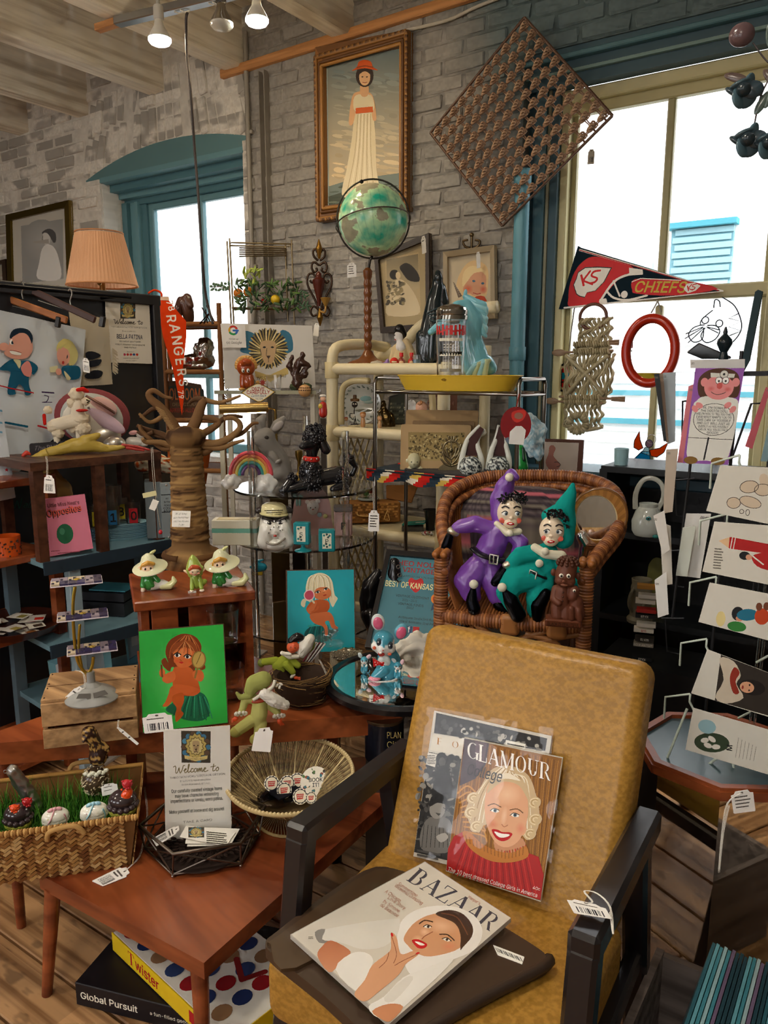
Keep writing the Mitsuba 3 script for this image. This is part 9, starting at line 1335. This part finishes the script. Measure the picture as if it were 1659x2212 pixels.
o=cb('beer_stein','grey relief-moulded stoneware stein on the lower shelf of the black cabinet','stein',330,2080,2,'m_satin',2.8);o.part('body');o.lathe('6f6a58',(330,2060),[(0,0),(110,0),(115,30),(90,60),(92,330),(84,350),(90,400),(84,402),(76,360),(0,340)],30);o.part('relief');o.skin('8a846e',[[((300,1850,-86),12),((340,1800,-92),12),((380,1850,-80),12),((350,1900,-90),12),((310,1940,-88),10)]],3);o.part('handle');o.tube('6a6452',[(270,1760,-60),(240,1820,-90),(235,1900,-90),(262,1960,-60)],16,cm=5);o.done()
o=cb('olive_bottle','round olive enamel tray leaning behind the stein','tray',450,2040,2,'m_satin',2.95);o.poly('5f5f30',[(380,2050),(375,1700),(400,1610),(450,1580),(505,1610),(525,1700),(520,2050)],12,sm=3);o.done()
for s_,(x,y0,w,bk)in enumerate(((380,2120,165,(('c9c4b8',''),('a82a24','DOLLY PARTON'),('d8d2c6',''),('2a2624','ELVIS'))),(355,2330,170,(('16181c','STYX'),('8a8478','FOLK ARTIST'),('d8d2c6','BIG'),('16181c','STYX'),('c9c2b4',''),('9a6a24',''))))):
 for i,(c,t)in enumerate(bk[::-1]if s_==0 else bk):o=cb('cassette_book',f'{("first", "second", "third", "fourth", "fifth", "sixth")[i]} from the bottom in the {("upper", "lower")[s_]} stack of small books in the black cabinet','book',x,y0,2,'m_satin',2.62);o.T[2,3]=cz[2]+.001+(i*34)*o.s+(0 if s_==0 else.4547-cz[2]);o.part('cover');o.box(c,(x+(i%2)*6,y0-16,0),(w,33,90));o.part('lettering','m_print');o.text('d8d2c8' if c[0]in '128' else 'a8281f',t,(x,y0-6),18,d=-46,bold=True)if t else None;o.done()
o=O('cabinet_step','black low box in front of the cabinet carrying the lower stack of books','box',T=frame([*atY(1390,1370,2.62)[:2],0],WYAW),mat='m_satin');o.box('121417',(.03,.06,.227),(.34,.26,.454));o.done()
o=cb('glass_cups','pale blue glass tumbler on top of the black cabinet behind the wicker chair','glass',30,1010,0,'m_glaze',2.9);o.T[:3,3]=[cw[0][0]+.03,2.98,cz[0]+.001];o.lathe('8fb4bc',(30,1010),[(0,0),(60,0),(66,150),(60,150),(52,10),(0,8)],24);o.done()
o=win('sketch_picture','brown framed red-chalk figure sketch standing behind the wicker chair','picture',1205,1045,.42,'m_print',(1180,860,5.53));o.part('frame');o.poly('4a2a1e',[(-100,500),(415,490),(410,1060),(-100,1060)],24);o.part('print');o.fill('a59a92',[(-60,535),(365,525),(350,1040),(-60,1040)],d=-.5);o.fill('8a5a50',[(20,590),(60,570),(95,610),(70,690),(130,760),(160,800),(120,860),(40,870),(-20,780),(10,680)],4,d=-.5);o.line('3a2a2c',[(90,770),(130,765),(160,800),(120,820)],8,4,d=-.5);o.part('support','m_darkwood');o.box('20140e',(150,1065+2200,60),(420,4400,160));o.done()
o=at('card_rack','tall black wire spinner rack of greeting cards by the right window','card rack',660,2200,1.95,TD,'m_satin');rk_='131519';ppx=lambda x,y,d=0:(x,y,d);o.part('pole');o.tube(rk_,[(1000,40,60),(960,2200,60),(900,5400,60)],15)
for x0,x1,d in((690,600,-40),(1290,1240,-40),(1330,1290,60)):o.part('upright');o.tube(rk_,[(x0,215,d),(x1,2200,d)],13)
o.part('top_bar');o.beam(rk_,(640,218,-40),(1375,205,-40),20,40)
for y in(420,1040,1620,2190):o.part('pocket_wire');o.tube(rk_,[(555-(y>500)*20-(y>1500)*30,y+5,-60),(700,y-15,-60)],7);o.tube(rk_,[(560-(y>500)*20,y,-60),(575,y+290,-40),(680,y+300,-40)],7)
o.part('card_holder');[o.tube(rk_,p,9)for p in([(705,425,-60),(790,428,-100),(850,860,-110)],[(1195,428,-60),(1100,432,-100),(985,850,-110)])];o.part('base');o.lathe(rk_,(900,5500),[(0,0),(600,0),(600,60),(0,90)],24);o.T[2,3]+=0;k=o.done()
def card(label,pts,c,Y,zm=TD,group='greeting cards in the racks',t=6):o=at('greeting_card',label,'card',pts[0][0],pts[0][1],Y,zm,'m_print',group=None);o.part('card');o.poly(c,pts,t);o.part('print','m_print');return o
o=card('card of a cartoon doctor with a speech bubble in the black rack',[(800,60),(1210,60),(1140,890),(750,890)],'8a52a4',1.88);b=.4;ik='16161a'
o.fill('4a2a18',[(830,230),(840,140),(920,75),(1050,62),(1150,100),(1185,200),(1170,300),(1100,310),(900,310),(850,300)],4,d=-b);o.fill('d8d8d0',[(780,660),(800,400),(830,340),(900,300),(1130,310),(1185,380),(1165,660),(1110,860),(950,860),(790,850)],3,d=-b);o.fill('d88888',ell(1010,225,125,105),d=-b);[o.fill('d88888',ell(x,180,32,38),d=-b)for x in(885,1148)];o.fill('d0d0c8',[(930,100),(1135,108),(1130,142),(935,138)],d=-b);o.fill('d0d0c8',ell(1045,112,34),d=-b);o.line(ik,ell(1045,112,34),4,closed=True,d=-b);o.fill(ik,ell(1045,112,10),d=-b)
for x in(1005,1062):o.fill('ecece8',ell(x,165,28,30),d=-b);o.line(ik,ell(x,165,28,30),4,closed=True,d=-b);o.fill(ik,ell(x,170,9),d=-b)
o.fill('c0504c',ell(1015,210,24,28),d=-b);o.line(ik,[(920,225),(950,265),(1000,285),(1060,270),(1085,240)],5,4,d=-b);o.soft('c85a58',(945,235),36,26,'d88888',d=-b);o.soft('c85a58',(1085,240),34,26,'d88888',d=-b);o.line(ik,[(955,660),(930,850)],14,d=-b);o.line(ik,[(780,662),(1165,670)],5,d=-b);[o.fill('7a5a24',ell(x,862,60,34),d=-b)for x in(815,1050)];E=ell(985,500,172,138);o.fill('dcdcd4',E,d=-b);o.line(ik,E,5,closed=True,d=-b);[o.fill('d88888',ell(x,y,24,34,ro),d=-b)for x,y,ro in((820,410,40),(855,380,60),(1095,375,-50),(1140,410,-40))]
for i,(t,w)in enumerate((("HI, I'M DONALD",195),('THE DOCTOR DOLL',235),("AND I'M HERE TO TELL YOU THAT",300),('EVERYBODY WANTS YOU TO',300),('TAKE CARE OF YOURSELF',290),('AND GET WELL JUST AS',280),('QUICKLY AS YOU POSSIBLY',260),('CAN! OK, WILL YOU DO THAT?',250),('GOOD!!',100))):o.text(ik,t,(985,408+i*27),19,w=w,bold=True,d=-b,rot=-1)
o.done()
for l,pts,c,Y in(('pink and lilac card sticking out behind the doctor card',[(740,215),(800,190),(790,880),(690,880)],'c9747c',1.9),('white card with handwriting at the very top of the black rack',[(755,-10),(1210,-15),(1215,60),(760,60)],'c9c8c4',1.91),('dark edged card at the upper left of the black rack',[(445,110),(490,105),(590,690),(565,690)],'1c2226',1.9),('grey card leaning at the upper left of the black rack',[(520,100),(630,95),(665,690),(600,720)],'9aa4aa',1.92),('brown edged card between the dark and grey ones at upper left',[(490,110),(522,102),(610,700),(588,700)],'8a7462',1.91),('beige card bundle in the middle left of the black rack',[(550,755),(650,745),(640,1290),(560,1310)],'b0a292',1.9),('white card in the third left pocket of the black rack',[(440,1320),(530,1270),(600,1600),(540,1650)],'d2cec6',1.88),('cream card lower in the third left pocket of the black rack',[(490,1370),(590,1400),(640,1900),(560,1920)],'c4beb2',1.9),('white booklet in the lowest left pocket of the black rack',[(450,1870),(545,1790),(590,2150),(500,2190)],'d8d6d0',1.87),('white card lettered Aloha in the middle of the black rack',[(720,1300),(930,1290),(880,1850),(680,1840)],'d0cec8',1.92),('card with green and orange flowers beside the Aloha card',[(690,1420),(800,1400),(760,1840),(660,1840)],'c4c8bc',1.9),('tilted red card at the right edge of the black rack',[(1400,220),(1440,240),(1330,760),(1265,740)],'a84a54',1.8),('grey-green card at the far right edge of the black rack',[(1420,560),(1480,560),(1440,860),(1380,860)],'6f8a90',1.8)):
 o=card(l,pts,c,Y)
 if 'Aloha' in l:o.text(ik,'Aloha',(880,1338),24,slant=.2,d=-b)
 elif 'flowers' in l:[o.fill(x,ell(720+10*i,1640-40*i,26,18),d=-b)for i,x in enumerate(('b8501c','4a6a34','c46a2a'))]
 else:o.rows('6a665e',pts[0][0]+10,pts[0][0]+40,pts[0][1]+20,pts[0][1]+40,2)
 o.done()
TE=(1300,780,3.95)
o=at('white_card_rack','white wire card rack on the glass topped pedestal','card rack',1300,3300,1.60,TE,'m_satin');wr_='b5c0b4';o.part('pole','m_acrylic');[o.tube('dfeaea',[(x,900,60),(x-40,3300,60)],12)for x in(1280,1320)]
def loop(y,x):o.part('pocket_loop','m_satin');[o.tube(wr_,p,11)for p in([(x-20,y-40,-60),(x-20,y+20,-80),(x+200,y+340,-90)],[(x-20,y-40,-60),(x-250,y+40,-20),(x-250,y+240,0)],[(x+420,y+100,-40),(x+520,y+20,-60)])]
for y,x in((980,980),(1440,920),(1950,870),(2470,830),(2960,720)):loop(y,x)
o.part('base_ring');[o.tube(wr_,p,13)for p in([(680,3060,-40),(520,3560,-120),(540,3600,-120),(1700,3820,-140)],[(760,3640,-110),(1020,3420,0)],[(1240,3750,-120),(1120,3450,0)])];o.done()
def pc(label,pts):o=card(label,pts,'cfccc0',1.55,TE,t=8);return o
o=pc('cream card with two line-drawn babies, top of the white rack',[(1010,890),(1480,890),(1480,1370),(920,1290)]);[o.fill('c9b8a0',e_,d=-b)for e_ in(ell(1270,1060,75,50,10),ell(1380,1080,70,48),ell(1150,1205,56,46),ell(1290,1190,90,44,-14),ell(1390,1000,40,60,20))];[o.line('3a2a22',e_,5,closed=True,d=-b)for e_ in(ell(1270,1060,78,52,10),ell(1385,1080,70,50),ell(1150,1205,58,48),ell(1290,1190,94,46,-14),ell(1225,1275,18),ell(1275,1280,16,26))];o.done()
o=pc('cream card with a big red pencil and a toy guardsman',[(960,1370),(1480,1370),(1480,1870),(890,1810)]);o.fill('a81c1c',[(1010,1530),(1110,1490),(1480,1530),(1480,1610),(1110,1590)],d=-b);o.fill('d8b48a',[(1010,1530),(1100,1492),(1100,1586)],d=-b);[o.line('d8d4cc',[(x,1490),(x-10,1590)],8,d=-b)for x in(1125,1150)];o.fill('16161a',ell(1240,1640,46,36),d=-b);o.fill('d0987a',ell(1275,1650,26,24),d=-b);o.fill('a81c1c',[(1300,1640),(1400,1600),(1480,1620),(1480,1740),(1350,1720)],3,d=-b);o.line('ded8d0',[(1310,1640),(1400,1700)],12,d=-b);o.rows('6a665e',980,1060,1590,1780,8);o.done()
o=pc('cream card with colourful kneeling children',[(920,1890),(1480,1940),(1480,2330),(850,2240)]);[o.fill(c,e_,d=-b)for c,e_ in(('16181c',ell(1180,2130,52,60)),('c98a6a',ell(1195,2170,30,24)),('1c6a84',ell(1260,2130,90,50,10)),('b8401c',ell(1380,2130,60,70)),('d8c88a',ell(1040,2190,40,66)),('2f7a34',ell(1180,2240,80,44)),('6a3a24',ell(1350,2050,26,34)),('6a3a24',ell(1410,2040,26,34)))];o.done()
o=pc('dark painted portrait postcard turned on its side',[(900,2460),(1480,2600),(1480,2960),(790,2860)]);o.fill('2a241e',[(1020,2490),(1480,2600),(1480,2950),(1000,2890)],d=-b);o.fill('c4b8a4',[(1010,2520),(1130,2530),(1200,2640),(1170,2720),(1240,2830),(1100,2900),(1000,2860),(1060,2700)],3,d=-b);o.fill('8a2a1c',[(1140,2580),(1190,2620),(1160,2700),(1200,2790),(1150,2800),(1110,2680)],3,d=-b);o.fill('16100e',ell(1300,2730,110,66),d=-b);o.fill('cf9a78',ell(1260,2735,60,48),d=-b);o.fill('8a2a20',ell(1225,2740,8,16),d=-b);[o.fill('2a1a14',ell(1280,y,7,9),d=-b)for y in(2712,2758)];o.done()
o=pc('cream card with an oval magnolia vignette at the bottom of the white rack',[(780,2960),(1480,3050),(1480,3420),(740,3330)]);o.fill('30402c',ell(960,3230,150,84,8),d=-b);o.fill('8fb4bc',ell(910,3100,76,60),d=-b);[o.fill('dcd8cc',ell(x,y,36,22,a),d=-b)for x,y,a in((900,3220,20),(960,3200,-30),(1000,3260,10),(930,3260,-10))];o.text(ik,'M',(1135,3250),46,rot=90,d=-b,bold=True);[o.line('8a867c',[(1180+30*i,3150+10*i),(1170+30*i,3320)],4,d=-b)for i in range(6)];o.done()
tz=.60;R8=.208;oc=[arr([cos(a),sin(a)])for a in np.radians(199.5+45*np.arange(8))]
o=O('pedestal_stand','mirror-clad octagonal pedestal with a wood rimmed glass top carrying the white card rack','pedestal',T=frame([.808,1.692,0]),mat='m_walnut')
for s0,s1,z0,z1,c in((R8,R8*.92,tz-.028,tz-.008,''),(R8*.97,R8*.88,tz-.016,tz,'')):
 for i in range(8):a,b_=oc[i],oc[(i+1)%8];o.part('rim_piece');o.slab('5a2c16',[a*s0,b_*s0,b_*s1,a*s1],z0,z1)
o.part('glass_top','m_gloss');o.slab('33484e',[q*R8*.9 for q in oc],tz-.018,tz-.010);o.part('column_core','m_satin');o.slab('3a3a3c',[q*.183 for q in oc],0,tz-.03)
for i in range(8):a,b_=oc[i],oc[(i+1)%8];o.part('mirror_panel','m_mirror');o.slab('ffffff',[a*.1895,b_*.1895,b_*.1835,a*.1835],.002,tz-.03,False)
o.done()
tag('handwritten white price tag hanging from the octagonal pedestal top',[(1578,1712),(1626,1704),(1632,1752),(1585,1758)],Y=1.36,bar=False,rows=4,string=[(1572,1735),(1560,1800),(1553,1885),(1562,1800),(1575,1740)])
cr_=Z(1419,2046,.25);CT=frame([cr_[0],cr_[1],0],-34);o=O('record_crate','weathered grey wooden crate of records at the lower right corner','crate',T=CT,mat='m_crate2');wood('m_crate2',(.045,.032,.026),(.16,.125,.105),4.,45.,.75)
for x in(.008,.46):o.part('side_board');o.box('4a3a30',(x,-.25,.125),(.016,.50,.25))
o.part('back_board');o.box('4a3a30',(.235,.0,.12),(.47,.016,.24));o.part('front_board');o.box('4a3a30',(.235,-.5,.11),(.47,.016,.22));o.part('bottom_board');o.box('3a2c24',(.235,-.25,.01),(.45,.48,.018));o.done();r=Rnd(9)
for i in range(20):
 q=O('record_sleeve','record in a clear sleeve standing in the row inside the weathered crate','record',T=CT@frame([.05+i*.0076,-.17-.01*r.random(),.022])@np.block([[rot3(arr([0,math.radians(12),0])),np.zeros((3,1))],[np.zeros((1,3)),1]]),group='records standing in the weathered crate',mat='m_gloss');q.box(r.choice(('3f7f8c','5f9aa6','2c5a66','8fb0b6','6a5a74','24404a','9ab4b8')),(0,0,.156),(.006,.31,.312));q.done()
o=at('metal_flowers','dark grey metal roses on stems hanging in front of the right window','flowers',1600,300,1.55,(0,0,1.),'m_gloss');fk='33434a'
def rose(x,y,s):o.part('rose','m_gloss');[o.ball(('2c3c44','3c5058','46606a')[i%3],(x+s*.45*cos(i*1.05),y+s*.4*sin(i*1.05),-8+6*(i%2)),(s*.62,s*.5,s*.2),i*50,i*23,nu=14,nv=9)for i in range(6)];o.ball('1f2c32',(x,y,-18),s*.4)
rose(1598,200,40);rose(1615,306,40);rose(1660,318,36);o.part('bud','m_gloss');o.ball('5a4648',(1585,80,0),(28,26,20));o.part('stem');[o.tube('3a3232',p,1.8,cm=4)for p in([(1610,100),(1640,140),(1665,160)],[(1665,60),(1660,150),(1635,215),(1625,290)],[(1640,214),(1615,205)])];[(o.part('leaf'),o.ball(('4a5a54','5a4a44')[i%2],(x,y,0),(10,28,3),a))for i,(x,y,a)in enumerate(((1645,90,5),(1655,180,40),(1640,228,-30),(1580,168,70),(1655,215,-20)))];o.done()
